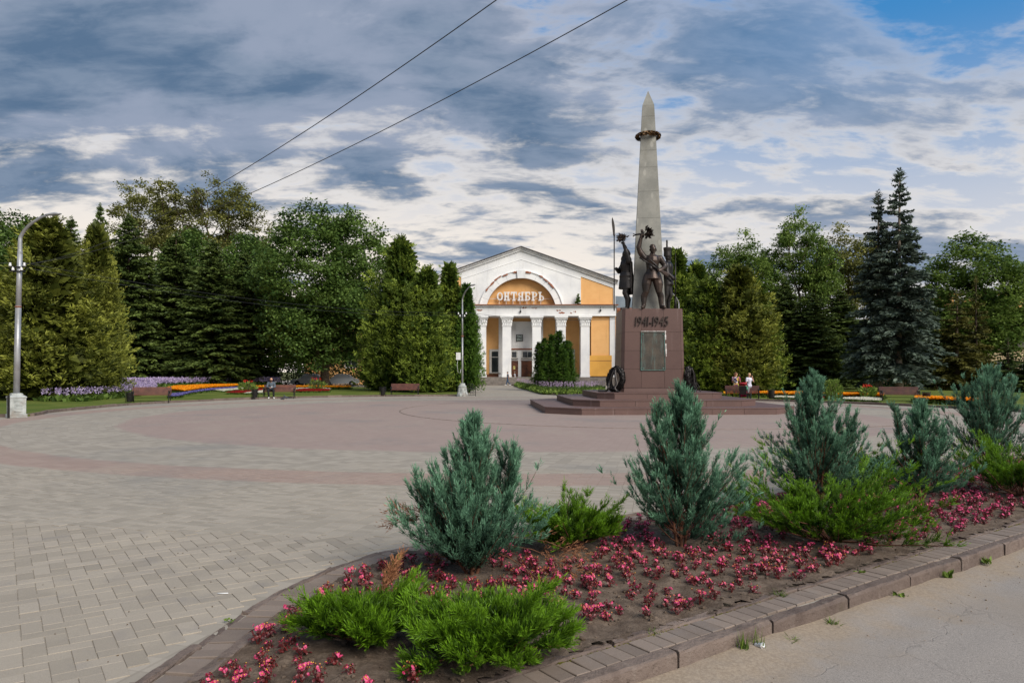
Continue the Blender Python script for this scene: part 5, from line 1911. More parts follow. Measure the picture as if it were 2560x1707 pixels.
# ------------------------------------------------------------------ other buildings
def apartments():
    Y = 128.0
    x0 = xat(2380, Y)
    root = thing('apartment_block', 'five-storey ochre and white apartment block seen behind the trees', 'building', (x0, Y, 0))
    MATS['ochre'] = plaster('ochre_panel', srgb(206, 160, 104), srgb(190, 146, 96), srgb(150, 120, 90), 0.4)
    MATS['pale'] = plaster('pale_panel', srgb(196, 194, 190), srgb(176, 174, 172), srgb(140, 136, 130), 0.4)
    W, H = 42.0, 15.6
    MB().box(0, W, 0, 12, 0, H).build('wall', MATS['ochre'], root)
    MB().box(-0.3, W + 0.3, -0.3, 12.3, H, H + 0.5).build('roof', MATS['roofing'], root)
    g = MB().box(-0.02, 12, -0.06, -0.001, 0, 2.9).build('ground_floor_facing', plaster('tan_render', srgb(196, 168, 128), srgb(180, 152, 116), srgb(150, 126, 100), 0.4), root)
    for fl in range(5):
        z = 1.1 + fl * 3.0
        MB().box(0, W, -0.05, -0.001, z + 1.75, z + 2.1).build('panel_band', MATS['pale'], root)
        for k in range(13):
            x = 1.2 + k * 3.1
            w = MB().box(x - 0.85, x + 0.85, -0.10, -0.051, z, z + 1.7).build('window', MATS['frame'], root)
            MB().box(x - 0.75, x - 0.03, -0.115, -0.101, z + 0.1, z + 1.6).build('pane', MATS['glass'], w)
            MB().box(x + 0.03, x + 0.75, -0.115, -0.101, z + 0.1, z + 1.6).build('pane', MATS['glass'], w)
    for k, (x, fl, mt) in enumerate(((9.6, 1, 'maroon'), (9.6, 3, 'pale'), (3.4, 2, 'pale'), (3.4, 3, 'pale'), (9.6, 2, 'pale'), (15.8, 2, 'pale'), (3.4, 1, 'pale'))):
        z = 0.9 + fl * 3.0
        mat = MATS['pale'] if mt == 'pale' else pm('maroon_panel', srgb(100, 34, 50), srgb(84, 28, 42), 2, 0.7, 0.1)
        b = MB().box(x - 1.6, x + 1.6, -1.25, -1.15, z, z + 1.05).build('balcony', mat, root)
        MB().box(x - 1.65, x + 1.65, -1.3, -0.12, z - 0.15, z - 0.001).build('balcony_slab', MATS['pale'], b)
        for sx in (-1, 1):
            MB().box(x + sx * 1.55 - 0.05, x + sx * 1.55 + 0.05, -1.149, -0.12, z, z + 1.05).build('balcony_side', mat, b)
apartments()
def low_house():
    Y = 86.0
    x0 = xat(2275, Y)
    root = thing('stone_house', 'low tan stone house with pale window frames behind the spruce trunks', 'building', (x0, Y, 0))
    W, H = 16.0, 4.6
    MATS['tan'] = plaster('tan_stone', srgb(196, 176, 142), srgb(176, 154, 122), srgb(140, 122, 100), 0.5, 1.5)
    MB().box(0, W, 0, 9, 0, H).build('wall', MATS['tan'], root)
    MB().xz([(-0.4, H), (W + 0.4, H), (W / 2 + 3, H + 2.2), (W / 2 - 3, H + 2.2)], -0.4, 9.4).build('roof', MATS['roofing'], root)
    for k in range(5):
        x = 1.6 + k * 3.1
        w = MB().box(x - 0.7, x + 0.7, -0.08, -0.001, 1.1, 2.9).build('window', MATS['frame'], root)
        MB().box(x - 0.6, x - 0.03, -0.095, -0.081, 1.2, 2.8).build('pane', MATS['glass'], w)
        MB().box(x + 0.03, x + 0.6, -0.095, -0.081, 1.2, 2.8).build('pane', MATS['glass'], w)
        MB().box(x - 0.8, x + 0.8, -0.2, -0.081, 0.98, 1.09).build('sill', MATS['frame'], w)
low_house()
# ================================================================== trees
MATS['bark'] = pm('dark_bark', srgb(66, 56, 48), srgb(94, 82, 70), 6, 0.95, 0.8, 25, spec=0.1, dist=0.03)
MATS['bark_pale'] = pm('pale_bark', srgb(120, 110, 100), srgb(150, 138, 124), 6, 0.95, 0.8, 25, spec=0.1, dist=0.03)
leafmat('thuja_olive', srgb(56, 66, 20), srgb(158, 162, 68), 0.22)
leafmat('thuja_green', srgb(48, 70, 20), srgb(150, 168, 64), 0.22)
leafmat('thuja_deep', srgb(34, 62, 16), srgb(110, 144, 50), 0.22)
leafmat('spruce_dark', srgb(38, 56, 24), srgb(118, 136, 66), 0.12)
leafmat('spruce_olive', srgb(50, 54, 20), srgb(126, 122, 56), 0.15)
leafmat('spruce_blue', srgb(46, 58, 50), srgb(120, 136, 120), 0.10)
leafmat('maple', srgb(42, 70, 24), srgb(126, 152, 74), 0.30)
leafmat('ash', srgb(74, 80, 34), srgb(154, 154, 84), 0.35)
leafmat('lime_tree', srgb(54, 82, 28), srgb(142, 164, 78), 0.35)
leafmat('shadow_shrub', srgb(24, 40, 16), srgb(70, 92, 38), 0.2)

def thuja_mesh(H, Rr, seed, nclump=3000, per=14, sharp=0.8, size=1.0, tuft=22, cones=((0, 0, 1, 1),)):
    rng = np.random.default_rng(seed)
    t = rng.uniform(0, 1, nclump * 4)
    prof = lambda t: np.minimum(1, np.sqrt(np.maximum(t, 0) / 0.14 + 0.12)) * (1 - t) ** sharp * (1 - 0.25 * np.exp(-((t - 0.0) / 0.06) ** 2))
    pr = prof(t)
    keep = rng.uniform(0, 1, len(t)) < (pr / pr.max()) * 0.94 + 0.06
    t = t[keep][:nclump]
    n = len(t)
    th = rng.uniform(0, 2 * math.pi, n)
    lump = np.zeros(n)
    for k in range(7):
        m_, q, ph = rng.integers(1, 7), rng.uniform(3, 22), rng.uniform(0, 6.28)
        lump += np.cos(m_ * th + q * t + ph) * rng.uniform(0.4, 1)
    lump /= 3.0
    # foliage grows in tufts that stand out from the cone and leave dark hollows between them
    nt = max(60, int(n / tuft))
    tt = rng.uniform(0, 1, nt * 4)
    tp = prof(tt)
    tt = tt[rng.uniform(0, 1, len(tt)) < tp / tp.max() * 0.95 + 0.05][:nt]
    nt = len(tt)
    tth = rng.uniform(0, 2 * math.pi, nt)
    tl = np.zeros(nt)
    for k in range(6):
        m_, q, ph = rng.integers(1, 6), rng.uniform(3, 18), rng.uniform(0, 6.28)
        tl += np.cos(m_ * tth + q * tt + ph) * rng.uniform(0.4, 1)
    ck = np.array(cones, float)
    wgt = ck[:, 3] * ck[:, 2]
    ki = rng.choice(len(ck), nt, p=wgt / wgt.sum())
    tr = Rr * ck[ki, 3] * prof(tt) * rng.uniform(0.66, 1.12, nt) * (1 + 0.07 * tl)
    tc = np.stack([Rr * ck[ki, 0] * np.minimum(1, 0.35 + tt) + tr * np.cos(tth), Rr * ck[ki, 1] * np.minimum(1, 0.35 + tt) + tr * np.sin(tth), H * ck[ki, 2] * (0.03 + 0.95 * tt)], 1)
    ttint = np.clip(0.40 + rng.normal(size=nt) * 0.20 + 0.10 * tl / 2, 0, 1)
    ti = rng.integers(0, nt, n)
    th = tth[ti]
    t = tt[ti]
    lump = tl[ti] / 3
    er = np.stack([np.cos(th), np.sin(th), 0 * th], 1)
    sp = size * (0.20 + 0.26 * (1 - t))
    g = rng.normal(size=(n, 3))
    c = tc[ti] + g * sp[:, None] * np.array([1, 1, 1.25])
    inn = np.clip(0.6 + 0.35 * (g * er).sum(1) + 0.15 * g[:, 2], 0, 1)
    c[:, 2] = np.maximum(c[:, 2], 0.15)
    out = unit(er + np.array([0, 0, 0.85]) + rng.normal(size=(n, 3)) * 0.35)
    parts = []
    cs = size * rng.uniform(0.22, 0.42, n)
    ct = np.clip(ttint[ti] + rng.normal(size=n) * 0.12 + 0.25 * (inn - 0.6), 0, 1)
    idx = np.repeat(np.arange(n), per)
    N = len(idx)
    # flat fan: leaves leave the clump's stalk in one plane
    pl = unit(np.cross(out, rng.normal(size=(n, 3))))
    a = rng.uniform(-1.0, 1.0, N)
    s_ = rng.uniform(0, 1, N)
    D = unit(out[idx] * np.cos(a)[:, None] + pl[idx] * np.sin(a)[:, None] + rng.normal(size=(N, 3)) * 0.22 - np.array([0, 0, 0.15]) * s_[:, None])
    P = c[idx] + out[idx] * (s_ * cs[idx] * 0.9)[:, None] + rng.normal(size=(N, 3)) * 0.05
    parts.append(leaves(P, D, cs[idx] * rng.uniform(0.45, 0.8, N), cs[idx] * rng.uniform(0.15, 0.27, N), rng, ct[idx] + rng.normal(size=N) * 0.08))
    # inner foliage
    m_ = nclump // 1
    t = rng.uniform(0, 0.97, m_)
    th = rng.uniform(0, 6.283, m_)
    r = Rr * prof(t) * rng.uniform(0.2, 0.72, m_)
    P = np.stack([r * np.cos(th), r * np.sin(th), H * (0.03 + 0.95 * t)], 1)
    D = unit(np.stack([np.cos(th), np.sin(th), 0.3 + 0 * th], 1) + rng.normal(size=(m_, 3)) * 0.7)
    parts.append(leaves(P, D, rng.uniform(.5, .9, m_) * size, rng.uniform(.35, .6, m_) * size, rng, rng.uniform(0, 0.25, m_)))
    V, Q, T = join(parts)
    return npmesh('crown', V, Q, T)
def trunk_mesh(H, r, seed, lean=0.02, name='trunk', n=8):
    rng = random.Random(seed)
    pts, rr = [], []
    for i in range(9):
        t = i / 8
        pts.append((lean * H * t * t + rng.uniform(-.03, .03) * (i > 0), rng.uniform(-.03, .03) * (i > 0), H * t - 0.1))
        rr.append(r * (1.25 if i == 0 else 1.0) * (1 - 0.88 * t))
    return MB().tube(pts, rr, n).mesh(name, True)
def spruce_mesh(H, Rr, seed, tiers=30, per=9, droop=0.35, dens=13, size=1.0, base=0.05, gappy=0.0, power=0.85):
    """whorls of drooping boughs, each carrying side twigs and hanging sprays"""
    rng = np.random.default_rng(seed)
    Ps, Ds, Ls, Ws, Ts = [], [], [], [], []
    tw = MB()
    for k in range(tiers):
        f = (k + 0.2) / tiers
        t = base + (0.985 - base) * f ** 0.92
        L0 = Rr * (1 - t) ** power * (1 if f > 0.08 else 0.8) + 0.10
        nb = max(4, int(per * (1 - 0.45 * f)))
        for b in range(nb):
            if rng.uniform() < gappy * (0.3 + f):
                continue
            th = rng.uniform(0, 2 * math.pi)
            L = L0 * rng.uniform(0.72, 1.12)
            z0 = H * t + rng.normal() * 0.08
            dr = droop * (1 - f) + rng.normal() * 0.07 - 0.25 * f
            tint0 = np.clip(0.35 + rng.normal() * 0.16, 0, 1)
            ns = max(3, int(dens * L / Rr * 1.2))
            e = np.array([math.cos(th), math.sin(th), 0])
            sdv = np.array([-math.sin(th), math.cos(th), 0])
            for i in range(ns):
                s_ = (i + 0.6) / ns
                z = z0 - dr * L * (s_ ** 1.3) + 0.22 * dr * L * s_ ** 3
                c = e * L * s_ + np.array([0, 0, z])
                wlen = (0.28 + 0.42 * (1 - s_)) * min(1.0, L / 1.6) * size
                m_ = 12
                sgn = rng.choice([-1, 1], m_)
                d = e * rng.uniform(0.4, 1.0, m_)[:, None] + sdv * (sgn * rng.uniform(0.2, 1.0, m_))[:, None] + np.array([0, 0, 1]) * rng.uniform(-0.75, 0.15, m_)[:, None]
                Ps.append(c + rng.normal(size=(m_, 3)) * 0.05 * size)
                Ds.append(unit(d))
                Ls.append(wlen * rng.uniform(0.6, 1.2, m_))
                Ws.append(rng.uniform(0.09, 0.17, m_) * size)
                Ts.append(tint0 + 0.18 * (s_ - 0.5) + rng.normal(size=m_) * 0.1)
    # leader
    m_ = 60
    z = rng.uniform(0.93, 1.0, m_) * H
    th = rng.uniform(0, 6.28, m_)
    Ps.append(np.stack([0 * z, 0 * z, z], 1))
    Ds.append(unit(np.stack([np.cos(th), np.sin(th), rng.uniform(0.1, 1.2, m_)], 1)))
    Ls.append((H * 1.005 - z) * 0.5 + 0.12)
    Ws.append(np.full(m_, 0.07 * size))
    Ts.append(rng.uniform(0.2, 0.6, m_))
    P, D, L, W, T = (np.concatenate(q) for q in (Ps, Ds, Ls, Ws, Ts))
    V, Q, T = leaves(P, D, L, W, rng, T, 0.25)
    return npmesh('crown', V, Q, T)
def broad_tree(H, Rr, seed, trunk_h=0.3, r0=0.3, limbs=7, leaf=0.17, tips_leaves=60, clump=0.75, open_=0.0, depth=4, flat=0.8):
    """limbs fork towards the crown's surface; leaves sit in loose clumps round the twig ends"""
    rng = random.Random(seed)
    nr = np.random.default_rng(seed)
    mb = MB()
    tips = []
    top = Vector((0, 0, H * trunk_h))
    mb.tube([(0, 0, -0.2), (rng.uniform(-.1, .1), rng.uniform(-.1, .1), H * trunk_h * 0.5), top], [r0 * 1.25, r0, r0 * 0.85], 8)
    cz = H * (trunk_h + (1 - trunk_h) * 0.47)
    rz = H * (1 - trunk_h) * 0.53
    def inside(p):
        return (p.x / Rr) ** 2 + (p.y / Rr) ** 2 + ((p.z - cz) / rz) ** 2
    def grow(p, d, L, r, lev):
        d = d.normalized()
        mid = p + d * L * 0.5 + Vector((rng.gauss(0, .06), rng.gauss(0, .06), rng.gauss(0, .04))) * L
        q = p + d * L + Vector((rng.gauss(0, .05), rng.gauss(0, .05), 0.03)) * L
        mb.tube([p, mid, q], [r, r * 0.82, r * 0.66], 5, cap=False)
        if lev >= 2:
            tips.append((mid, lev))
        if lev >= depth or inside(q) > 1.08:
            tips.append((q, lev))
            tips.append((q + Vector((rng.gauss(0, .4), rng.gauss(0, .4), rng.gauss(0, .3))) * clump, lev))
            return
        for k in range(rng.choice((2, 3, 3))):
            a = d + Vector((rng.gauss(0, .55), rng.gauss(0, .55), rng.gauss(0.12, .4)))
            grow(q, a, L * rng.uniform(0.62, 0.86), r * 0.58, lev + 1)
    for k in range(limbs):
        th = 2 * math.pi * (k + rng.uniform(-.3, .3)) / limbs
        el = rng.uniform(0.45, 1.5)
        z = H * trunk_h * rng.uniform(0.7, 1.0)
        grow(Vector((0, 0, z)), Vector((math.cos(th), math.sin(th), el)), H * 0.17 * rng.uniform(.8, 1.2), r0 * 0.5, 1)
    grow(top, Vector((0, 0, 1)), H * 0.2, r0 * 0.7, 1)
    pts = np.array([tuple(p) for p, _ in tips])
    e = (pts[:, 0] / Rr) ** 2 + (pts[:, 1] / Rr) ** 2 + ((pts[:, 2] - cz) / rz) ** 2
    pts = pts[e < 1.35]
    # fill the crown's shell where no twig happened to end
    extra = int(len(pts) * (0.9 - 0.8 * open_))
    u = unit(nr.normal(size=(extra, 3)))
    rr = nr.uniform(0.55, 1.0, extra) ** 0.6
    lum = 1 + 0.10 * np.sin(u[:, 0] * 5 + seed) + 0.10 * np.sin(u[:, 1] * 6 + 1.3 * seed) + 0.08 * np.sin(u[:, 2] * 7)
    ex = u * np.array([Rr, Rr, rz]) * (rr * lum)[:, None] + np.array([0, 0, cz])
    pts = np.concatenate([pts, ex])
    n = len(pts)
    ct = np.clip(0.38 + nr.normal(size=n) * 0.18, 0, 1)
    per = np.maximum(8, (tips_leaves * nr.uniform(0.5, 1.4, n) * (1 - 0.4 * open_))).astype(int)
    idx = np.repeat(np.arange(n), per)
    N = len(idx)
    off = nr.normal(size=(N, 3)) * np.array([clump, clump, clump * 0.55]) * 0.62
    P = pts[idx] + off
    D = unit(nr.normal(size=(N, 3)) * np.array([1, 1, 0.5]) + np.array([0, 0, -0.25]) + off * 0.6)
    sd_ = np.cross(D, np.array([0, 0, 1.0]) + nr.normal(size=(N, 3)) * 0.55)
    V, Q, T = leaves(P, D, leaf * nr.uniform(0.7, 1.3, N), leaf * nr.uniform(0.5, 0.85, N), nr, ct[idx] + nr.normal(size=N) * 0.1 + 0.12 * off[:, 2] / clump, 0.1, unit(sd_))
    return mb.mesh('trunk', True), npmesh('crown', V, Q, T)

PROTO = {}
def tree(kind, key, px, Y, top, hw, label, make, mat, bark='bark', name=None, group=None, zbase=None, rot=None, px_off=0.0):
    """a tree whose top is seen at row top; make() returns (trunk mesh, crown mesh, its height, its radius) once for each key"""
    if key not in PROTO:
        PROTO[key] = make()
    tm, cm, h0, r0 = PROTO[key]
    X = xat(px, Y)
    z0 = LAWN_Z - 0.02
    H = zat(top, Y) - z0
    root = thing(name or kind, label, 'tree', (X, Y, z0), rnd.uniform(0, 6.28) if rot is None else rot, group)
    sx, sz = hw * Y / F / r0, H / h0
    for nm, me, mt in (('trunk', tm, MATS[bark]), ('crown', cm, MATS[mat])):
        if me is None:
            continue
        o = bpy.data.objects.new(nm, me)
        COL.objects.link(o)
        o.parent = root
        if not me.materials:
            me.materials.append(mt)
        if me.materials[0] != mt:
            o.material_slots[0].link = 'OBJECT'
            o.material_slots[0].material = mt
        o.scale = (sx, sx, sz)
    return root
def mk_thuja(H, Rr, seed, **k):
    return lambda: (trunk_mesh(H * 0.75, 0.26, seed), thuja_mesh(H, Rr, seed, **k), H, Rr * 0.86)
def mk_spruce(H, Rr, seed, **k):
    return lambda: (trunk_mesh(H * 0.98, 0.24, seed, 0.0), spruce_mesh(H, Rr, seed, **k), H, Rr * 0.95)
def mk_broad(H, Rr, seed, **k):
    def f():
        t, c = broad_tree(H, Rr, seed, **k)
        return t, c, H, Rr
    return f
tA = mk_thuja(11, 3.0, 31, nclump=4600, per=11, sharp=0.62, cones=((0, 0, 1, .85), (.5, .2, .8, .55), (-.5, -.3, .76, .6), (.1, -.55, .7, .55), (-.3, .5, .85, .5)))
tB = mk_thuja(11, 2.4, 32, nclump=3800, per=11, sharp=0.72, cones=((0, 0, 1, .9), (.4, -.3, .8, .55), (-.4, .2, .72, .6)))
tC = mk_thuja(10, 2.2, 33, nclump=3600, per=11, sharp=0.58, cones=((0, 0, 1, .85), (.4, -.35, .86, .6), (-.45, .1, .78, .6), (0, .5, .9, .5)))
G = 'thujas round the square'
# --- left
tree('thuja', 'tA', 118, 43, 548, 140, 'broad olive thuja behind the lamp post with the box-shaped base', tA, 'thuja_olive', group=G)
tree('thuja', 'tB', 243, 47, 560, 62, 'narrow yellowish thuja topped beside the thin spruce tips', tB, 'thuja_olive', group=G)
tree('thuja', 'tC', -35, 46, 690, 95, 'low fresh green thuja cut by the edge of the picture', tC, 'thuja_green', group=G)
def a_spruce(seed, **k):
    return mk_spruce(15, 3.3, seed, **k)
SG = 'dark spruces behind the flower beds'
tree('spruce', 'sA', 322, 80, 536, 120, 'tall dark spruce just behind the yellowish thuja', a_spruce(41, tiers=34, per=17, droop=0.28, power=0.72), 'spruce_dark', group=SG)
tree('spruce', 'sB', 440, 84, 582, 125, 'dark spruce under the twin rounded ash crowns', a_spruce(42, tiers=34, per=17, droop=0.28, power=0.72), 'spruce_dark', group=SG)
tree('spruce', 'sA', 532, 80, 600, 118, 'dark spruce with its skirt down to the marigolds', None, 'spruce_dark', group=SG)
tree('spruce', 'sB', 612, 83, 628, 105, 'dark spruce half hidden by the big maple', None, 'spruce_dark', group=SG)
tree('spruce', 'sA', 250, 86, 508, 62, 'thin spruce tip rising behind the yellowish thuja', None, 'spruce_dark', group=SG)
tree('spruce', 'sB', 178, 80, 540, 80, 'spruce tip rising over the broad olive thuja', None, 'spruce_dark', group=SG)
tree('spruce', 'sA', 60, 72, 556, 110, 'dark spruce beyond the lamp post and the thuja', None, 'spruce_dark', group=SG)
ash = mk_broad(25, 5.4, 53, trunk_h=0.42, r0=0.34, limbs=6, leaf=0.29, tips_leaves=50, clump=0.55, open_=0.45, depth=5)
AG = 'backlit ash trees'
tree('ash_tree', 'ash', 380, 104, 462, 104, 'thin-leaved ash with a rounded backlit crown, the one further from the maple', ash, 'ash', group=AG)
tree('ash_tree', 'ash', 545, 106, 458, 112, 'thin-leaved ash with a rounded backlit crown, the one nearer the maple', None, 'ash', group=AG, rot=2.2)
low = mk_broad(18, 5.0, 57, trunk_h=0.2, r0=0.3, limbs=7, leaf=0.33, tips_leaves=80, clump=0.75, open_=0.05)
BG = 'broadleaf trees behind the square'
tree('broadleaf_tree', 'low', 10, 68, 532, 110, 'dark broadleaf tree with twiggy top behind the lamp post', low, 'maple', group=BG)
tree('broadleaf_tree', 'low', 612, 94, 590, 95, 'grey-green broadleaf tree filling the gap below the ash crown', None, 'maple', group=BG, rot=1.0)
tree('broadleaf_tree', 'low', 480, 96, 585, 110, 'grey-green broadleaf tree below the two ash crowns', None, 'maple', group=BG, rot=4.0)
mp = mk_broad(16.5, 6.2, 61, trunk_h=0.13, r0=0.42, limbs=11, leaf=0.28, tips_leaves=100, clump=0.72, open_=0.0, depth=4)
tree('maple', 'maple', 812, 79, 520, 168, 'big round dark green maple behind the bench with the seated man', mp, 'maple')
# --- thujas by the second lamp
tree('thuja', 'tA', 1003, 62, 596, 84, 'tallest thuja of the clump behind the empty bench near the maple', None, 'thuja_green', group=G, rot=1.1)
tree('thuja', 'tC', 1068, 57, 668, 58, 'middle thuja of the clump beside the slim lamp post', None, 'thuja_green', group=G, rot=2.0)
tree('thuja', 'tB', 1124, 60, 655, 50, 'pointed thuja rising over the eave of the cinema', None, 'thuja_green', group=G, rot=0.4)
tree('thuja', 'tB', 1166, 59, 708, 36, 'slim thuja directly behind the slim lamp post', None, 'thuja_deep', group=G, rot=3.4)
tree('thuja', 'tC', 950, 64, 740, 48, 'low side thuja at the maple end of the clump', None, 'thuja_green', group=G, rot=5.0)
# --- right of the monument
tree('thuja', 'tB', 1692, 60, 620, 56, 'pointed thuja rising directly beside the obelisk', None, 'thuja_green', group=G, rot=0.9)
tree('thuja', 'tC', 1740, 62, 655, 48, 'second thuja tip from the obelisk', None, 'thuja_green', group=G, rot=2.9)
tree('thuja', 'tA', 1770, 58, 705, 82, 'low spreading thuja between the pedestal and the two women', None, 'thuja_green', group=G, rot=0.2)
tree('thuja', 'tA', 1848, 57, 664, 92, 'broad thuja right behind the two women', None, 'thuja_olive', group=G, rot=4.4)
tree('thuja', 'tC', 1888, 58, 716, 62, 'rounded thuja at the spruce end of the clump behind the women', None, 'thuja_green', group=G, rot=1.7)
lime = mk_broad(19, 4.6, 71, trunk_h=0.34, r0=0.3, limbs=6, leaf=0.31, tips_leaves=66, clump=0.65, open_=0.3, depth=4)
tree('broadleaf_tree', 'lime', 1850, 84, 592, 88, 'bushy broadleaf tree rising behind the broad thuja', lime, 'lime_tree', group=BG, rot=0.5)
tree('broadleaf_tree', 'lime', 1996, 86, 532, 84, 'tall broadleaf tree with bare branches showing, beside the bushy one', None, 'lime_tree', group=BG, rot=2.6)
tree('broadleaf_tree', 'lime', 2118, 90, 572, 90, 'broadleaf tree partly behind the blue spruce', None, 'ash', group=BG, rot=4.1)
twig = mk_broad(14, 3.2, 77, trunk_h=0.3, r0=0.2, limbs=6, leaf=0.2, tips_leaves=26, clump=0.45, open_=1.0, depth=4)
tree('broadleaf_tree', 'twig', 1782, 80, 655, 60, 'sparse twiggy tree with few leaves behind the thujas', twig, 'lime_tree', group=BG)
tree('broadleaf_tree', 'low', 2436, 74, 594, 122, 'wide fresh green broadleaf tree in front of the apartment block', None, 'lime_tree', group=BG, rot=2.0)
DG = 'dark spruces under the broadleaf trees'
tree('spruce', 'sA', 1962, 66, 700, 100, 'dark spruce directly behind the rounded thuja', None, 'spruce_dark', group=DG)
tree('spruce', 'sB', 2030, 64, 730, 105, 'dark spruce in the shade before the tall broadleaf tree', None, 'spruce_dark', group=DG)
tree('spruce', 'sA', 2098, 68, 725, 105, 'dark spruce in the shade next to the blue spruce', None, 'spruce_dark', group=DG)
sC = mk_spruce(10, 2.6, 46, tiers=22, per=8, gappy=0.2)
tree('spruce', 'sC', 2392, 64, 735, 82, 'brownish olive spruce between the blue spruce and the apartment block', sC, 'spruce_olive', group=DG)
tree('spruce', 'sC', 2440, 66, 690, 50, 'slim olive spruce in front of the wide broadleaf tree', None, 'spruce_olive', group=DG)
tree('spruce', 'sC', 2520, 62, 842, 50, 'small spruce in front of the apartment block', None, 'spruce_dark', group=DG)
tree('spruce', 'sC', 2570, 58, 880, 80, 'low dark spruce cut by the picture edge below the apartments', None, 'spruce_dark', group=DG)
tree('spruce', 'sB', 2335, 70, 770, 60, 'dark spruce behind the trunks of the blue spruce', None, 'spruce_dark', group=DG)
bs = mk_spruce(17.5, 3.4, 81, tiers=36, per=10, droop=0.5, dens=12, size=1.15, base=0.09, gappy=0.12, power=0.95)
bs2 = mk_spruce(16, 3.0, 82, tiers=32, per=9, droop=0.5, dens=12, size=1.15, base=0.11, gappy=0.15, power=0.95)
tree('blue_spruce', 'bs', 2248, 56, 420, 124, 'taller blue spruce of the pair with its trunk behind the bench', bs, 'spruce_blue', bark='bark_pale', group='pair of blue spruces')
tree('blue_spruce', 'bs2', 2196, 57, 476, 104, 'shorter blue spruce of the pair, nearer the monument', bs2, 'spruce_blue', bark='bark_pale', group='pair of blue spruces')
# --- clipped columns in the island before the cinema
cols = [(1347, 66, 852, 15), (1361, 65, 842, 16), (1380, 67, 832, 16), (1397, 65.5, 822, 17), (1413, 64.5, 848, 16), (1422, 66, 848, 15), (1372, 64, 856, 17), (1405, 63.6, 862, 17), (1424, 64.4, 874, 15)]
tS = mk_thuja(6, 0.75, 91, nclump=1000, per=12, sharp=0.55, size=0.42, tuft=9)
labels = ['columnar thuja at the cinema-door end of the island clump', 'second columnar thuja from the cinema doors in the island', 'tall columnar thuja left of the tip of the island clump', 'tallest pointed columnar thuja in the island clump',
          'columnar thuja beyond the tip on the monument side of the island', 'columnar thuja nearest the monument in the island', 'short columnar thuja at the front of the island clump', 'short front columnar thuja nearer the monument in the island', 'short columnar thuja at the front corner nearest the cinema doors']
for (px, Y, top, hw), lb in zip(cols, labels):
    tree('columnar_thuja', 'tS', px, Y, top, hw, lb, tS, 'thuja_deep', group='columnar thujas in the island before the cinema')
# background wood, closing the view under the crowns
def shrub_row():
    rng = np.random.default_rng(5)
    pts = []
    for x in np.arange(-85, -15, 0.28):
        for k in range(5):
            pts.append((x, 91 + rng.normal() * 1.5 - 0.10 * (x + 22), rng.uniform(0, 1) ** 0.8 * ((4.2 if x < -32 else 3.2) + 0.8 * math.sin(x))))
    for x in np.arange(27, 70, 0.28):
        for k in range(5):
            pts.append((x, 84 + rng.normal() * 2.0, rng.uniform(0, 1) ** 0.8 * (2.6 + 0.8 * math.sin(x))))
    pts = np.array(pts)
    idx = np.repeat(np.arange(len(pts)), 14)
    N = len(idx)
    P = pts[idx] + rng.normal(size=(N, 3)) * 0.5
    P[:, 2] = np.maximum(P[:, 2], 0.05)
    D = unit(rng.normal(size=(N, 3)))
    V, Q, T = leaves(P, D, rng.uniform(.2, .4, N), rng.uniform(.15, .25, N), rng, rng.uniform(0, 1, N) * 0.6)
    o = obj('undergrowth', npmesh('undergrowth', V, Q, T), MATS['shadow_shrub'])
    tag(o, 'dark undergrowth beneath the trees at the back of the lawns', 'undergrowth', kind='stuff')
shrub_row()
# ================================================================== the flower bed's plants
leafmat('juniper_blue', srgb(20, 46, 37), srgb(120, 166, 132), 0.15, 0.55)
leafmat('juniper_green', srgb(18, 50, 6), srgb(122, 166, 36), 0.24, 0.5)  # the dark green also carries the shade painted inside the bush
leafmat('juniper_dead', srgb(92, 56, 38), srgb(168, 118, 84), 0.1, 0.8)
MATS['twig'] = pm('red_brown_twig', srgb(86, 54, 40), srgb(116, 78, 58), 20, 0.9, 0.3, 60)

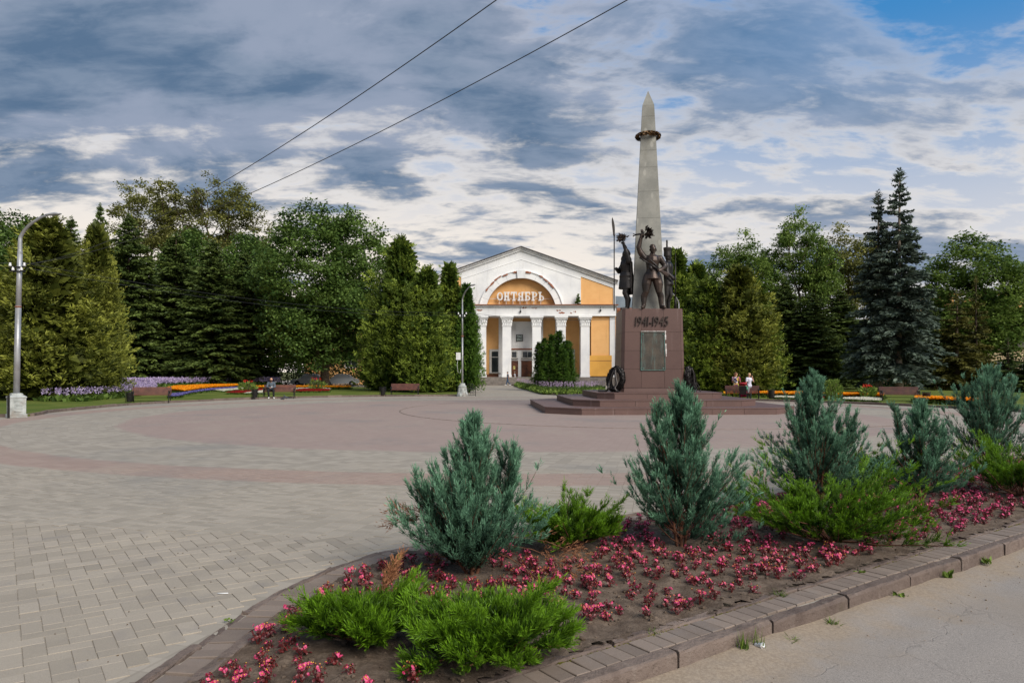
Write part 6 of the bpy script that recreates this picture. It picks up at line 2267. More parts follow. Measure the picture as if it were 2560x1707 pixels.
def sprays(branches, rng, st=14, bl=4, sp=10, s0=0.2, blen=(0.07, 0.17), slen=(0.026, 0.044), wid=(0.005, 0.008), ang=0.75, tint0=0.12, tintg=0.55, up=0.25, flat=None):
    """feathery foliage: twigs along each branch, scale-leaf sprigs along each twig"""
    Ps, Ds, Ls, Ws, Ts = [], [], [], [], []
    for pts, k in branches:
        pts = np.asarray(pts, float)
        seg = np.linalg.norm(np.diff(pts, axis=0), axis=1)
        cum = np.concatenate([[0], np.cumsum(seg)])
        n = max(3, int(st * k))
        s = np.sort(rng.uniform(s0, 1.0, n))
        s[-1] = 1.0
        d = s * cum[-1]
        i = np.clip(np.searchsorted(cum, d, side='right') - 1, 0, len(seg) - 1)
        f = ((d - cum[i]) / seg[i])[:, None]
        c = pts[i] * (1 - f) + pts[i + 1] * f
        tg = unit(pts[i + 1] - pts[i])
        # twigs
        c = np.repeat(c, bl, 0)
        tg = np.repeat(tg, bl, 0)
        ss_ = np.repeat(s, bl)
        m = len(c)
        if flat is None:
            pr = unit(np.cross(tg, rng.normal(size=(m, 3))))
        else:
            # a frond: its twigs lie in one plane, shorter towards the tip
            q0 = unit(np.cross(tg.mean(0), np.array([0, 0, 1.0]) + rng.normal(size=3) * 0.9))
            pr = unit(q0 * rng.choice([-1.0, 1.0], m)[:, None] + rng.normal(size=(m, 3)) * flat)
        a = ang * rng.uniform(0.55, 1.25, m)
        a[-1] = 0.05
        td = unit(tg * np.cos(a)[:, None] + pr * np.sin(a)[:, None] + np.array([0, 0, up]))
        tl = rng.uniform(blen[0], blen[1], m) * (1.15 - 0.45 * ss_)
        tp = unit(np.cross(td, rng.normal(size=(m, 3))))
        bt = rng.normal(size=m) * 0.09
        # sprigs
        idx = np.repeat(np.arange(m), sp)
        N = len(idx)
        u = rng.uniform(0.08, 1.0, N)
        sg = rng.choice([-1.0, 1.0], N)
        b = 0.62 * (1 - 0.55 * u) * rng.uniform(0.6, 1.3, N)
        D = unit(td[idx] * np.cos(b)[:, None] + tp[idx] * (sg * np.sin(b))[:, None] + rng.normal(size=(N, 3)) * 0.16 + np.array([0, 0, 0.10]))
        bend = np.array([0, 0, 0.12])
        P = c[idx] + td[idx] * (u * tl[idx])[:, None] + bend * (u * u * tl[idx])[:, None]
        Ps.append(P)
        Ds.append(D)
        Ls.append(rng.uniform(slen[0], slen[1], N) * (1.25 - 0.5 * u))
        Ws.append(rng.uniform(wid[0], wid[1], N))
        Ts.append(tint0 + tintg * (0.55 * ss_[idx] + 0.45 * u) ** 1.3 + bt[idx] + rng.normal(size=N) * 0.07)  # inner sprigs tinted darker to paint the bush's inner shade; tips lighter green
    P, D, L, W, T = (np.concatenate(q) for q in (Ps, Ds, Ls, Ws, Ts))
    return needles(P, D, L, W, rng, T)
def curve(p, d, L, bend, rng, n=6, wob=0.04):
    """a branch that starts along d and turns towards bend"""
    p, d, bend = np.array(p, float), unit(np.array(d, float)), np.array(bend, float)
    out = [p]
    for i in range(n):
        d = unit(d + bend / n + rng.normal(size=3) * wob)
        p = p + d * L / n
        out.append(p)
    return out
def blue_juniper(px, py, top, hw, label, seed, leaders, dens=1.0, dead=(), lean=0.0):
    b = ground(px, py, 0.03)
    b.z = soil_h(b.x, b.y)
    Y = b.y
    H = zat(top, Y) - b.z
    Wd = hw * Y / F
    rng = np.random.default_rng(seed)
    root = thing('blue_juniper', label, 'juniper', b, 0.0, 'blue junipers in the flower bed')
    wood = MB()
    br = []
    def leader(base, dirv, L, r, k):
        pts = curve(base, dirv, L, (0, 0, 0.5), rng, 8, 0.02)
        wood.tube(pts, list(np.linspace(r, 0.005, len(pts))), 5, cap=False)
        pts = np.array(pts)
        n = int((88 if k == 1 else 24) * dens)
        for i in range(n):
            s = (i + rng.uniform(0, 1)) / n
            s = 0.03 + 0.94 * s
            j = min(int(s * 8), 7)
            f = s * 8 - j
            c = pts[j] * (1 - f) + pts[j + 1] * f
            t = c[2] / H
            th = rng.uniform(0, 2 * math.pi)
            rad = Wd * (0.96 + 0.10 * min(max(t, 0) / 0.18, 1.0)) * max(0.07, (1 - t)) ** 0.95 * rng.uniform(0.72, 1.08)
            if k < 1:
                rad *= 0.55
            el = rng.uniform(0.20, 0.70) + 0.65 * t
            L_ = max(0.09, rad * 1.12)
            if rng.uniform() < 0.12:
                L_ *= 1.18
            pp = curve(c, (math.cos(th) * math.cos(el), math.sin(th) * math.cos(el), math.sin(el)), L_, (0, 0, 0.9), rng, 5, 0.08)
            wood.tube(pp, list(np.linspace(max(0.004, r * 0.35 * (1 - s)), 0.0015, len(pp))), 4, cap=False)
            br.append((pp, min(1.0, 0.35 + L_ / 0.5)))
        br.append((pts[3:], 2.6))
    leader((0, 0, -0.03), (lean, 0, 1), H * 1.0, 0.022, 1.0)
    for (th, tilt, frac) in leaders:
        leader((0.04 * math.cos(th), 0.04 * math.sin(th), 0.0), (math.cos(th) * tilt, math.sin(th) * tilt, 1), H * frac, 0.016, 0.62)
    # low skirts hide the stem
    for i in range(int(36 * dens)):
        th = rng.uniform(0, 2 * math.pi)
        pp = curve((0.03 * math.cos(th), 0.03 * math.sin(th), rng.uniform(0.02, 0.22) * H), (math.cos(th), math.sin(th), rng.uniform(0.0, 0.5)), Wd * rng.uniform(0.75, 1.15), (0, 0, 0.6), rng, 5, 0.08)
        br.append((pp, 0.9))
    wood.build('branches', MATS['twig'], root, True)
    V, Q, T = sprays(br, rng, st=10, bl=5, sp=10, s0=0.15, blen=(0.07, 0.17), slen=(0.028, 0.055), wid=(0.0050, 0.0080), ang=0.50, tint0=-0.08, tintg=1.05, up=0.40, flat=0.45)
    obj('foliage', npmesh('foliage', V, Q, T), MATS['juniper_blue'], root)
    for (th, el, z, L) in dead:
        pp = curve((0.05 * math.cos(th), 0.05 * math.sin(th), z), (math.cos(th) * math.cos(el), math.sin(th) * math.cos(el), math.sin(el)), L, (math.cos(th) * .3, math.sin(th) * .3, -1.1), rng, 6, 0.05)
        V, Q, T = sprays([(pp, 1.0), (np.array(pp) + 0.03, 0.8)], rng, st=9, bl=3, sp=7, s0=0.55, blen=(0.08, 0.16), tint0=0.2)
        obj('dead_spray', npmesh('dead_spray', V, Q, T), MATS['juniper_dead'], root)['kind'] = 'stuff'
        MB().tube(pp, list(np.linspace(0.006, 0.002, len(pp))), 4, cap=False).build('dead_branch', MATS['twig'], root, True)
    return root
blue_juniper(1180, 1432, 1058, 212, 'broad ragged blue juniper with brown dead sprays, nearest the square\'s corner', 101, [(3.3, 0.75, 0.58), (0.1, 0.42, 0.80), (4.7, 0.25, 0.5)], 1.25,
             dead=[(3.05, 0.75, 0.30, 0.75), (3.25, 0.8, 0.28, 0.72), (-0.25, 0.35, 0.22, 0.95), (-0.45, 0.3, 0.2, 0.9), (-0.1, 0.45, 0.25, 0.9), (2.7, 0.1, 0.12, 0.45)])
blue_juniper(1703, 1362, 976, 205, 'upright blue juniper standing in front of the monument steps', 102, [(0.3, 0.16, 0.92), (3.2, 0.16, 0.88)], 1.2)
blue_juniper(2050, 1262, 944, 180, 'tall blue juniper behind the wide green one', 103, [(2.4, 0.25, 0.8), (0.3, 0.5, 0.66), (4.4, 0.4, 0.6)], 1.05, lean=-0.10)
blue_juniper(2300, 1248, 1014, 130, 'small blue juniper with two bare leaders', 104, [(2.8, 0.25, 0.95), (0.2, 0.5, 0.7)], 0.8)
blue_juniper(2475, 1172, 924, 172, 'farthest blue juniper, wide and pale, at the picture edge', 105, [(0.4, 0.45, 0.9), (2.8, 0.35, 0.75), (4.0, 0.5, 0.6), (1.2, 0.4, 0.7)], 1.1)

def green_juniper(px, py, top, hw, label, seed, nb=52, skew=0.0, dead=0):
    b = ground(px, py, 0.03)
    b.z = soil_h(b.x, b.y)
    Y = b.y
    H = zat(top, Y) - b.z
    Wd = hw * Y / F
    rng = np.random.default_rng(seed)
    root = thing('green_juniper', label, 'juniper', b, 0.0, 'spreading green junipers in the flower bed')
    wood = MB()
    br = []
    extra = []
    nb = int(nb * 0.62)
    for i in range(nb):
        th = 2 * math.pi * (i * 0.618 + rng.uniform(0, 0.2))
        q = rng.uniform(0, 1) ** 0.6
        el = 1.12 - 1.02 * q
        L = Wd * (0.62 + 0.55 * q) * rng.uniform(0.7, 1.08)
        hmax = H * rng.uniform(0.5, 1.25)
        if rng.uniform() < 0.16:
            L *= 1.25
            hmax *= 1.2
        L = min(L, hmax / max(math.sin(el) * 0.82, 0.1))
        pp = curve((rng.normal() * 0.05, rng.normal() * 0.05, 0.02), (math.cos(th) * math.cos(el) + skew, math.sin(th) * math.cos(el), math.sin(el)), L,
                   (math.cos(th) * 0.45 * (1 - q), math.sin(th) * 0.45 * (1 - q), (0.42 if i % 3 else 0.05) * q - 0.22 * (1 - q)), rng, 7, 0.07)
        wood.tube(pp, list(np.linspace(0.011, 0.002, len(pp))), 4, cap=False)
        br.append((pp, min(1.2, 0.4 + L / 0.7)))
        for k in range(4):
            j = rng.integers(2, 6)
            d = unit(np.array(pp[j + 1]) - np.array(pp[j]))
            sd_ = np.cross(d, (0, 0, 1)) * rng.choice([-1, 1])
            p2 = curve(pp[j], d + sd_ * 0.7 + np.array([0, 0, 0.25]), L * rng.uniform(0.25, 0.45), (0, 0, 0.1), rng, 4, 0.08)
            br.append((p2, 0.7))
    wood.build('branches', MATS['twig'], root, True)
    V, Q, T = sprays(br, rng, st=11, bl=5, sp=10, s0=0.20, blen=(0.06, 0.15), slen=(0.024, 0.048), wid=(0.0050, 0.0078), ang=0.62, tint0=-0.14, tintg=0.98, up=0.34, flat=0.4)
    obj('foliage', npmesh('foliage', V, Q, T), MATS['juniper_green'], root)
    for k in range(9):
        th = rng.uniform(0, 2 * math.pi)
        el = rng.uniform(0.35, 0.9)
        pp = curve((0, 0, 0.05), (math.cos(th) * math.cos(el), math.sin(th) * math.cos(el), math.sin(el)), min(1.35 * Wd, 1.2 * H / math.sin(el)), (math.cos(th) * .25, math.sin(th) * .25, 0.1), rng, 7, 0.05)
        extra.append((pp, 1.3))
    V, Q, T = sprays(extra, rng, st=13, bl=5, sp=8, s0=0.35, blen=(0.05, 0.15), slen=(0.028, 0.054), wid=(0.0046, 0.0072), ang=0.6, tint0=-0.05, tintg=0.98, up=0.3, flat=0.4)
    obj('plumes', npmesh('plumes', V, Q, T), MATS['juniper_green'], root)['kind'] = 'stuff'
    if dead:
        pp = curve((0.05, 0.1, 0.1), (0.35, 0.2, 1), 0.42, (0.1, 0, 0.1), rng, 5, 0.05)
        V, Q, T = sprays([(pp, 1.0), (np.array(pp) + 0.02, 1.0), (np.array(pp) - 0.03, 1.0)], rng, st=8, bl=4, sp=8, s0=0.5, blen=(0.05, 0.10), tint0=0.45)
        obj('dead_spray', npmesh('dead_spray', V, Q, T), MATS['juniper_dead'], root)['kind'] = 'stuff'
    return root
green_juniper(905, 1600, 1402, 138, 'low green juniper spilling over the border at the pointed end of the bed', 201, 46, -0.05, dead=1)
green_juniper(1212, 1642, 1400, 176, 'large bushy green juniper in the foreground by the road kerb', 202, 60, 0.05)
green_juniper(1420, 1372, 1218, 140, 'green juniper tucked behind the ragged blue juniper', 203, 46)
green_juniper(2062, 1352, 1172, 235, 'widest green juniper, a flat fan in the middle of the bed', 204, 64)
green_juniper(2110, 1225, 1128, 190, 'green juniper spreading behind the tall blue juniper', 205, 46)
green_juniper(2545, 1240, 1128, 175, 'green juniper below the farthest blue juniper at the picture edge', 206, 52)

# ------------------------------------------------------------------ begonias
MATS['petal'] = None
def begonia_mats():
    q = NT('begonia_petal')
    geo = q.n('ShaderNodeNewGeometry')
    oi = q.n('ShaderNodeObjectInfo')
    k = q.math('FRACT', q.math('ADD', geo.outputs['Random Per Island'], oi.outputs['Random']))
    c = q.mix(k, srgb(160, 26, 70), srgb(216, 92, 134))
    q.done(c, 0.5, 0, 0.3)
    MATS['petal'] = q.m
    q = NT('begonia_leaf')
    geo = q.n('ShaderNodeNewGeometry')
    c = q.mix(geo.outputs['Random Per Island'], srgb(66, 20, 22), srgb(110, 42, 40))
    q.bump(q.noise(120, 3), 0.3, 0.003)
    q.done(c, 0.4, 0, 0.45)
    MATS['begonia'] = q.m
    MATS['stamen'] = pm('yellow_stamen', srgb(224, 176, 60), srgb(200, 150, 50), 30, 0.7, 0)
begonia_mats()
def disc(mb, c, nrm, r, cup, rng, n=7):
    """a rounded, slightly cupped petal or leaf"""
    nrm = Vector(nrm).normalized()
    a = nrm.orthogonal().normalized()
    a.rotate(Matrix.Rotation(rng.uniform(0, 6.28), 3, nrm))
    b = nrm.cross(a)
    c = Vector(c)
    vs = [c]
    for k in range(n):
        t = 2 * math.pi * k / n
        rr = r * (1 + rng.uniform(-.12, .12)) * (1.0 if k else 0.75)
        vs.append(c + a * math.cos(t) * rr + b * math.sin(t) * rr * 0.85 + nrm * cup * r * (0.6 + 0.4 * math.cos(2 * t)))
    mb.add(vs, [(0, 1 + k, 1 + (k + 1) % n) for k in range(n)])
def begonia_meshes(seed):
    rng = random.Random(seed)
    lf, fl, sm = MB(), MB(), MB()
    h = rng.uniform(0.075, 0.125)
    for k in range(5):
        t = rng.uniform(0, 6.28)
        lf.tube([(0, 0, -0.01), (0.02 * math.cos(t), 0.02 * math.sin(t), h * 0.45), (0.045 * math.cos(t), 0.045 * math.sin(t), h * 0.85)], [0.005, 0.004, 0.003], 4, cap=False)
    for k in range(rng.randint(24, 34)):
        t, q = rng.uniform(0, 6.28), rng.uniform(0.15, 1)
        r = 0.015 + 0.058 * q * rng.uniform(0.6, 1.1)
        z = h * rng.uniform(0.2, 0.95)
        disc(lf, (r * math.cos(t), r * math.sin(t), z), (math.cos(t) * 0.7 + rng.gauss(0, .3), math.sin(t) * 0.7 + rng.gauss(0, .3), 0.8), rng.uniform(0.010, 0.019), 0.35, rng, 6)
    for k in range(rng.choice((4, 6, 9, 12))):
        t, q = rng.uniform(0, 6.28), rng.uniform(0, 1)
        r = 0.07 * q
        c = Vector((r * math.cos(t), r * math.sin(t), h * rng.uniform(0.75, 1.25)))
        n = Vector((math.cos(t) * 0.8 + rng.gauss(0, .3), math.sin(t) * 0.8 - 0.35 + rng.gauss(0, .3), 0.7)).normalized()
        a = n.orthogonal().normalized()
        b = n.cross(a)
        s = rng.uniform(0.0085, 0.0135)
        for j in range(rng.choice((2, 4, 4))):
            th = j * math.pi / 2 + 0.3
            off = (a * math.cos(th) + b * math.sin(th)) * s * 0.75
            disc(fl, c + off, n + off * 20, s * (1.0 if j % 2 == 0 else 0.75), 0.25, rng, 6)
        if rng.random() < 0.6:
            sm.ball(c + n * 0.004, 0.005, 5, 4)
        lf.tube([(0, 0, h * 0.5), c], [0.002, 0.0015], 3, cap=False)
    return lf.mesh('foliage'), fl.mesh('blossoms'), sm.mesh('stamens') if sm.v else None
def plant_begonias():
    prot = []
    for k in range(9):
        a, b, c = begonia_meshes(300 + k)
        a.materials.append(MATS['begonia'])
        b.materials.append(MATS['petal'])
        if c:
            c.materials.append(MATS['stamen'])
        prot.append((a, b, c))
    rng = random.Random(77)
    blocks = [(o.location.x, o.location.y, 0.24 if o.name.startswith('blue') else 0.40) for o in bpy.data.objects if o.name.startswith(('blue_juniper', 'green_juniper')) and o.parent is None]
    spots = []
    for i in range(-22, 138):
        for j in range(0, 18):
            s_ = i * 0.15 + (j % 2) * 0.075 + rng.gauss(0, 0.035)
            t_ = 0.37 + j * 0.142 + rng.gauss(0, 0.03)
            x, y, _ = along(s_, t_)
            if y < 3.75 or x / y > 0.74 or x / y < -0.72 or not in_bed(x, y, 0.05):
                continue
            if any((x - a) ** 2 + (y - b) ** 2 < r * r for a, b, r in blocks):
                continue
            # the middle of the bed by the road is thinly planted
            bare = 0.05 + 0.2 * (math.sin(s_ * 0.9 + 0.6) * math.sin(t_ * 2.2 + s_ * 0.4) > 0.35) + (0.12 if t_ < 0.7 else 0)
            if 0.2 < s_ < 1.6 and t_ < 1.1:
                bare = 0.4
            if s_ < 0.3 and t_ < 1.0 and x > -0.9:
                bare = 0.85
            if rng.random() < bare:
                continue
            spots.append((y, x))
    spots.sort()
    n = 0
    far_l, far_f = [], []
    for y, x in spots:
        a, b, c = prot[rng.randrange(9)]
        z = soil_h(x, y) - 0.006
        sc = rng.uniform(0.56, 0.90)
        rz = rng.uniform(0, 6.28)
        if n < 296:
            t = thing('begonia', 'pink begonia with dark red leaves growing in the flower bed', 'begonia', (x, y, z), rz, 'pink begonias in the flower bed')
            t.scale = (sc, sc, sc)
            for nm, me in (('foliage', a), ('blossoms', b), ('stamens', c)):
                if me:
                    o = bpy.data.objects.new(nm, me)
                    COL.objects.link(o)
                    o.parent = t
                    o['kind'] = 'stuff'
        else:
            M = Matrix.Translation((x, y, z)) @ Matrix.Rotation(rz, 4, 'Z') @ Matrix.Scale(sc, 4)
            far_l.append((a, M))
            far_f.append((b, M))
        n += 1
    def merge(lst, name, mat):
        V, F_, o = [], [], 0
        for me, M in lst:
            V += [tuple(M @ v.co) for v in me.vertices]
            F_ += [tuple(i + o for i in p.vertices) for p in me.polygons]
            o += len(me.vertices)
        me = bpy.data.meshes.new(name)
        me.from_pydata(V, [], F_)
        me.materials.append(mat)
        return me
    if far_l:
        r = tag(bpy.data.objects.new('far_begonias', None), 'far pink begonias beyond the small blue juniper', 'begonias', kind='stuff')
        COL.objects.link(r)
        for nm, lst, mt in (('foliage', far_l, MATS['begonia']), ('blossoms', far_f, MATS['petal'])):
            obj(nm, merge(lst, nm, mt), None, r)
    print('BEGONIAS', n)
plant_begonias()

# ------------------------------------------------------------------ weeds along the kerbs
leafmat('weed', srgb(52, 74, 20), srgb(122, 146, 60), 0.3)
def weed(loc, seed, label, n=26, h=0.12, spread=0.5, broad=False):
    rng = np.random.default_rng(seed)
    th = rng.uniform(0, 6.28, n)
    P = np.stack([rng.normal(size=n) * 0.02, rng.normal(size=n) * 0.02, np.zeros(n)], 1)
    D = unit(np.stack([np.cos(th) * spread, np.sin(th) * spread, np.ones(n)], 1))
    if broad:
        V, Q, T = leaves(P, D, h * rng.uniform(.4, 1, n), h * rng.uniform(.25, .45, n), rng, rng.uniform(0, 1, n), 0.1, wpos=0.6)
    else:
        V, Q, T = leaves(P, D, h * rng.uniform(.5, 1.1, n), rng.uniform(.004, .008, n), rng, rng.uniform(0, 1, n), 0.2, wpos=0.2)
    o = obj('weed', npmesh('weed', V, Q, T), MATS['weed'])
    o.location = loc
    return tag(o, label, 'weed', 'weeds along the flower bed kerbs')
RZ = ROAD_Z + 0.02
weed(along(1.02, -0.05, RZ), 1, 'tall grass tuft at the foot of the road kerb beside the white cup', 40, 0.15, 0.22)
weed(along(1.16, -0.06, RZ), 2, 'thin grass tuft just past the tall tuft at the road kerb', 26, 0.14, 0.3)
weed(along(2.0, -0.10, RZ), 3, 'low leafy weed in the sand midway along the road kerb', 40, 0.08, 1.6)
weed(along(3.05, -0.07, RZ), 4, 'small broad-leaved weed in the sand below the fourth kerb stone', 12, 0.07, 1.2, True)
weed(along(3.95, -0.04, RZ), 5, 'leafy weed upright against the road kerb', 14, 0.10, 0.7, True)
weed(along(4.75, -0.05, RZ), 6, 'farther leafy weed against the road kerb', 12, 0.10, 0.8, True)
weed(along(1.95, 0.31, 0.0), 7, 'weed rosette in the joint between edging blocks and bed kerb', 46, 0.09, 1.4)
weed(along(0.55, 0.31, 0.0), 8, 'short grass in the kerb joint nearest the camera', 30, 0.06, 0.9)
weed(along(3.1, 0.30, 0.0), 9, 'small weed in the kerb joint further up', 22, 0.05, 1.2, True)
weed(along(1.45, -0.12, RZ), 10, 'flat grass wisps lying on the road sand', 24, 0.10, 1.8)
weed((-0.28, 4.10, 0.03), 11, 'pale weed seedlings on the bare soil before the bushy green juniper', 24, 0.06, 1.3, True)
weed((0.12, 4.25, 0.03), 12, 'leafy weed clump at the road side of the bushy green juniper', 40, 0.09, 1.0, True)
weed((-1.98, 5.02, 0.01), 13, 'tiny green weed between the border blocks on the square', 18, 0.035, 1.5, True)
def litter():
    p = along(1.14, -0.055, RZ + 0.004)
    MATS['plastic'] = pm('white_plastic', srgb(226, 228, 228), srgb(206, 210, 212), 6, 0.35, 0)
    m = MB()
    m.lathe([(0.024, 0), (0.026, 0.004), (0.036, 0.075), (0.039, 0.078), (0.034, 0.078), (0.024, 0.008)], 14)
    me = m.mesh('cup', True)
    me.transform(Matrix.Rotation(R(80), 4, 'X') @ Matrix.Diagonal((0.7, 0.5, 0.7, 1)))
    o = obj('plastic_cup', me, MATS['plastic'])
    o.location = (p[0], p[1], p[2] + 0.02)
    o.rotation_euler = (0, 0, R(40))
    tag(o, 'crushed white plastic cup lying by the grass tuft at the kerb', 'cup')
    g = ground(557, 1485)
    m = MB().tube([(-0.04, 0, 0.006), (0.04, 0.006, 0.006)], 0.004, 6)
    o = m.build('drinking_straw', MATS['plastic'], None, True, (g.x, g.y, 0.002))
    tag(o, 'short white straw lying on the paving blocks', 'straw')
    rg = random.Random(6)
    for k, (px, py, lb) in enumerate(((2010, 1560, 'scrap of white paper on the edging blocks by the road'),)):
        pass
    st = MB()
    for k in range(420):
        s_, t_ = rg.uniform(-0.5, 9), -abs(rg.gauss(0.05, 0.35)) - 0.03
        p = along(s_, t_, ROAD_Z + 0.004)
        r = rg.choice((0.003, 0.004, 0.006, 0.009))
        st.ball(p, (r, r * rg.uniform(.6, 1), r * .6), 5, 4, Matrix.Rotation(rg.uniform(0, 6), 3, 'Z'))
    o = st.build('road_gravel', pm('road_grit', srgb(120, 104, 88), srgb(160, 146, 128), 40, 0.9, 0.3))
    tag(o, 'grit and small stones strewn along the road kerb', 'gravel', kind='stuff')
    dr = MB()
    for k in range(60):
        px, py = rg.uniform(100, 1000), rg.uniform(1340, 1690)
        g = ground(px, py)
        if circle_inside(g.x, g.y) or not left_of_bed(g.x, g.y, 0.0):
            continue
        r = rg.uniform(0.004, 0.010)
        dr.ball((g.x, g.y, 0.003), (r, r * 0.6, r * 0.5), 5, 4, Matrix.Rotation(rg.uniform(0, 6), 3, 'Z'))
    o = dr.build('fallen_debris', pm('dry_leaf_bits', srgb(70, 56, 42), srgb(96, 78, 58), 40, 0.9, 0.3))
    tag(o, 'dry leaf bits and crumbs scattered on the paving', 'debris', kind='stuff')
litter()
# ================================================================== street furniture
MATS['galv'] = pm('painted_steel_pole', srgb(150, 152, 154), srgb(176, 177, 178), 2.0, 0.45, 0.1, 12, metal=0.5, c3=srgb(120, 112, 104), sc3=1.2, amt3=0.5)
MATS['base_paint'] = pm('peeling_white_base', srgb(176, 180, 176), srgb(146, 150, 146), 5, 0.7, 0.3, 25, c3=srgb(120, 104, 90), sc3=2.0, amt3=0.6)
MATS['porcelain'] = pm('porcelain', srgb(220, 220, 218), srgb(200, 200, 198), 6, 0.25, 0)
MATS['slat'] = pm('red_brown_slat', srgb(100, 60, 50), srgb(80, 46, 40), 3.0, 0.5, 0.15, 30)
MATS['slat_dark'] = pm('dark_brown_slat', srgb(84, 48, 42), srgb(66, 38, 34), 3.0, 0.5, 0.15, 30)
MATS['cable'] = pm('black_cable', srgb(40, 42, 44), srgb(52, 54, 56), 10, 0.6, 0)
MATS['lamp_glass'] = pm('lamp_glass', srgb(150, 150, 146), srgb(120, 120, 118), 5, 0.2, 0)

def lamp(name, label, loc, top, arm_dir, head_len, base, lean=0.0, ins=True, thick=1.0):
    """steel street lamp: cast base, two-stage pole, curved arm, flat head; insulators on a bracket"""
    root = thing(name, label, 'street lamp', loc, 0.0, 'street lamps round the square')
    ax, ay = arm_dir
    zb = 0.92 if base != 'none' else 0.0
    if base == 'box':
        m = MB()
        def sq(w, z):
            return [(0, -w, z), (w, 0, z), (0, w, z), (-w, 0, z)]
        lev = [(0.42, 0.0), (0.42, 0.13), (0.37, 0.14), (0.375, 0.72), (0.40, 0.74), (0.41, 0.78), (0.30, 0.84), (0.26, 0.85), (0.26, 0.90), (0.20, 0.92)]
        vs = []
        for w, z in lev:
            vs += sq(w, z)
        fs = [(i * 4 + k, i * 4 + (k + 1) % 4, i * 4 + 4 + (k + 1) % 4, i * 4 + 4 + k) for i in range(len(lev) - 1) for k in range(4)] + [(3, 2, 1, 0), tuple(range(4 * len(lev) - 4, 4 * len(lev)))]
        m.add(vs, fs)
        b = m.build('base', MATS['base_paint'], root)
        for sx in (-1, 1):
            d = Vector((sx, 1, 0)).normalized()
            nrm = Vector((sx, -1, 0)).normalized()
            o = Vector((0, -0.372, 0))
            for k in range(9):
                z = 0.22 + k * 0.053
                p0, p1 = o + d * 0.14, o + d * 0.40
                vs = []
                for p in (p0, p1):
                    vs += [p + Vector((0, 0, z)), p + nrm * 0.022 + Vector((0, 0, z + 0.008)), p + Vector((0, 0, z + 0.030))]
                MB().add(vs, [(0, 1, 4, 3), (1, 2, 5, 4), (0, 2, 1), (3, 4, 5), (0, 3, 5, 2)]).build('louvre', MATS['base_paint'], b)
        MB().box(-0.03, 0.03, -0.455, -0.40, 0.0, 0.86).build('cable_duct', MATS['iron'], b)
    elif base == 'bell':
        m = MB()
        m.lathe([(0.40, 0.0), (0.41, 0.12), (0.34, 0.20), (0.30, 0.30), (0.27, 0.62), (0.29, 0.66), (0.29, 0.72), (0.20, 0.78), (0.18, 0.90), (0.13, 0.92)], 10)
        b = m.build('base', MATS['base_paint'], root)
        for k in range(8):
            t = k * math.pi / 4
            MB().tube([(0.36 * math.cos(t), 0.36 * math.sin(t), 0.18), (0.30 * math.cos(t), 0.30 * math.sin(t), 0.34), (0.285 * math.cos(t), 0.285 * math.sin(t), 0.62)], 0.025, 5).build('base_rib', MATS['base_paint'], b)
    H = top
    zs = H - 1.05
    m = MB()
    m.tube([(0, 0, zb - 0.1), (lean * 0.55, 0, H * 0.55)], [0.108 * thick, 0.098 * thick], 12)
    m.tube([(lean * 0.55, 0, H * 0.55), (lean, 0, zs - 0.35)], [0.094 * thick, 0.084 * thick], 12)
    m.build('pole', MATS['galv'], root, True)
    m = MB()
    A = Vector((ax, ay, 0)).normalized()
    pts = [Vector((lean, 0, zs - 0.45)), Vector((lean, 0, zs)), Vector((lean, 0, zs + 0.25)) + A * 0.05, Vector((lean, 0, zs + 0.62)) + A * 0.36, Vector((lean, 0, zs + 0.92)) + A * 0.85, Vector((lean, 0, zs + 1.0)) + A * 1.15]
    sm = smooth_line3(pts, 4)
    m.tube(sm, list(np.linspace(0.085 * thick, 0.035, len(sm))), 10)
    arm = m.build('arm', MATS['galv'], root, True)
    m = MB()
    p = Vector((lean, 0, zs + 1.0)) + A * 1.05
    prof = [(0.0, 0.05, 0.04), (0.15, 0.09, 0.06), (0.4, 0.13, 0.075), (head_len * 0.8, 0.12, 0.06), (head_len, 0.05, 0.02)]
    vs, fs = [], []
    n = 10
    sdv = Vector((-A.y, A.x, 0))
    for d, w, h in prof:
        for k in range(n):
            t = 2 * math.pi * k / n
            vs.append(p + A * d + sdv * w * math.cos(t) + Vector((0, 0, 0.06 * d + h * max(math.sin(t), -0.35))))
    for i in range(len(prof) - 1):
        for k in range(n):
            fs.append((i * n + k, i * n + (k + 1) % n, (i + 1) * n + (k + 1) % n, (i + 1) * n + k))
    fs += [tuple(range(n - 1, -1, -1)), tuple(range(n * len(prof) - n, n * len(prof)))]
    hd = m.add(vs, fs).build('lamp_head', MATS['galv'], root, True)
    MB().ball(p + A * (head_len * 0.5) + Vector((0, 0, 0.0)), (0.10, 0.10, 0.045), 10, 6).build('lamp_glass', MATS['lamp_glass'], hd, True)
    if ins:
        zi = 5.7
        for dz in (0.0, 0.16):
            br = MB().box(lean * .8 - 0.30, lean * .8 + 0.30, -0.14, -0.09, zi - dz - 0.02, zi - dz + 0.02).build('bracket', MATS['iron'], root)
            for sx in (-1, 1):
                x = lean * .8 + sx * (0.27 if dz == 0 else 0.16)
                MB().lathe([(0.02, 0), (0.055, 0.02), (0.05, 0.06), (0.03, 0.07), (0.045, 0.10), (0.03, 0.14)], 10, (x, -0.115, zi - dz + 0.021)).build('insulator', MATS['porcelain'], br, True)
        MB().lathe([(0.108, -0.03), (0.112, 0), (0.108, 0.03)], 12, (lean * 0.5, 0, 4.2)).build('clamp', MATS['rust'], root, True)
    return root
L1 = ground(41, 1043)
L2 = ground(1156, 990.5)
L3 = Vector((xat(1697, 53.5), 53.5, 0))
lamp('street_lamp', 'tall street lamp on a louvred box base at the edge of the lawn', (L1.x, L1.y, 0), zat(533, L1.y) - 0.05, (0.98, -0.1), 0.62, 'box', 0.14)
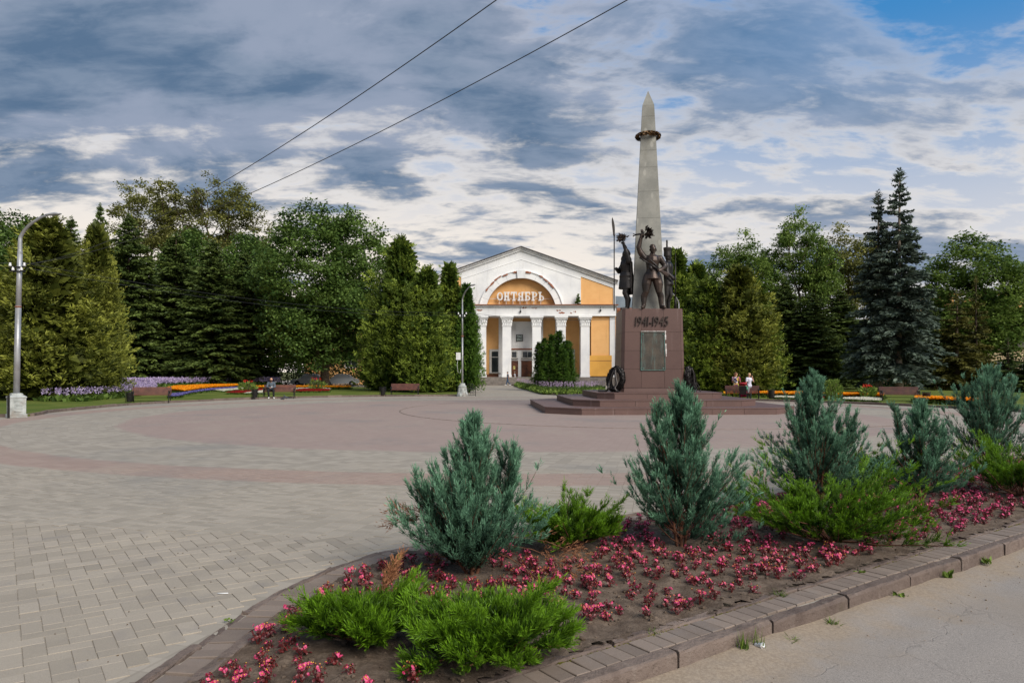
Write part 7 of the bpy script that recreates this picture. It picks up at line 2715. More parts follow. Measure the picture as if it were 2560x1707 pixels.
lm2 = lamp('street_lamp', 'slim street lamp on a bell-shaped base in front of the thujas', (L2.x, L2.y, 0), zat(716, L2.y), (0.45, -0.6), 0.5, 'bell', 0.0, True, 0.6)
MB().box(-0.42, -0.12, -0.25, -0.06, 2.55, 3.05).build('junction_box', MATS['porcelain'], lm2)
MB().tube([(-0.3, -0.15, 2.55), (-0.36, -0.15, 2.2), (-0.3, -0.15, 1.7), (-0.16, -0.12, 1.6), (-0.10, -0.1, 1.9)], 0.012, 5).build('loose_cable', MATS['porcelain'], lm2, True)
lamp('street_lamp', 'street lamp mostly hidden behind the pedestal, head over the thuja', (L3.x, L3.y, 0), zat(728, L3.y), (-0.55, -0.4), 0.5, 'bell', 0.0, False, 0.6)

def wire(label, A, B, sag, r=0.012, n=30, ext=0.0):
    A, B = Vector(A), Vector(B)
    pts = []
    for i in range(n + 1):
        t = i / n
        p = A.lerp(B, t)
        p.z -= sag * 4 * t * (1 - t)
        pts.append(p)
    m = MB()
    m.tube(pts, r, 5)
    o = m.build('overhead_wire', MATS['cable'], None, True)
    return tag(o, label, 'wire', 'overhead wires')
zi = 5.72
wire('upper of the two dark wires crossing the sky above the square', (L1.x + 0.3, L1.y, zi + 0.1), (6, 3, 7.95), 1.25, 0.0075, 60)
wire('lower of the two dark wires crossing the sky above the square', (L1.x + 0.4, L1.y, zi + 0.1), (9, 3, 8.4), 1.25, 0.0075, 60)
wire('upper wire running between the boxed lamp and the slim lamp', (L1.x + 0.38, L1.y - 0.1, zi + 0.14), (L2.x - 0.27, L2.y - 0.1, zi + 0.14), 0.55, 0.007)
wire('lower wire running between the boxed lamp and the slim lamp', (L1.x + 0.27, L1.y - 0.1, zi - 0.02), (L2.x - 0.16, L2.y - 0.1, zi - 0.02), 0.60, 0.007)
wire('wire running from the slim lamp towards the lamp behind the monument', (L2.x + 0.27, L2.y - 0.1, zi + 0.14), (L3.x, L3.y, zi + 0.3), 0.5, 0.012)
wire('wire leaving the boxed lamp towards the picture edge', (L1.x - 0.2, L1.y - 0.1, zi + 0.14), (L1.x - 14, L1.y - 1, zi + 0.3), 0.3, 0.010)

def bench_proto(mat):
    """two-metre slatted bench with scrolled cast-iron ends; faces -Y"""
    root = bpy.data.objects.new('park_bench', None)
    COL.objects.link(root)
    L = 1.0
    for k in range(5):
        y = -0.23 + k * 0.098
        MB().cbox(-L, L, y, y + 0.082, 0.425 + 0.003 * abs(k - 2), 0.455 + 0.003 * abs(k - 2), 0.006).build('seat_slat', mat, root)
    for k in range(6):
        z = 0.50 + k * 0.068
        y = 0.27 + k * 0.020
        me = MB().box(-L, L, -0.014, 0.014, -0.029, 0.029).mesh('back_slat')
        me.transform(Matrix.Translation((0, y, z)) @ Matrix.Rotation(R(-15), 4, 'X'))
        obj('back_slat', me, mat, root)
    for sx in (-1, 1):
        x = sx * (L - 0.06)
        m = MB()
        m.tube([(x, -0.30, 0), (x, -0.22, 0.16), (x, -0.24, 0.42), (x, -0.26, 0.50), (x, -0.29, 0.60), (x, -0.22, 0.66), (x, -0.05, 0.64), (x, 0.2, 0.62), (x, 0.30, 0.66)], [0.03, 0.022, 0.026, 0.022, 0.022, 0.024, 0.022, 0.02, 0.018], 6)
        m.tube([(x, 0.36, 0), (x, 0.26, 0.18), (x, 0.25, 0.42), (x, 0.30, 0.62), (x, 0.40, 0.90)], [0.03, 0.022, 0.026, 0.022, 0.018], 6)
        m.tube([(x, -0.24, 0.41), (x, 0.0, 0.395), (x, 0.25, 0.41)], 0.024, 6)
        m.tube([(x, -0.22, 0.18), (x, -0.1, 0.27), (x, 0.02, 0.30), (x, 0.14, 0.27), (x, 0.26, 0.18)], 0.017, 6)
        fr = m.build('end_frame', MATS['iron'], root, True)
        for cy, cz, r_ in ((-0.16, 0.56, 0.06), (-0.02, 0.555, 0.06), (0.12, 0.55, 0.05)):
            pts = [(x, cy + r_ * math.cos(t), cz + r_ * math.sin(t)) for t in np.linspace(0, 2 * math.pi, 13)]
            MB().tube(pts, 0.011, 5, False).build('scroll', MATS['iron'], fr, True)
    MB().tube([(-L + 0.06, 0.0, 0.30), (L - 0.06, 0.0, 0.30)], 0.012, 5).build('tie_rod', MATS['iron'], root)
    return root
bp = bench_proto(MATS['slat'])
BENCH = []
def bench(proto, px, py, rz, label, first=False):
    g = ground(px, py)
    o = proto if first else copy_tree(proto)
    o.location = (g.x, g.y, 0)
    o.rotation_euler = (0, 0, rz)
    tag(o, label, 'bench', 'slatted park benches round the square')
    BENCH.append(o)
    return o
bench(bp, 377, 1007, R(16), 'red-brown slatted bench beside the lilac flowers, first from the boxed lamp', True)
bench(bp, 698, 996, R(9), 'red-brown slatted bench with a man sitting on it')
bench(bp, 1012, 990, R(2), 'empty red-brown slatted bench in front of the thuja clump')
bd = bench_proto(MATS['slat_dark'])
bench(bd, 1856, 1000, R(-14), 'dark brown bench behind the two women', True)
bench(bd, 2250, 1006, R(-16), 'dark brown bench in front of the blue spruce trunks')

def bin_(px, py, label, rz=0.0, plants=False):
    g = ground(px, py)
    root = thing('litter_bin', label, 'litter bin', (g.x, g.y, 0), rz, 'black litter bins beside the benches')
    MB().lathe([(0.15, 0.12), (0.155, 0.13), (0.175, 0.60), (0.18, 0.61), (0.165, 0.61), (0.145, 0.16)], 16).build('bucket', MATS['iron'], root, True)
    for sx in (-1, 1):
        MB().tube([(sx * 0.21, 0, 0), (sx * 0.21, 0, 0.68)], 0.014, 6).build('post', MATS['iron'], root, True)
    MB().tube([(-0.21, 0, 0.66), (0.21, 0, 0.66)], 0.012, 6).build('crossbar', MATS['iron'], root, True)
    MB().tube([(-0.21, 0, 0.42), (0.21, 0, 0.42)], 0.010, 6).build('pivot', MATS['iron'], root, True)
    return root
bin_(324, 1009.5, 'black litter bin beside the bench nearest the boxed lamp', 0.2)
bin_(637, 998, 'black litter bin beside the seated man')
bin_(957, 991, 'black litter bin beside the empty bench by the thujas')
bin_(1928, 1001, 'black litter bin beside the bench behind the women')
bin_(2316, 1010, 'black litter bin beside the bench under the blue spruces')

# ------------------------------------------------------------------ flower beds on the lawns
def blossoms(name, label, cat, poly, n, h, size, matc, leafc, seed, spikes=False, zbase=None, group=None):
    """ground-cover bed: low foliage with flower heads on top, over a polygon given as ground points"""
    rng = np.random.default_rng(seed)
    P2 = np.array([(p[0], p[1]) for p in poly])
    lo, hi = P2.min(0), P2.max(0)
    pts = []
    def inside(x, y):
        c = False
        j = len(P2) - 1
        for i in range(len(P2)):
            if (P2[i, 1] > y) != (P2[j, 1] > y) and x < (P2[j, 0] - P2[i, 0]) * (y - P2[i, 1]) / (P2[j, 1] - P2[i, 1]) + P2[i, 0]:
                c = not c
            j = i
        return c
    while len(pts) < n:
        q = lo + (hi - lo) * rng.uniform(size=2)
        if inside(q[0], q[1]):
            pts.append(q)
    pts = np.array(pts)
    c0 = pts.mean(0)
    root = tag(bpy.data.objects.new(name, None), label, cat, group, 'stuff')
    COL.objects.link(root)
    root.location = (c0[0], c0[1], LAWN_Z)
    pts = pts - c0
    N = n * 3
    idx = np.repeat(np.arange(n), 3)
    P = np.concatenate([pts[idx] + rng.normal(size=(N, 2)) * 0.06, np.zeros((N, 1))], 1)
    D = unit(rng.normal(size=(N, 3)) * np.array([1, 1, 0.3]) + np.array([0, 0, 0.9]))
    V, Q, T = leaves(P, D, h * rng.uniform(.6, 1.1, N), h * rng.uniform(.4, .7, N), rng, rng.uniform(0, 1, N))
    obj('foliage', npmesh('foliage', V, Q, T), leafc, root)
    if spikes:
        k = 6
        idx = np.repeat(np.arange(n), k)
        M = len(idx)
        u = rng.uniform(0, 1, M)
        tilt = rng.normal(size=(n, 2)) * 0.12
        z = h * (0.9 + 0.75 * u)
        P = np.concatenate([pts[idx] + tilt[idx] * z[:, None], z[:, None]], 1)
        D = unit(rng.normal(size=(M, 3)))
        V, Q, T = leaves(P, D, size * rng.uniform(.7, 1.2, M), size * rng.uniform(.5, .8, M), rng, rng.uniform(0, 1, M))
    else:
        k = 3
        idx = np.repeat(np.arange(n), k)
        M = len(idx)
        P = np.concatenate([pts[idx], (h * rng.uniform(0.85, 1.2, n))[idx][:, None]], 1)
        a = np.tile(np.arange(k) * 2 * math.pi / k, n)
        tl = rng.normal(size=(n, 2)) * 0.35
        D = unit(np.stack([np.cos(a), np.sin(a), 0.35 + 0 * a], 1) + np.concatenate([tl[idx] * 0.2, np.zeros((M, 1))], 1))
        V, Q, T = leaves(P, D, size * rng.uniform(.8, 1.2, M), size * 1.0, rng, (rng.uniform(0, 1, n))[idx], 0.1, unit(np.cross(D, np.array([0, 0, 1.0]))), 0.6)
    obj('blossoms', npmesh('blossoms', V, Q, T), matc, root)
    return root
leafmat('bed_leaf', srgb(44, 66, 22), srgb(104, 128, 54), 0.3)
leafmat('orange_petal', srgb(238, 130, 10), srgb(252, 186, 30), 0.3, 0.6)
leafmat('violet_petal', srgb(92, 88, 150), srgb(140, 130, 186), 0.3, 0.6)
leafmat('lilac_petal', srgb(150, 130, 178), srgb(206, 190, 216), 0.3, 0.6)
leafmat('white_petal', srgb(214, 210, 186), srgb(240, 236, 220), 0.3, 0.6)
leafmat('red_petal', srgb(128, 20, 18), srgb(168, 38, 30), 0.3, 0.6)
leafmat('red_canna', srgb(200, 24, 26), srgb(232, 60, 50), 0.3, 0.6)
leafmat('mauve_petal', srgb(150, 124, 156), srgb(206, 186, 208), 0.3, 0.6)
def gp(*pp):
    return [tuple(ground(280 + a / 3.794, 920 + b / 3.794, LAWN_Z).to_2d()) for a, b in pp]
FB = 'carpet bedding on the lawns'
blossoms('marigold_bed', 'bright orange marigold bed sweeping behind the first bench', 'flower bed', gp((470, 232), (560, 232), (690, 250), (900, 214), (1195, 192), (1195, 178), (850, 186), (600, 200)), 5000, 0.28, 0.17, MATS['orange_petal'], MATS['bed_leaf'], 1, group=FB)
blossoms('pansy_edging', 'violet edging in front of the orange marigolds', 'flower bed', gp((540, 292), (640, 285), (760, 250), (960, 224), (1190, 204), (1190, 194), (900, 215), (690, 252), (545, 268)), 2200, 0.16, 0.11, MATS['violet_petal'], MATS['bed_leaf'], 2, group=FB)
blossoms('hosta_bed', 'long bed of lilac hosta flowers in front of the dark spruces', 'flower bed', gp((60, 218), (300, 205), (700, 186), (1220, 172), (1600, 178), (1600, 171), (1100, 166), (500, 176), (0, 196)), 2000, 0.62, 0.15, MATS['lilac_petal'], MATS['bed_leaf'], 3, True, group=FB)
blossoms('hosta_bed', 'leafy hosta bed with lilac spikes next to the boxed lamp', 'flower bed', [tuple(ground(a, b, LAWN_Z).to_2d()) for a, b in ((95, 1004), (200, 1004), (300, 996), (390, 984), (390, 972), (250, 978), (120, 990))], 1500, 0.45, 0.10, MATS['lilac_petal'], MATS['bed_leaf'], 4, True, group=FB)
blossoms('white_begonia_bed', 'white flower patch beside the red one behind the second bin', 'flower bed', gp((960, 222), (1060, 232), (1240, 212), (1250, 198), (1120, 200)), 800, 0.14, 0.09, MATS['white_petal'], MATS['bed_leaf'], 5, group=FB)
blossoms('red_begonia_bed', 'dark red flower patch in front of the first canna', 'flower bed', gp((1070, 250), (1250, 254), (1430, 226), (1430, 206), (1250, 214)), 900, 0.14, 0.09, MATS['red_petal'], MATS['bed_leaf'], 6, group=FB)
blossoms('white_begonia_bed', 'white flower strip just behind the second bin', 'flower bed', gp((1250, 256), (1430, 250), (1430, 230)), 350, 0.14, 0.09, MATS['white_petal'], MATS['bed_leaf'], 7, group=FB)
blossoms('red_begonia_bed', 'wide dark red flower patch beyond the seated man\'s bench', 'flower bed', gp((1700, 232), (1860, 236), (2060, 232), (2070, 215), (1940, 206), (1780, 212)), 1100, 0.14, 0.09, MATS['red_petal'], MATS['bed_leaf'], 8, group=FB)
blossoms('white_begonia_bed', 'thin white rim behind the wide red flower patch', 'flower bed', gp((1700, 214), (1950, 203), (2070, 216), (2075, 209), (1950, 197), (1700, 207)), 420, 0.14, 0.09, MATS['white_petal'], MATS['bed_leaf'], 9, group=FB)
blossoms('marigold_bed', 'thin far strip of orange marigolds towards the maple', 'flower bed', gp((1330, 204), (1480, 206), (1900, 204), (2260, 206), (2260, 197), (1800, 196), (1330, 194)), 1800, 0.26, 0.14, MATS['orange_petal'], MATS['bed_leaf'], 10, group=FB)
def gq(*pp):
    return [tuple(ground(1800 + a / 3.0947, 920 + b / 3.0947, LAWN_Z).to_2d()) for a, b in pp]
blossoms('marigold_bed', 'orange marigold strip behind the women\'s bench', 'flower bed', gq((40, 226), (320, 226), (620, 232), (800, 226), (800, 215), (300, 212), (40, 214)), 1500, 0.26, 0.14, MATS['orange_petal'], MATS['bed_leaf'], 11, group=FB)
blossoms('marigold_bed', 'orange marigold strip beyond the second canna towards the blue spruce bench', 'flower bed', gq((920, 238), (1100, 240), (1260, 244), (1260, 230), (920, 226)), 1200, 0.26, 0.14, MATS['orange_petal'], MATS['bed_leaf'], 12, group=FB)
blossoms('marigold_bed', 'orange marigold strip past the blue spruce bench', 'flower bed', gq((1520, 270), (1700, 280), (2100, 300), (2100, 284), (1700, 262), (1520, 252)), 1800, 0.26, 0.14, MATS['orange_petal'], MATS['bed_leaf'], 13, group=FB)
blossoms('pansy_edging', 'violet edging in front of the marigolds by the round green bush', 'flower bed', gq((690, 240), (810, 240), (1000, 238), (1000, 230), (690, 230)), 450, 0.16, 0.08, MATS['violet_petal'], MATS['bed_leaf'], 14, group=FB)
blossoms('red_begonia_bed', 'small dark red patch by the round green bush', 'flower bed', gq((680, 246), (800, 250), (800, 240), (680, 238)), 350, 0.14, 0.09, MATS['red_petal'], MATS['bed_leaf'], 15, group=FB)
blossoms('white_begonia_bed', 'white flower patch round the potted canna near the blue spruces', 'flower bed', gq((960, 258), (1240, 270), (1240, 250), (1100, 244), (960, 248)), 700, 0.14, 0.09, MATS['white_petal'], MATS['bed_leaf'], 16, group=FB)
blossoms('white_begonia_bed', 'white flower strip behind the bin next to the women\'s bench', 'flower bed', gq((430, 244), (600, 246), (600, 236), (430, 234)), 350, 0.14, 0.09, MATS['white_petal'], MATS['bed_leaf'], 17, group=FB)

def canna(px, py, top, label, seed, red=True, hw=20, cat='canna'):
    g = ground(px, py, LAWN_Z)
    H = zat(top, g.y) - LAWN_Z
    W = hw * g.y / F
    rng = np.random.default_rng(seed)
    root = thing('canna_plant' if red else 'round_bush', label, cat, (g.x, g.y, LAWN_Z), 0, 'bedding plants standing over the carpet beds')
    n = 150 if red else 900
    t = rng.uniform(0, 1, n)
    th = rng.uniform(0, 6.28, n)
    r = W * np.sqrt(rng.uniform(0, 1, n)) * (0.5 + 0.5 * np.sin(math.pi * np.clip(t * 0.9 + 0.1, 0, 1)))
    P = np.stack([r * np.cos(th), r * np.sin(th), 0.04 + t * H * (0.66 if red else 0.9)], 1)
    D = unit(np.stack([np.cos(th), np.sin(th), rng.uniform(0.3, 1.6, n)], 1))
    V, Q, T = leaves(P, D, rng.uniform(.22, .42, n) if red else rng.uniform(.1, .2, n), rng.uniform(.08, .14, n) if red else rng.uniform(.05, .1, n), rng, rng.uniform(0.2, 1, n))
    obj('leaves', npmesh('leaves', V, Q, T), MATS['lime_tree'], root)
    m = MB()
    for k in range(5):
        a = k * 1.3
        m.tube([(0, 0, 0), (0.5 * W * math.cos(a), 0.5 * W * math.sin(a), H * 0.8)], [0.02, 0.012], 5)
    m.build('stems', MATS['bark'], root, True)
    if red:
        M = 40
        th = rng.uniform(0, 6.28, M)
        P = np.stack([0.5 * W * np.cos(th), 0.5 * W * np.sin(th), H * rng.uniform(0.84, 1.0, M)], 1)
        V, Q, T = leaves(P, unit(rng.normal(size=(M, 3))), rng.uniform(.08, .13, M), rng.uniform(.05, .08, M), rng, rng.uniform(0, 1, M))
        obj('blossoms', npmesh('blossoms', V, Q, T), MATS['red_canna'], root)
canna(620, 981, 950, 'leafy canna with red flowers between the white and red patches', 1)
canna(792, 976, 944, 'leafy canna with red flowers standing in the wide red patch', 2)
canna(2080, 998, 948, 'round light green bush at the edge of the lawn near the women', 3, False, 24, 'bush')
canna(2168, 998, 962, 'potted canna with red flowers near the blue spruce bench', 4, True, 17)

# ------------------------------------------------------------------ island before the cinema
def island():
    rng = np.random.default_rng(8)
    edge = [tuple(ground(a, b).to_2d()) for a, b in ((1278, 962), (1290, 966), (1320, 975), (1360, 986), (1420, 988.5), (1475, 988), (1505, 980))]
    poly = edge + [(edge[-1][0] + 1.0, 66), (edge[-1][0] - 1, 73), (edge[0][0] + 1.0, 84)]
    root = tag(bpy.data.objects.new('island_bed', None), 'raised planting island with the columnar thujas before the cinema', None, kind='structure')
    COL.objects.link(root)
    root.location = (poly[0][0], poly[0][1], 0)
    P = [(p[0] - poly[0][0], p[1] - poly[0][1]) for p in poly]
    MB().prism(P[::1], -0.05, 0.10).build('soil', MATS['soil'], root)
    line = [Vector((x, y, 0)) for x, y in edge]
    kl = resample(line, 1.0)
    for i in range(len(kl) - 1):
        d = kl[i + 1] - kl[i]
        o = obj('kerb_stone', stone_mesh(d.length - 0.01, 0.11, 0.2, 0.012, 700 + i), None, root)
        o.location = (kl[i].x - poly[0][0], kl[i].y - poly[0][1] - 0.1, 0.12)
        o.rotation_euler = (0, 0, math.atan2(d.y, d.x))
    e2 = [(x + 0.25, y + 0.55) for x, y in edge]
    blossoms('ground_cover', 'low bright green ground cover along the island edge', 'ground cover', edge[1:] + [(x * 1.0 + 0.2, y + 2.6) for x, y in edge[1:]][::-1], 2600, 0.42, 0.05, MATS['bed_leaf'], MATS['lime_tree'], 31)
    blossoms('mauve_spikes', 'mauve flower spikes round the columnar thujas in the island', 'flowers', [(x + 0.2, y + 1.6) for x, y in edge] + [(edge[-1][0] + 1.2, 68), (edge[0][0] + 2.0, 80)], 800, 0.5, 0.07, MATS['mauve_petal'], MATS['bed_leaf'], 32, True)
island()
def sapling():
    Y = YB + 0.2
    px = 1100 + 1355 / 3.92
    z0 = ZCOR + 0.01
    H = bz(530) - bz(632)
    root = thing('sapling', 'small sapling growing on the cornice of the cinema', 'sapling', (bx(1355), YB + 0.1, z0))
    obj('trunk', trunk_mesh(H, 0.04, 5, 0.0), MATS['bark'], root)
    obj('crown', spruce_mesh(H, 0.4, 7, tiers=7, per=5, size=0.8, base=0.1), MATS['lime_tree'], root)
sapling()

# ------------------------------------------------------------------ small things by the lawn
def railing(px, py, label, rz):
    g = ground(px, py)
    root = thing('bicycle_rail', label, 'railing', (g.x, g.y, 0), rz, 'low arched iron railings by the slim lamp')
    pts = [(0.36 * math.cos(t), 0, 0.52 + 0.34 * math.sin(t)) for t in np.linspace(0, math.pi, 13)]
    MB().tube([(0.36, 0, 0)] + pts + [(-0.36, 0, 0)], 0.022, 6).build('hoop', MATS['iron'], root, True)
    pts = [(0.2 * math.cos(t), 0, 0.52 + 0.2 * math.sin(t)) for t in np.linspace(0, math.pi, 9)]
    MB().tube(pts, 0.016, 5).build('inner_hoop', MATS['iron'], root, True)
    MB().tube([(-0.5, 0, 0.52), (0.36, 0, 0.52)], 0.028, 6).build('rail', MATS['iron'], root, True)
    MB().tube([(-0.36, 0, 0.08), (0.36, 0, 0.08)], 0.016, 5).build('rail', MATS['iron'], root, True)
    for x in (-0.24, -0.12, 0.0, 0.12, 0.24):
        MB().tube([(x, 0, 0.08), (x, 0, 0.52 if x else 0.72)], 0.011, 5).build('bar', MATS['iron'], root, True)
railing(1176, 990, 'low arched iron railing just beyond the base of the slim lamp', 0.1)
railing(1128, 977, 'low arched iron railing on the lawn tip behind the slim lamp', 0.1)
def cabinet():
    g = ground(1038, 978, LAWN_Z)
    root = thing('utility_cabinet', 'tall cream metal cabinet standing behind the empty bench', 'cabinet', (g.x, g.y, LAWN_Z), 0.1)
    m_ = pm('cream_metal', srgb(186, 186, 172), srgb(168, 168, 156), 3, 0.5, 0.1)
    H = zat(942, g.y) - LAWN_Z
    MB().cbox(-0.36, 0.36, -0.25, 0.25, 0.05, H, 0.02).build('body', m_, root)
    MB().box(-0.38, 0.38, -0.27, 0.27, 0.0, 0.05).build('plinth', MATS['stair'], root)
    for sx in (-1, 1):
        d = MB().box(sx * 0.18 - 0.165, sx * 0.18 + 0.165, -0.268, -0.251, 0.12, H - 0.08).build('door', m_, root)
        MB().box(sx * 0.03 - 0.012, sx * 0.03 + 0.012, -0.285, -0.269, H * 0.5, H * 0.5 + 0.1).build('handle', MATS['iron'], d)
cabinet()

# ================================================================== people
SKIN = pm('skin', srgb(196, 150, 124), srgb(182, 134, 110), 12, 0.55, 0.0)
def cloth(name, c, v=0.82):
    return pm(name, c, tuple(x * v for x in c), 6, 0.9, 0.25, 50)
HAIR = {k: pm('hair_' + k, c, tuple(x * 0.7 for x in c), 30, 0.6, 0.3, 80) for k, c in (('brown', srgb(120, 84, 58)), ('dark', srgb(40, 32, 28)), ('blond', srgb(196, 166, 120)), ('grey', srgb(150, 146, 140)))}
def person(label, loc, rz, H, J, top, legs, hair, shoes, long_hair=False, sleeve='short', bald=False, top_len=0.0):
    """J: joints in body units (height 1.8); body one skin, clothes and hair as close shells over it"""
    s = H / 1.80
    root = thing('person', label, 'person', loc, rz)
    V_ = lambda p: Vector(p) * s
    lg, arm, tr, hd = [], [], [], []
    def cap(lst, a, ra, b, rb):
        lst.append((V_(a), ra * s, V_(b), rb * s))
    for sd_ in ('l', 'r'):
        cap(lg, J['hip' + sd_], 0.095, J['knee' + sd_], 0.062)
        cap(lg, J['knee' + sd_], 0.062, J['ank' + sd_], 0.040)
        cap(arm, J['sh' + sd_], 0.056, J['el' + sd_], 0.044)
        cap(arm, J['el' + sd_], 0.043, J['wr' + sd_], 0.030)
    pel, chest, neck, head = (Vector(J[k]) for k in ('pel', 'chest', 'neck', 'head'))
    across = (Vector(J['shl']) - Vector(J['shr'])).normalized()
    cap(tr, pel - across * 0.06, 0.105, pel + across * 0.06, 0.105)
    cap(tr, pel, 0.115, pel.lerp(chest, 0.5), 0.115)
    cap(tr, pel.lerp(chest, 0.5), 0.118, chest, 0.135)
    cap(tr, Vector(J['shl']) * 0.9 + chest * 0.1, 0.062, Vector(J['shr']) * 0.9 + chest * 0.1, 0.062)
    f = Vector(J.get('face', (0, -1, 0)))
    body = lg + arm + tr
    cap(body, neck, 0.05, head - Vector((0, 0, 0.06)), 0.05)
    for sd_ in ('l', 'r'):
        w, e = Vector(J['wr' + sd_]), Vector(J['el' + sd_])
        d = (w - e).normalized()
        cap(body, w, 0.032, w + d * 0.07, 0.034)
        cur = Vector(J.get('curl' + sd_, (0, -0.3, -0.2)))
        if cur.cross(d).length < 0.05:
            cur = Vector((0, -1, 0.2))
        body += fingers((w + d * 0.08) * s, d, cur, 0.042 * s)
        a = Vector(J['ank' + sd_])
        t = Vector(J['toe' + sd_])
        cap(body, a + Vector((0, 0, -0.03)), 0.036, t, 0.028)
    b = blob('body', body, head_parts(head * s, 0.115 * s, f), 0.024 * s, 1, SKIN, root)
    def grow(lst, g):
        return [(p, r + g * s, q, r2 + g * s) for p, r, q, r2 in lst]
    tops = grow(tr, 0.016)
    if sleeve == 'long':
        tops += grow(arm, 0.014)
    else:
        for sd_ in ('l', 'r'):
            a, e = Vector(J['sh' + sd_]), Vector(J['el' + sd_])
            q = a.lerp(e, 0.62)
            tops.append((a * s, 0.074 * s, q * s, 0.064 * s))
    if top_len:
        p2 = pel + Vector((0, 0, -top_len))
        tops.append(((pel - across * 0.05) * s, 0.13 * s, (p2 - across * 0.05) * s, 0.14 * s))
        tops.append(((pel + across * 0.05) * s, 0.13 * s, (p2 + across * 0.05) * s, 0.14 * s))
    blob('shirt', tops, (), 0.026 * s, 1, top, root)
    tl = grow(lg, 0.014)
    tl.append(((pel - across * 0.07) * s, 0.115 * s, (pel + across * 0.07) * s, 0.115 * s))
    blob('trousers', tl, (), 0.026 * s, 1, legs, root)
    for sd_ in ('l', 'r'):
        a, t = Vector(J['ank' + sd_]), Vector(J['toe' + sd_])
        h = a + (a - t).normalized() * 0.04
        blob('shoe', [(Vector((h.x, h.y, min(a.z, t.z + 0.05) - 0.01)) * s, 0.046 * s, t * s, 0.042 * s), (a * s + Vector((0, 0, -0.03 * s)), 0.05 * s, a.lerp(t, 0.5) * s, 0.046 * s)], (), 0.02 * s, 1, shoes, root)
    up = Vector((0, 0, 1))
    hs = [((head + up * 0.035 - f * 0.022) * s, (0.096 * s, 0.102 * s, 0.092 * s))]
    if bald:
        hs = [((head + up * 0.02 - f * 0.035) * s, (0.092 * s, 0.092 * s, 0.078 * s))]
    if long_hair:
        hs += [((head - f * 0.075 - up * 0.03) * s, (0.085 * s, 0.06 * s, 0.11 * s)), ((head - f * 0.085 - up * 0.12) * s, (0.065 * s, 0.05 * s, 0.10 * s))]
    blob('hair', [], hs, 0.014 * s, 1, hair, root)
    return root
def stand(**k):
    J = dict(pel=(0, 0, 0.97), chest=(0, -0.01, 1.33), neck=(0, 0, 1.48), head=(0, -0.02, 1.665), shl=(0.19, 0, 1.43), shr=(-0.19, 0, 1.43), ell=(0.24, 0.02, 1.14), elr=(-0.24, 0.02, 1.14),
             wrl=(0.25, -0.05, 0.90), wrr=(-0.25, -0.05, 0.90), hipl=(0.09, 0, 0.93), hipr=(-0.09, 0, 0.93), kneel=(0.10, -0.02, 0.50), kneer=(-0.10, -0.02, 0.50), ankl=(0.11, 0.02, 0.085), ankr=(-0.11, 0.02, 0.085),
             toel=(0.13, -0.14, 0.035), toer=(-0.13, -0.14, 0.035))
    J.update(k)
    return J
white_shoe = cloth('white_shoe', srgb(216, 214, 212))
dark_shoe = cloth('dark_shoe', srgb(52, 48, 46))
# seated man
b2 = BENCH[1]
M = Matrix.Translation(b2.location) @ Matrix.Rotation(b2.rotation_euler.z, 4, 'Z')
pos = M @ Vector((-0.50, 0.02, 0))
sit = stand(pel=(0, 0.06, 0.56), chest=(0, 0.02, 0.92), neck=(0, -0.02, 1.06), head=(0.02, -0.09, 1.225), shl=(0.19, 0.01, 1.01), shr=(-0.19, 0.01, 1.01), ell=(0.25, -0.06, 0.76), elr=(-0.25, -0.06, 0.76),
            wrl=(0.10, -0.26, 0.72), wrr=(-0.06, -0.27, 0.71), hipl=(0.10, 0.02, 0.53), hipr=(-0.10, 0.02, 0.53), kneel=(0.21, -0.42, 0.56), kneer=(-0.12, -0.42, 0.56), ankl=(0.22, -0.38, 0.10), ankr=(-0.08, -0.34, 0.10),
            toel=(0.27, -0.54, 0.04), toer=(-0.08, -0.50, 0.04), face=(0.15, -0.9, -0.35), curll=(-0.4, 0, 0.8), curlr=(0.4, 0, 0.8))
man = person('bearded man in a grey-blue sweater sitting on the bench with a white cup', (pos.x, pos.y, 0.0), b2.rotation_euler.z, 1.80, sit, cloth('grey_blue_knit', srgb(88, 98, 108)), cloth('black_denim', srgb(30, 30, 34)), HAIR['dark'], white_shoe, sleeve='long', bald=True)
blob('beard', [], [(Vector((0.035, -0.165, 1.15)), (0.06, 0.05, 0.05))], 0.014, 1, HAIR['dark'], man)
cp = MB().lathe([(0.028, 0), (0.03, 0.01), (0.036, 0.085), (0.038, 0.09), (0.033, 0.09), (0.026, 0.01)], 12)
Mw = Matrix.Translation(pos) @ Matrix.Rotation(b2.rotation_euler.z, 4, 'Z')
cpo = cp.build('paper_cup', MATS['plastic'], None, True, Mw @ Vector((0.10, -0.37, 0.71)))
tag(cpo, 'white paper cup in the hands of the seated man', 'cup')
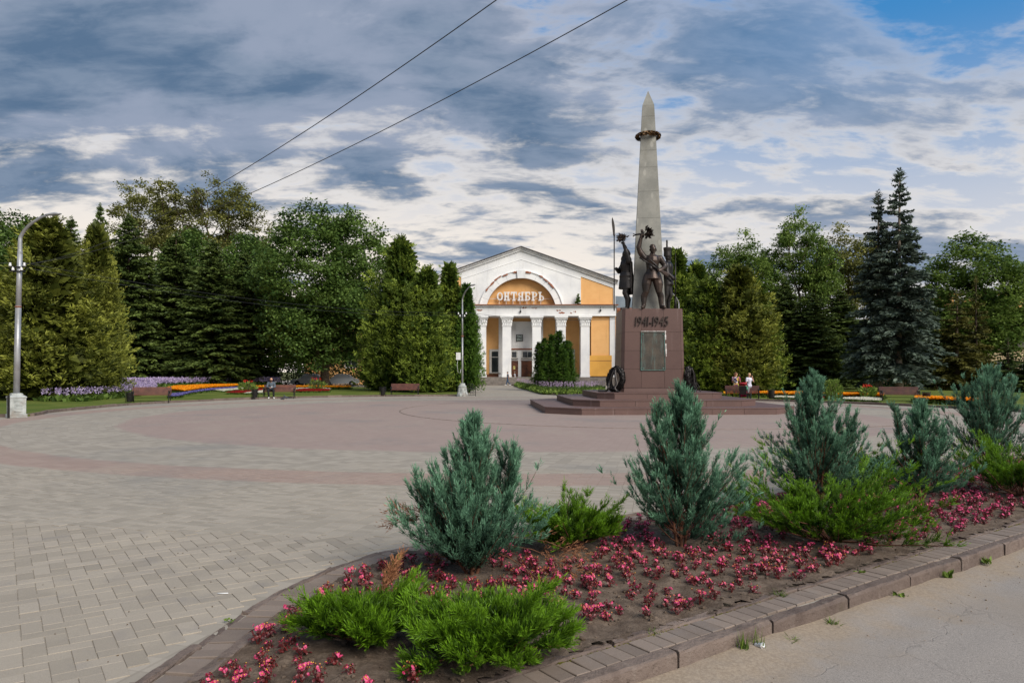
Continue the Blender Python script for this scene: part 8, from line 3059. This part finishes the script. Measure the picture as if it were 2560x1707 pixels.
# walking men
g = ground(1270, 963.5)
walk = stand(kneel=(0.10, -0.14, 0.52), ankl=(0.10, -0.24, 0.10), toel=(0.11, -0.41, 0.06), kneer=(-0.10, -0.02, 0.50), ankr=(-0.10, 0.32, 0.14), toer=(-0.11, 0.18, 0.04), elr=(-0.24, -0.02, 1.14), wrr=(-0.2, -0.22, 1.0), ell=(0.24, 0.10, 1.15), wrl=(0.23, 0.06, 0.91), head=(0, -0.06, 1.64), face=(0, -0.9, -0.3))
person('man in a grey top and jeans walking past the cinema steps', (g.x, g.y, 0), R(-84), 1.74, walk, cloth('grey_tee', srgb(126, 130, 138)), cloth('blue_jeans', srgb(50, 74, 100)), HAIR['dark'], white_shoe)
g = ground(1287, 960.5)
person('man in a white shirt and pale trousers walking behind the one in jeans', (g.x, g.y, 0), R(-100), 1.74, stand(kneel=(0.1, -0.08, 0.5), ankl=(0.1, -0.14, .09), toel=(.11, -.31, .05), ankr=(-.1, .16, .1), toer=(-.11, .02, .035)), cloth('white_shirt', srgb(206, 212, 222)), cloth('pale_trousers', srgb(150, 156, 166)), HAIR['grey'], white_shoe)
# women by the monument
q = NT('floral_print')
vo = q.n('ShaderNodeTexVoronoi')
q.l(q.co(), vo.inputs['Vector'])
vo.inputs['Scale'].default_value = 9
hs = q.n('ShaderNodeSeparateColor')
q.l(vo.outputs['Color'], hs.inputs[0])
c = q.mix(q.ss(hs.outputs[0], 0.45, 0.5), srgb(206, 200, 204), srgb(170, 70, 110))
c = q.mix(q.ss(hs.outputs[1], 0.62, 0.66), c, srgb(70, 66, 96))
c = q.mix(q.ss(hs.outputs[2], 0.72, 0.76), c, srgb(206, 170, 90))
MATS['floral'] = q.done(c, 0.85)
W1, W2 = Vector((xat(1840, 44.5), 44.5, 0)), Vector((xat(1873, 44.0), 44.0, 0))
person('woman in a floral blouse and lime trousers with her back turned, holding the pushchair', (W1.x, W1.y, 0), R(150), 1.70,
       stand(face=(-0.75, -0.6, -0.1), ell=(0.25, -0.10, 1.16), elr=(-0.26, -0.08, 1.16), wrl=(0.20, -0.33, 1.02), wrr=(-0.22, -0.30, 1.03)), MATS['floral'], cloth('lime_trousers', srgb(176, 196, 58)), HAIR['brown'], white_shoe, True, top_len=0.05)
wom = person('woman in a white T-shirt and grey trousers talking on a phone', (W2.x, W2.y, 0), R(20), 1.66,
       stand(face=(-0.5, -0.85, 0), ell=(0.30, -0.06, 1.22), wrl=(0.17, -0.10, 1.52), curll=(-0.8, 0.2, 0.2), elr=(-0.25, 0.0, 1.14), wrr=(-0.29, -0.06, 0.92)), cloth('white_tee', srgb(214, 214, 228)), cloth('grey_trousers', srgb(126, 132, 134)), HAIR['blond'], white_shoe, True, top_len=0.03)
Mw = Matrix.Translation(W2) @ Matrix.Rotation(R(20), 4, 'Z')
ph = MB().cbox(-0.012, 0.012, -0.035, 0.035, -0.07, 0.07, 0.004).build('phone', MATS['iron'], None, False, Mw @ Vector((0.13, -0.10, 1.56)))
tag(ph, 'dark phone held to the ear of the woman in white', 'phone')
bg_ = Mw @ Vector((-0.30, -0.08, 0.60))
bgm = MB()
bgm.lathe([(0.03, 0), (0.10, 0.03), (0.11, 0.16), (0.05, 0.24), (0.02, 0.27)], 10)
bgo = bgm.build('green_bag', cloth('green_bag', srgb(90, 170, 130)), None, True, (bg_.x, bg_.y, bg_.z))
tag(bgo, 'small green bag hanging from the hand of the woman in white', 'bag')
def pushchair():
    base = Vector((xat(1858, 43.7), 43.7, 0))
    root = thing('pushchair', 'pink and white pushchair between the two women', 'pushchair', base, R(160))
    pink, blk = cloth('hot_pink_cloth', srgb(226, 30, 110)), MATS['iron']
    m = MB()
    m.xz([(-0.2, 0.35), (0.2, 0.35), (0.2, 0.42), (-0.2, 0.42)], -0.22, 0.18)
    m.build('seat', blk, root)
    vs = [(-0.2, 0.16, 0.38), (0.2, 0.16, 0.38), (0.2, 0.34, 0.85), (-0.2, 0.34, 0.85)]
    m = MB().add(vs + [(x, y + 0.03, z) for x, y, z in vs], [(0, 1, 2, 3), (7, 6, 5, 4), (0, 4, 5, 1), (1, 5, 6, 2), (2, 6, 7, 3), (3, 7, 4, 0)])
    m.build('backrest', blk, root)
    blob('leg_cover', [(Vector((-0.1, -0.18, 0.44)), 0.12, Vector((-0.1, -0.38, 0.26)), 0.10), (Vector((0.1, -0.18, 0.44)), 0.12, Vector((0.1, -0.38, 0.26)), 0.10)], (), 0.03, 2, pink, root)
    pts = [(0, 0.30 + 0.32 * math.sin(t) * -1, 0.85 + 0.22 * math.cos(t)) for t in np.linspace(-0.6, 1.3, 7)]
    m = MB()
    vs = []
    for x in (-0.22, 0.22):
        vs += [(x, p[1], p[2]) for p in pts]
    n = len(pts)
    m.add(vs, [(i, i + 1, n + i + 1, n + i) for i in range(n - 1)])
    h = m.build('hood', cloth('red_hood', srgb(196, 44, 60)), root, True)
    h.modifiers.new('t', 'SOLIDIFY').thickness = 0.012
    for sx in (-1, 1):
        MB().tube([(sx * 0.22, -0.36, 0.10), (sx * 0.22, 0.1, 0.5), (sx * 0.22, 0.5, 1.02)], 0.013, 6).build('frame_tube', blk, root, True)
        MB().tube([(sx * 0.22, 0.34, 0.10), (sx * 0.22, 0.1, 0.5)], 0.013, 6).build('frame_tube', blk, root, True)
        for y in (-0.36, 0.34):
            pts_ = [(sx * 0.24, y + 0.075 * math.cos(t), 0.095 + 0.075 * math.sin(t)) for t in np.linspace(0, 6.283, 15)]
            w = MB().tube(pts_, 0.018, 6, False).build('wheel', blk, root, True)
            me = MB().lathe([(0.045, -0.008), (0.045, 0.008)], 8).mesh('hub')
            me.transform(Matrix.Translation((sx * 0.24, y, 0.095)) @ Matrix.Rotation(R(90), 4, 'Y'))
            obj('hub', me, MATS['plastic'], w)
    MB().tube([(-0.22, 0.5, 1.02), (0.22, 0.5, 1.02)], 0.015, 6).build('handle', blk, root, True)
    Mx = Matrix.Translation(base) @ Matrix.Rotation(R(160), 4, 'Z')
    kid = stand(pel=(0, 0.0, 0.86), chest=(0, 0.08, 1.18), neck=(0, 0.10, 1.33), head=(0, 0.08, 1.50), shl=(0.17, 0.08, 1.28), shr=(-0.17, 0.08, 1.28), ell=(0.24, -0.06, 1.08), elr=(-0.24, -0.06, 1.08), wrl=(0.12, -0.25, 1.02), wrr=(-0.12, -0.25, 1.02),
                hipl=(0.09, -0.05, 0.84), hipr=(-0.09, -0.05, 0.84), kneel=(0.11, -0.42, 0.86), kneer=(-0.11, -0.42, 0.86), ankl=(0.11, -0.62, 0.52), ankr=(-0.11, -0.62, 0.52), toel=(0.12, -0.76, 0.50), toer=(-0.12, -0.76, 0.50))
    person('small child in a white top and red cap sitting in the pushchair', (base.x, base.y, 0.06), R(160), 0.88, kid, cloth('white_top', srgb(216, 212, 216)), pink, cloth('red_cap', srgb(206, 40, 60)), white_shoe)
pushchair()
# someone in dark clothes perched on the rail behind the slim lamp
g = ground(1133, 979)
per = stand(pel=(0, 0.06, 0.60), chest=(0, -0.10, 0.90), neck=(0, -0.18, 1.02), head=(0, -0.28, 1.13), shl=(0.19, -0.14, 0.99), shr=(-0.19, -0.14, 0.99), ell=(0.26, -0.30, 0.76), elr=(-0.26, -0.30, 0.76), wrl=(0.12, -0.45, 0.66), wrr=(-0.12, -0.45, 0.66),
            hipl=(0.10, 0.02, 0.58), hipr=(-0.10, 0.02, 0.58), kneel=(0.16, -0.40, 0.60), kneer=(-0.14, -0.40, 0.60), ankl=(0.16, -0.32, 0.10), ankr=(-0.14, -0.38, 0.10), toel=(0.18, -0.49, 0.04), toer=(-0.15, -0.55, 0.04), face=(0, -0.7, -0.7))
person('person in dark clothes bent over, perched on the rail under the slim thuja', (g.x, g.y + 0.15, 0), R(60), 1.72, per, cloth('navy_jacket', srgb(40, 42, 52)), cloth('dark_trousers', srgb(32, 32, 36)), HAIR['dark'], white_shoe, sleeve='long')
# pigeons
def pigeon(px, py, rz, label):
    g = ground(px, py)
    root = thing('pigeon', label, 'pigeon', (g.x, g.y, 0), rz, 'pigeons by the seated man')
    k = 1.25
    blob('body', [(Vector((0, 0.02, 0.10)) * k, 0.052 * k, Vector((0, -0.05, 0.115)) * k, 0.05 * k), (Vector((0, -0.07, 0.13)) * k, 0.032 * k, Vector((0, -0.105, 0.19)) * k, 0.024 * k), (Vector((0, 0.05, 0.09)) * k, 0.035 * k, Vector((0, 0.17, 0.06)) * k, 0.018 * k)],
         [(Vector((0, -0.115, 0.205)) * k, (0.025 * k, 0.03 * k, 0.026 * k)), (Vector((0, -0.145, 0.20)) * k, (0.006 * k, 0.018 * k, 0.006 * k))], 0.012, 1, cloth('slate_feathers', srgb(74, 76, 84)), root)
    for sx in (-1, 1):
        MB().tube([(sx * 0.025, 0, 0.075), (sx * 0.028, -0.005, 0.006), (sx * 0.028, -0.05, 0.004)], 0.006, 5).build('leg', MATS['rust'], root)
pigeon(708, 1001, R(60), 'pigeon standing nearer the feet of the seated man')
pigeon(716, 998.5, R(-80), 'pigeon pecking just beyond the other one')

# ------------------------------------------------------------------ cars parked behind the maple
def car(px, Y, rz, col, label):
    root = thing('parked_car', label, 'car', (xat(px, Y), Y, 0.0), rz, 'cars parked behind the maple')
    paint = NT('car_paint')
    paint = paint.done(col, 0.25, 0.1, 0.5)
    L, W = 2.15, 0.85
    prof = [(-L, 0.35), (-L + 0.02, 0.65), (-L + 0.35, 0.78), (-1.15, 0.86), (-0.55, 1.38), (0.2, 1.46), (0.95, 1.38), (1.6, 0.92), (L - 0.1, 0.88), (L, 0.6), (L - 0.05, 0.35), (1.75, 0.30), (-1.8, 0.30)]
    vs, fs = [], []
    n = len(prof)
    ws = (-W, -W * 0.97, W * 0.97, W)
    for j, y in enumerate((-1.0, -0.86, 0.86, 1.0)):
        for x, z in prof:
            yy = y * W
            if z > 0.95:
                yy *= 0.80
            vs.append((x * (1.0 if abs(y) < 0.9 else 0.985), yy, z if abs(y) < 0.9 else 0.3 + (z - 0.3) * 0.97))
    for j in range(3):
        for i in range(n):
            fs.append((j * n + i, j * n + (i + 1) % n, (j + 1) * n + (i + 1) % n, (j + 1) * n + i))
    fs += [tuple(range(n - 1, -1, -1)), tuple(range(3 * n, 4 * n))]
    MB().add(vs, fs).build('body', paint, root)
    for sy in (-1, 1):
        y = sy * W * 0.815
        for pts in ([(-1.0, 0.92), (-0.52, 1.32), (0.12, 1.38), (0.12, 0.92)], [(0.18, 0.92), (0.18, 1.38), (0.90, 1.32), (1.4, 0.94)]):
            q = [(x, y + sy * 0.0, z) for x, z in pts]
            w2 = [(x, y - sy * 0.03, z) for x, z in pts]
            MB().add(q + w2, [(0, 1, 2, 3), (7, 6, 5, 4), (0, 4, 5, 1), (1, 5, 6, 2), (2, 6, 7, 3), (3, 7, 4, 0)]).build('side_window', MATS['glass'], root)
        for x in (-1.32, 1.30):
            me = MB().lathe([(0.20, -0.10), (0.31, -0.10), (0.33, -0.06), (0.33, 0.06), (0.31, 0.10), (0.20, 0.10)], 18).mesh('wheel', True)
            me.transform(Matrix.Translation((x, sy * (W - 0.08), 0.33)) @ Matrix.Rotation(R(90), 4, 'X'))
            w = obj('wheel', me, MATS['cable'], root)
            me = MB().lathe([(0.05, -0.11), (0.19, -0.09), (0.19, 0.09), (0.05, 0.11)], 12).mesh('rim', True)
            me.transform(Matrix.Translation((x, sy * (W - 0.08), 0.33)) @ Matrix.Rotation(R(90), 4, 'X'))
            obj('rim', me, MATS['galv'], w)
        MB().ball((-L + 0.12, sy * 0.6, 0.68), (0.10, 0.14, 0.07), 8, 6).build('headlight', MATS['porcelain'], root, True)
        MB().ball((L - 0.06, sy * 0.62, 0.78), (0.07, 0.12, 0.08), 8, 6).build('tail_light', MATS['red_petal'], root, True)
car(852, 84, R(8), srgb(176, 180, 184), 'silver car parked on the street behind the maple trunk')
car(775, 86, R(4), srgb(206, 206, 204), 'white car parked further along the street behind the maple')
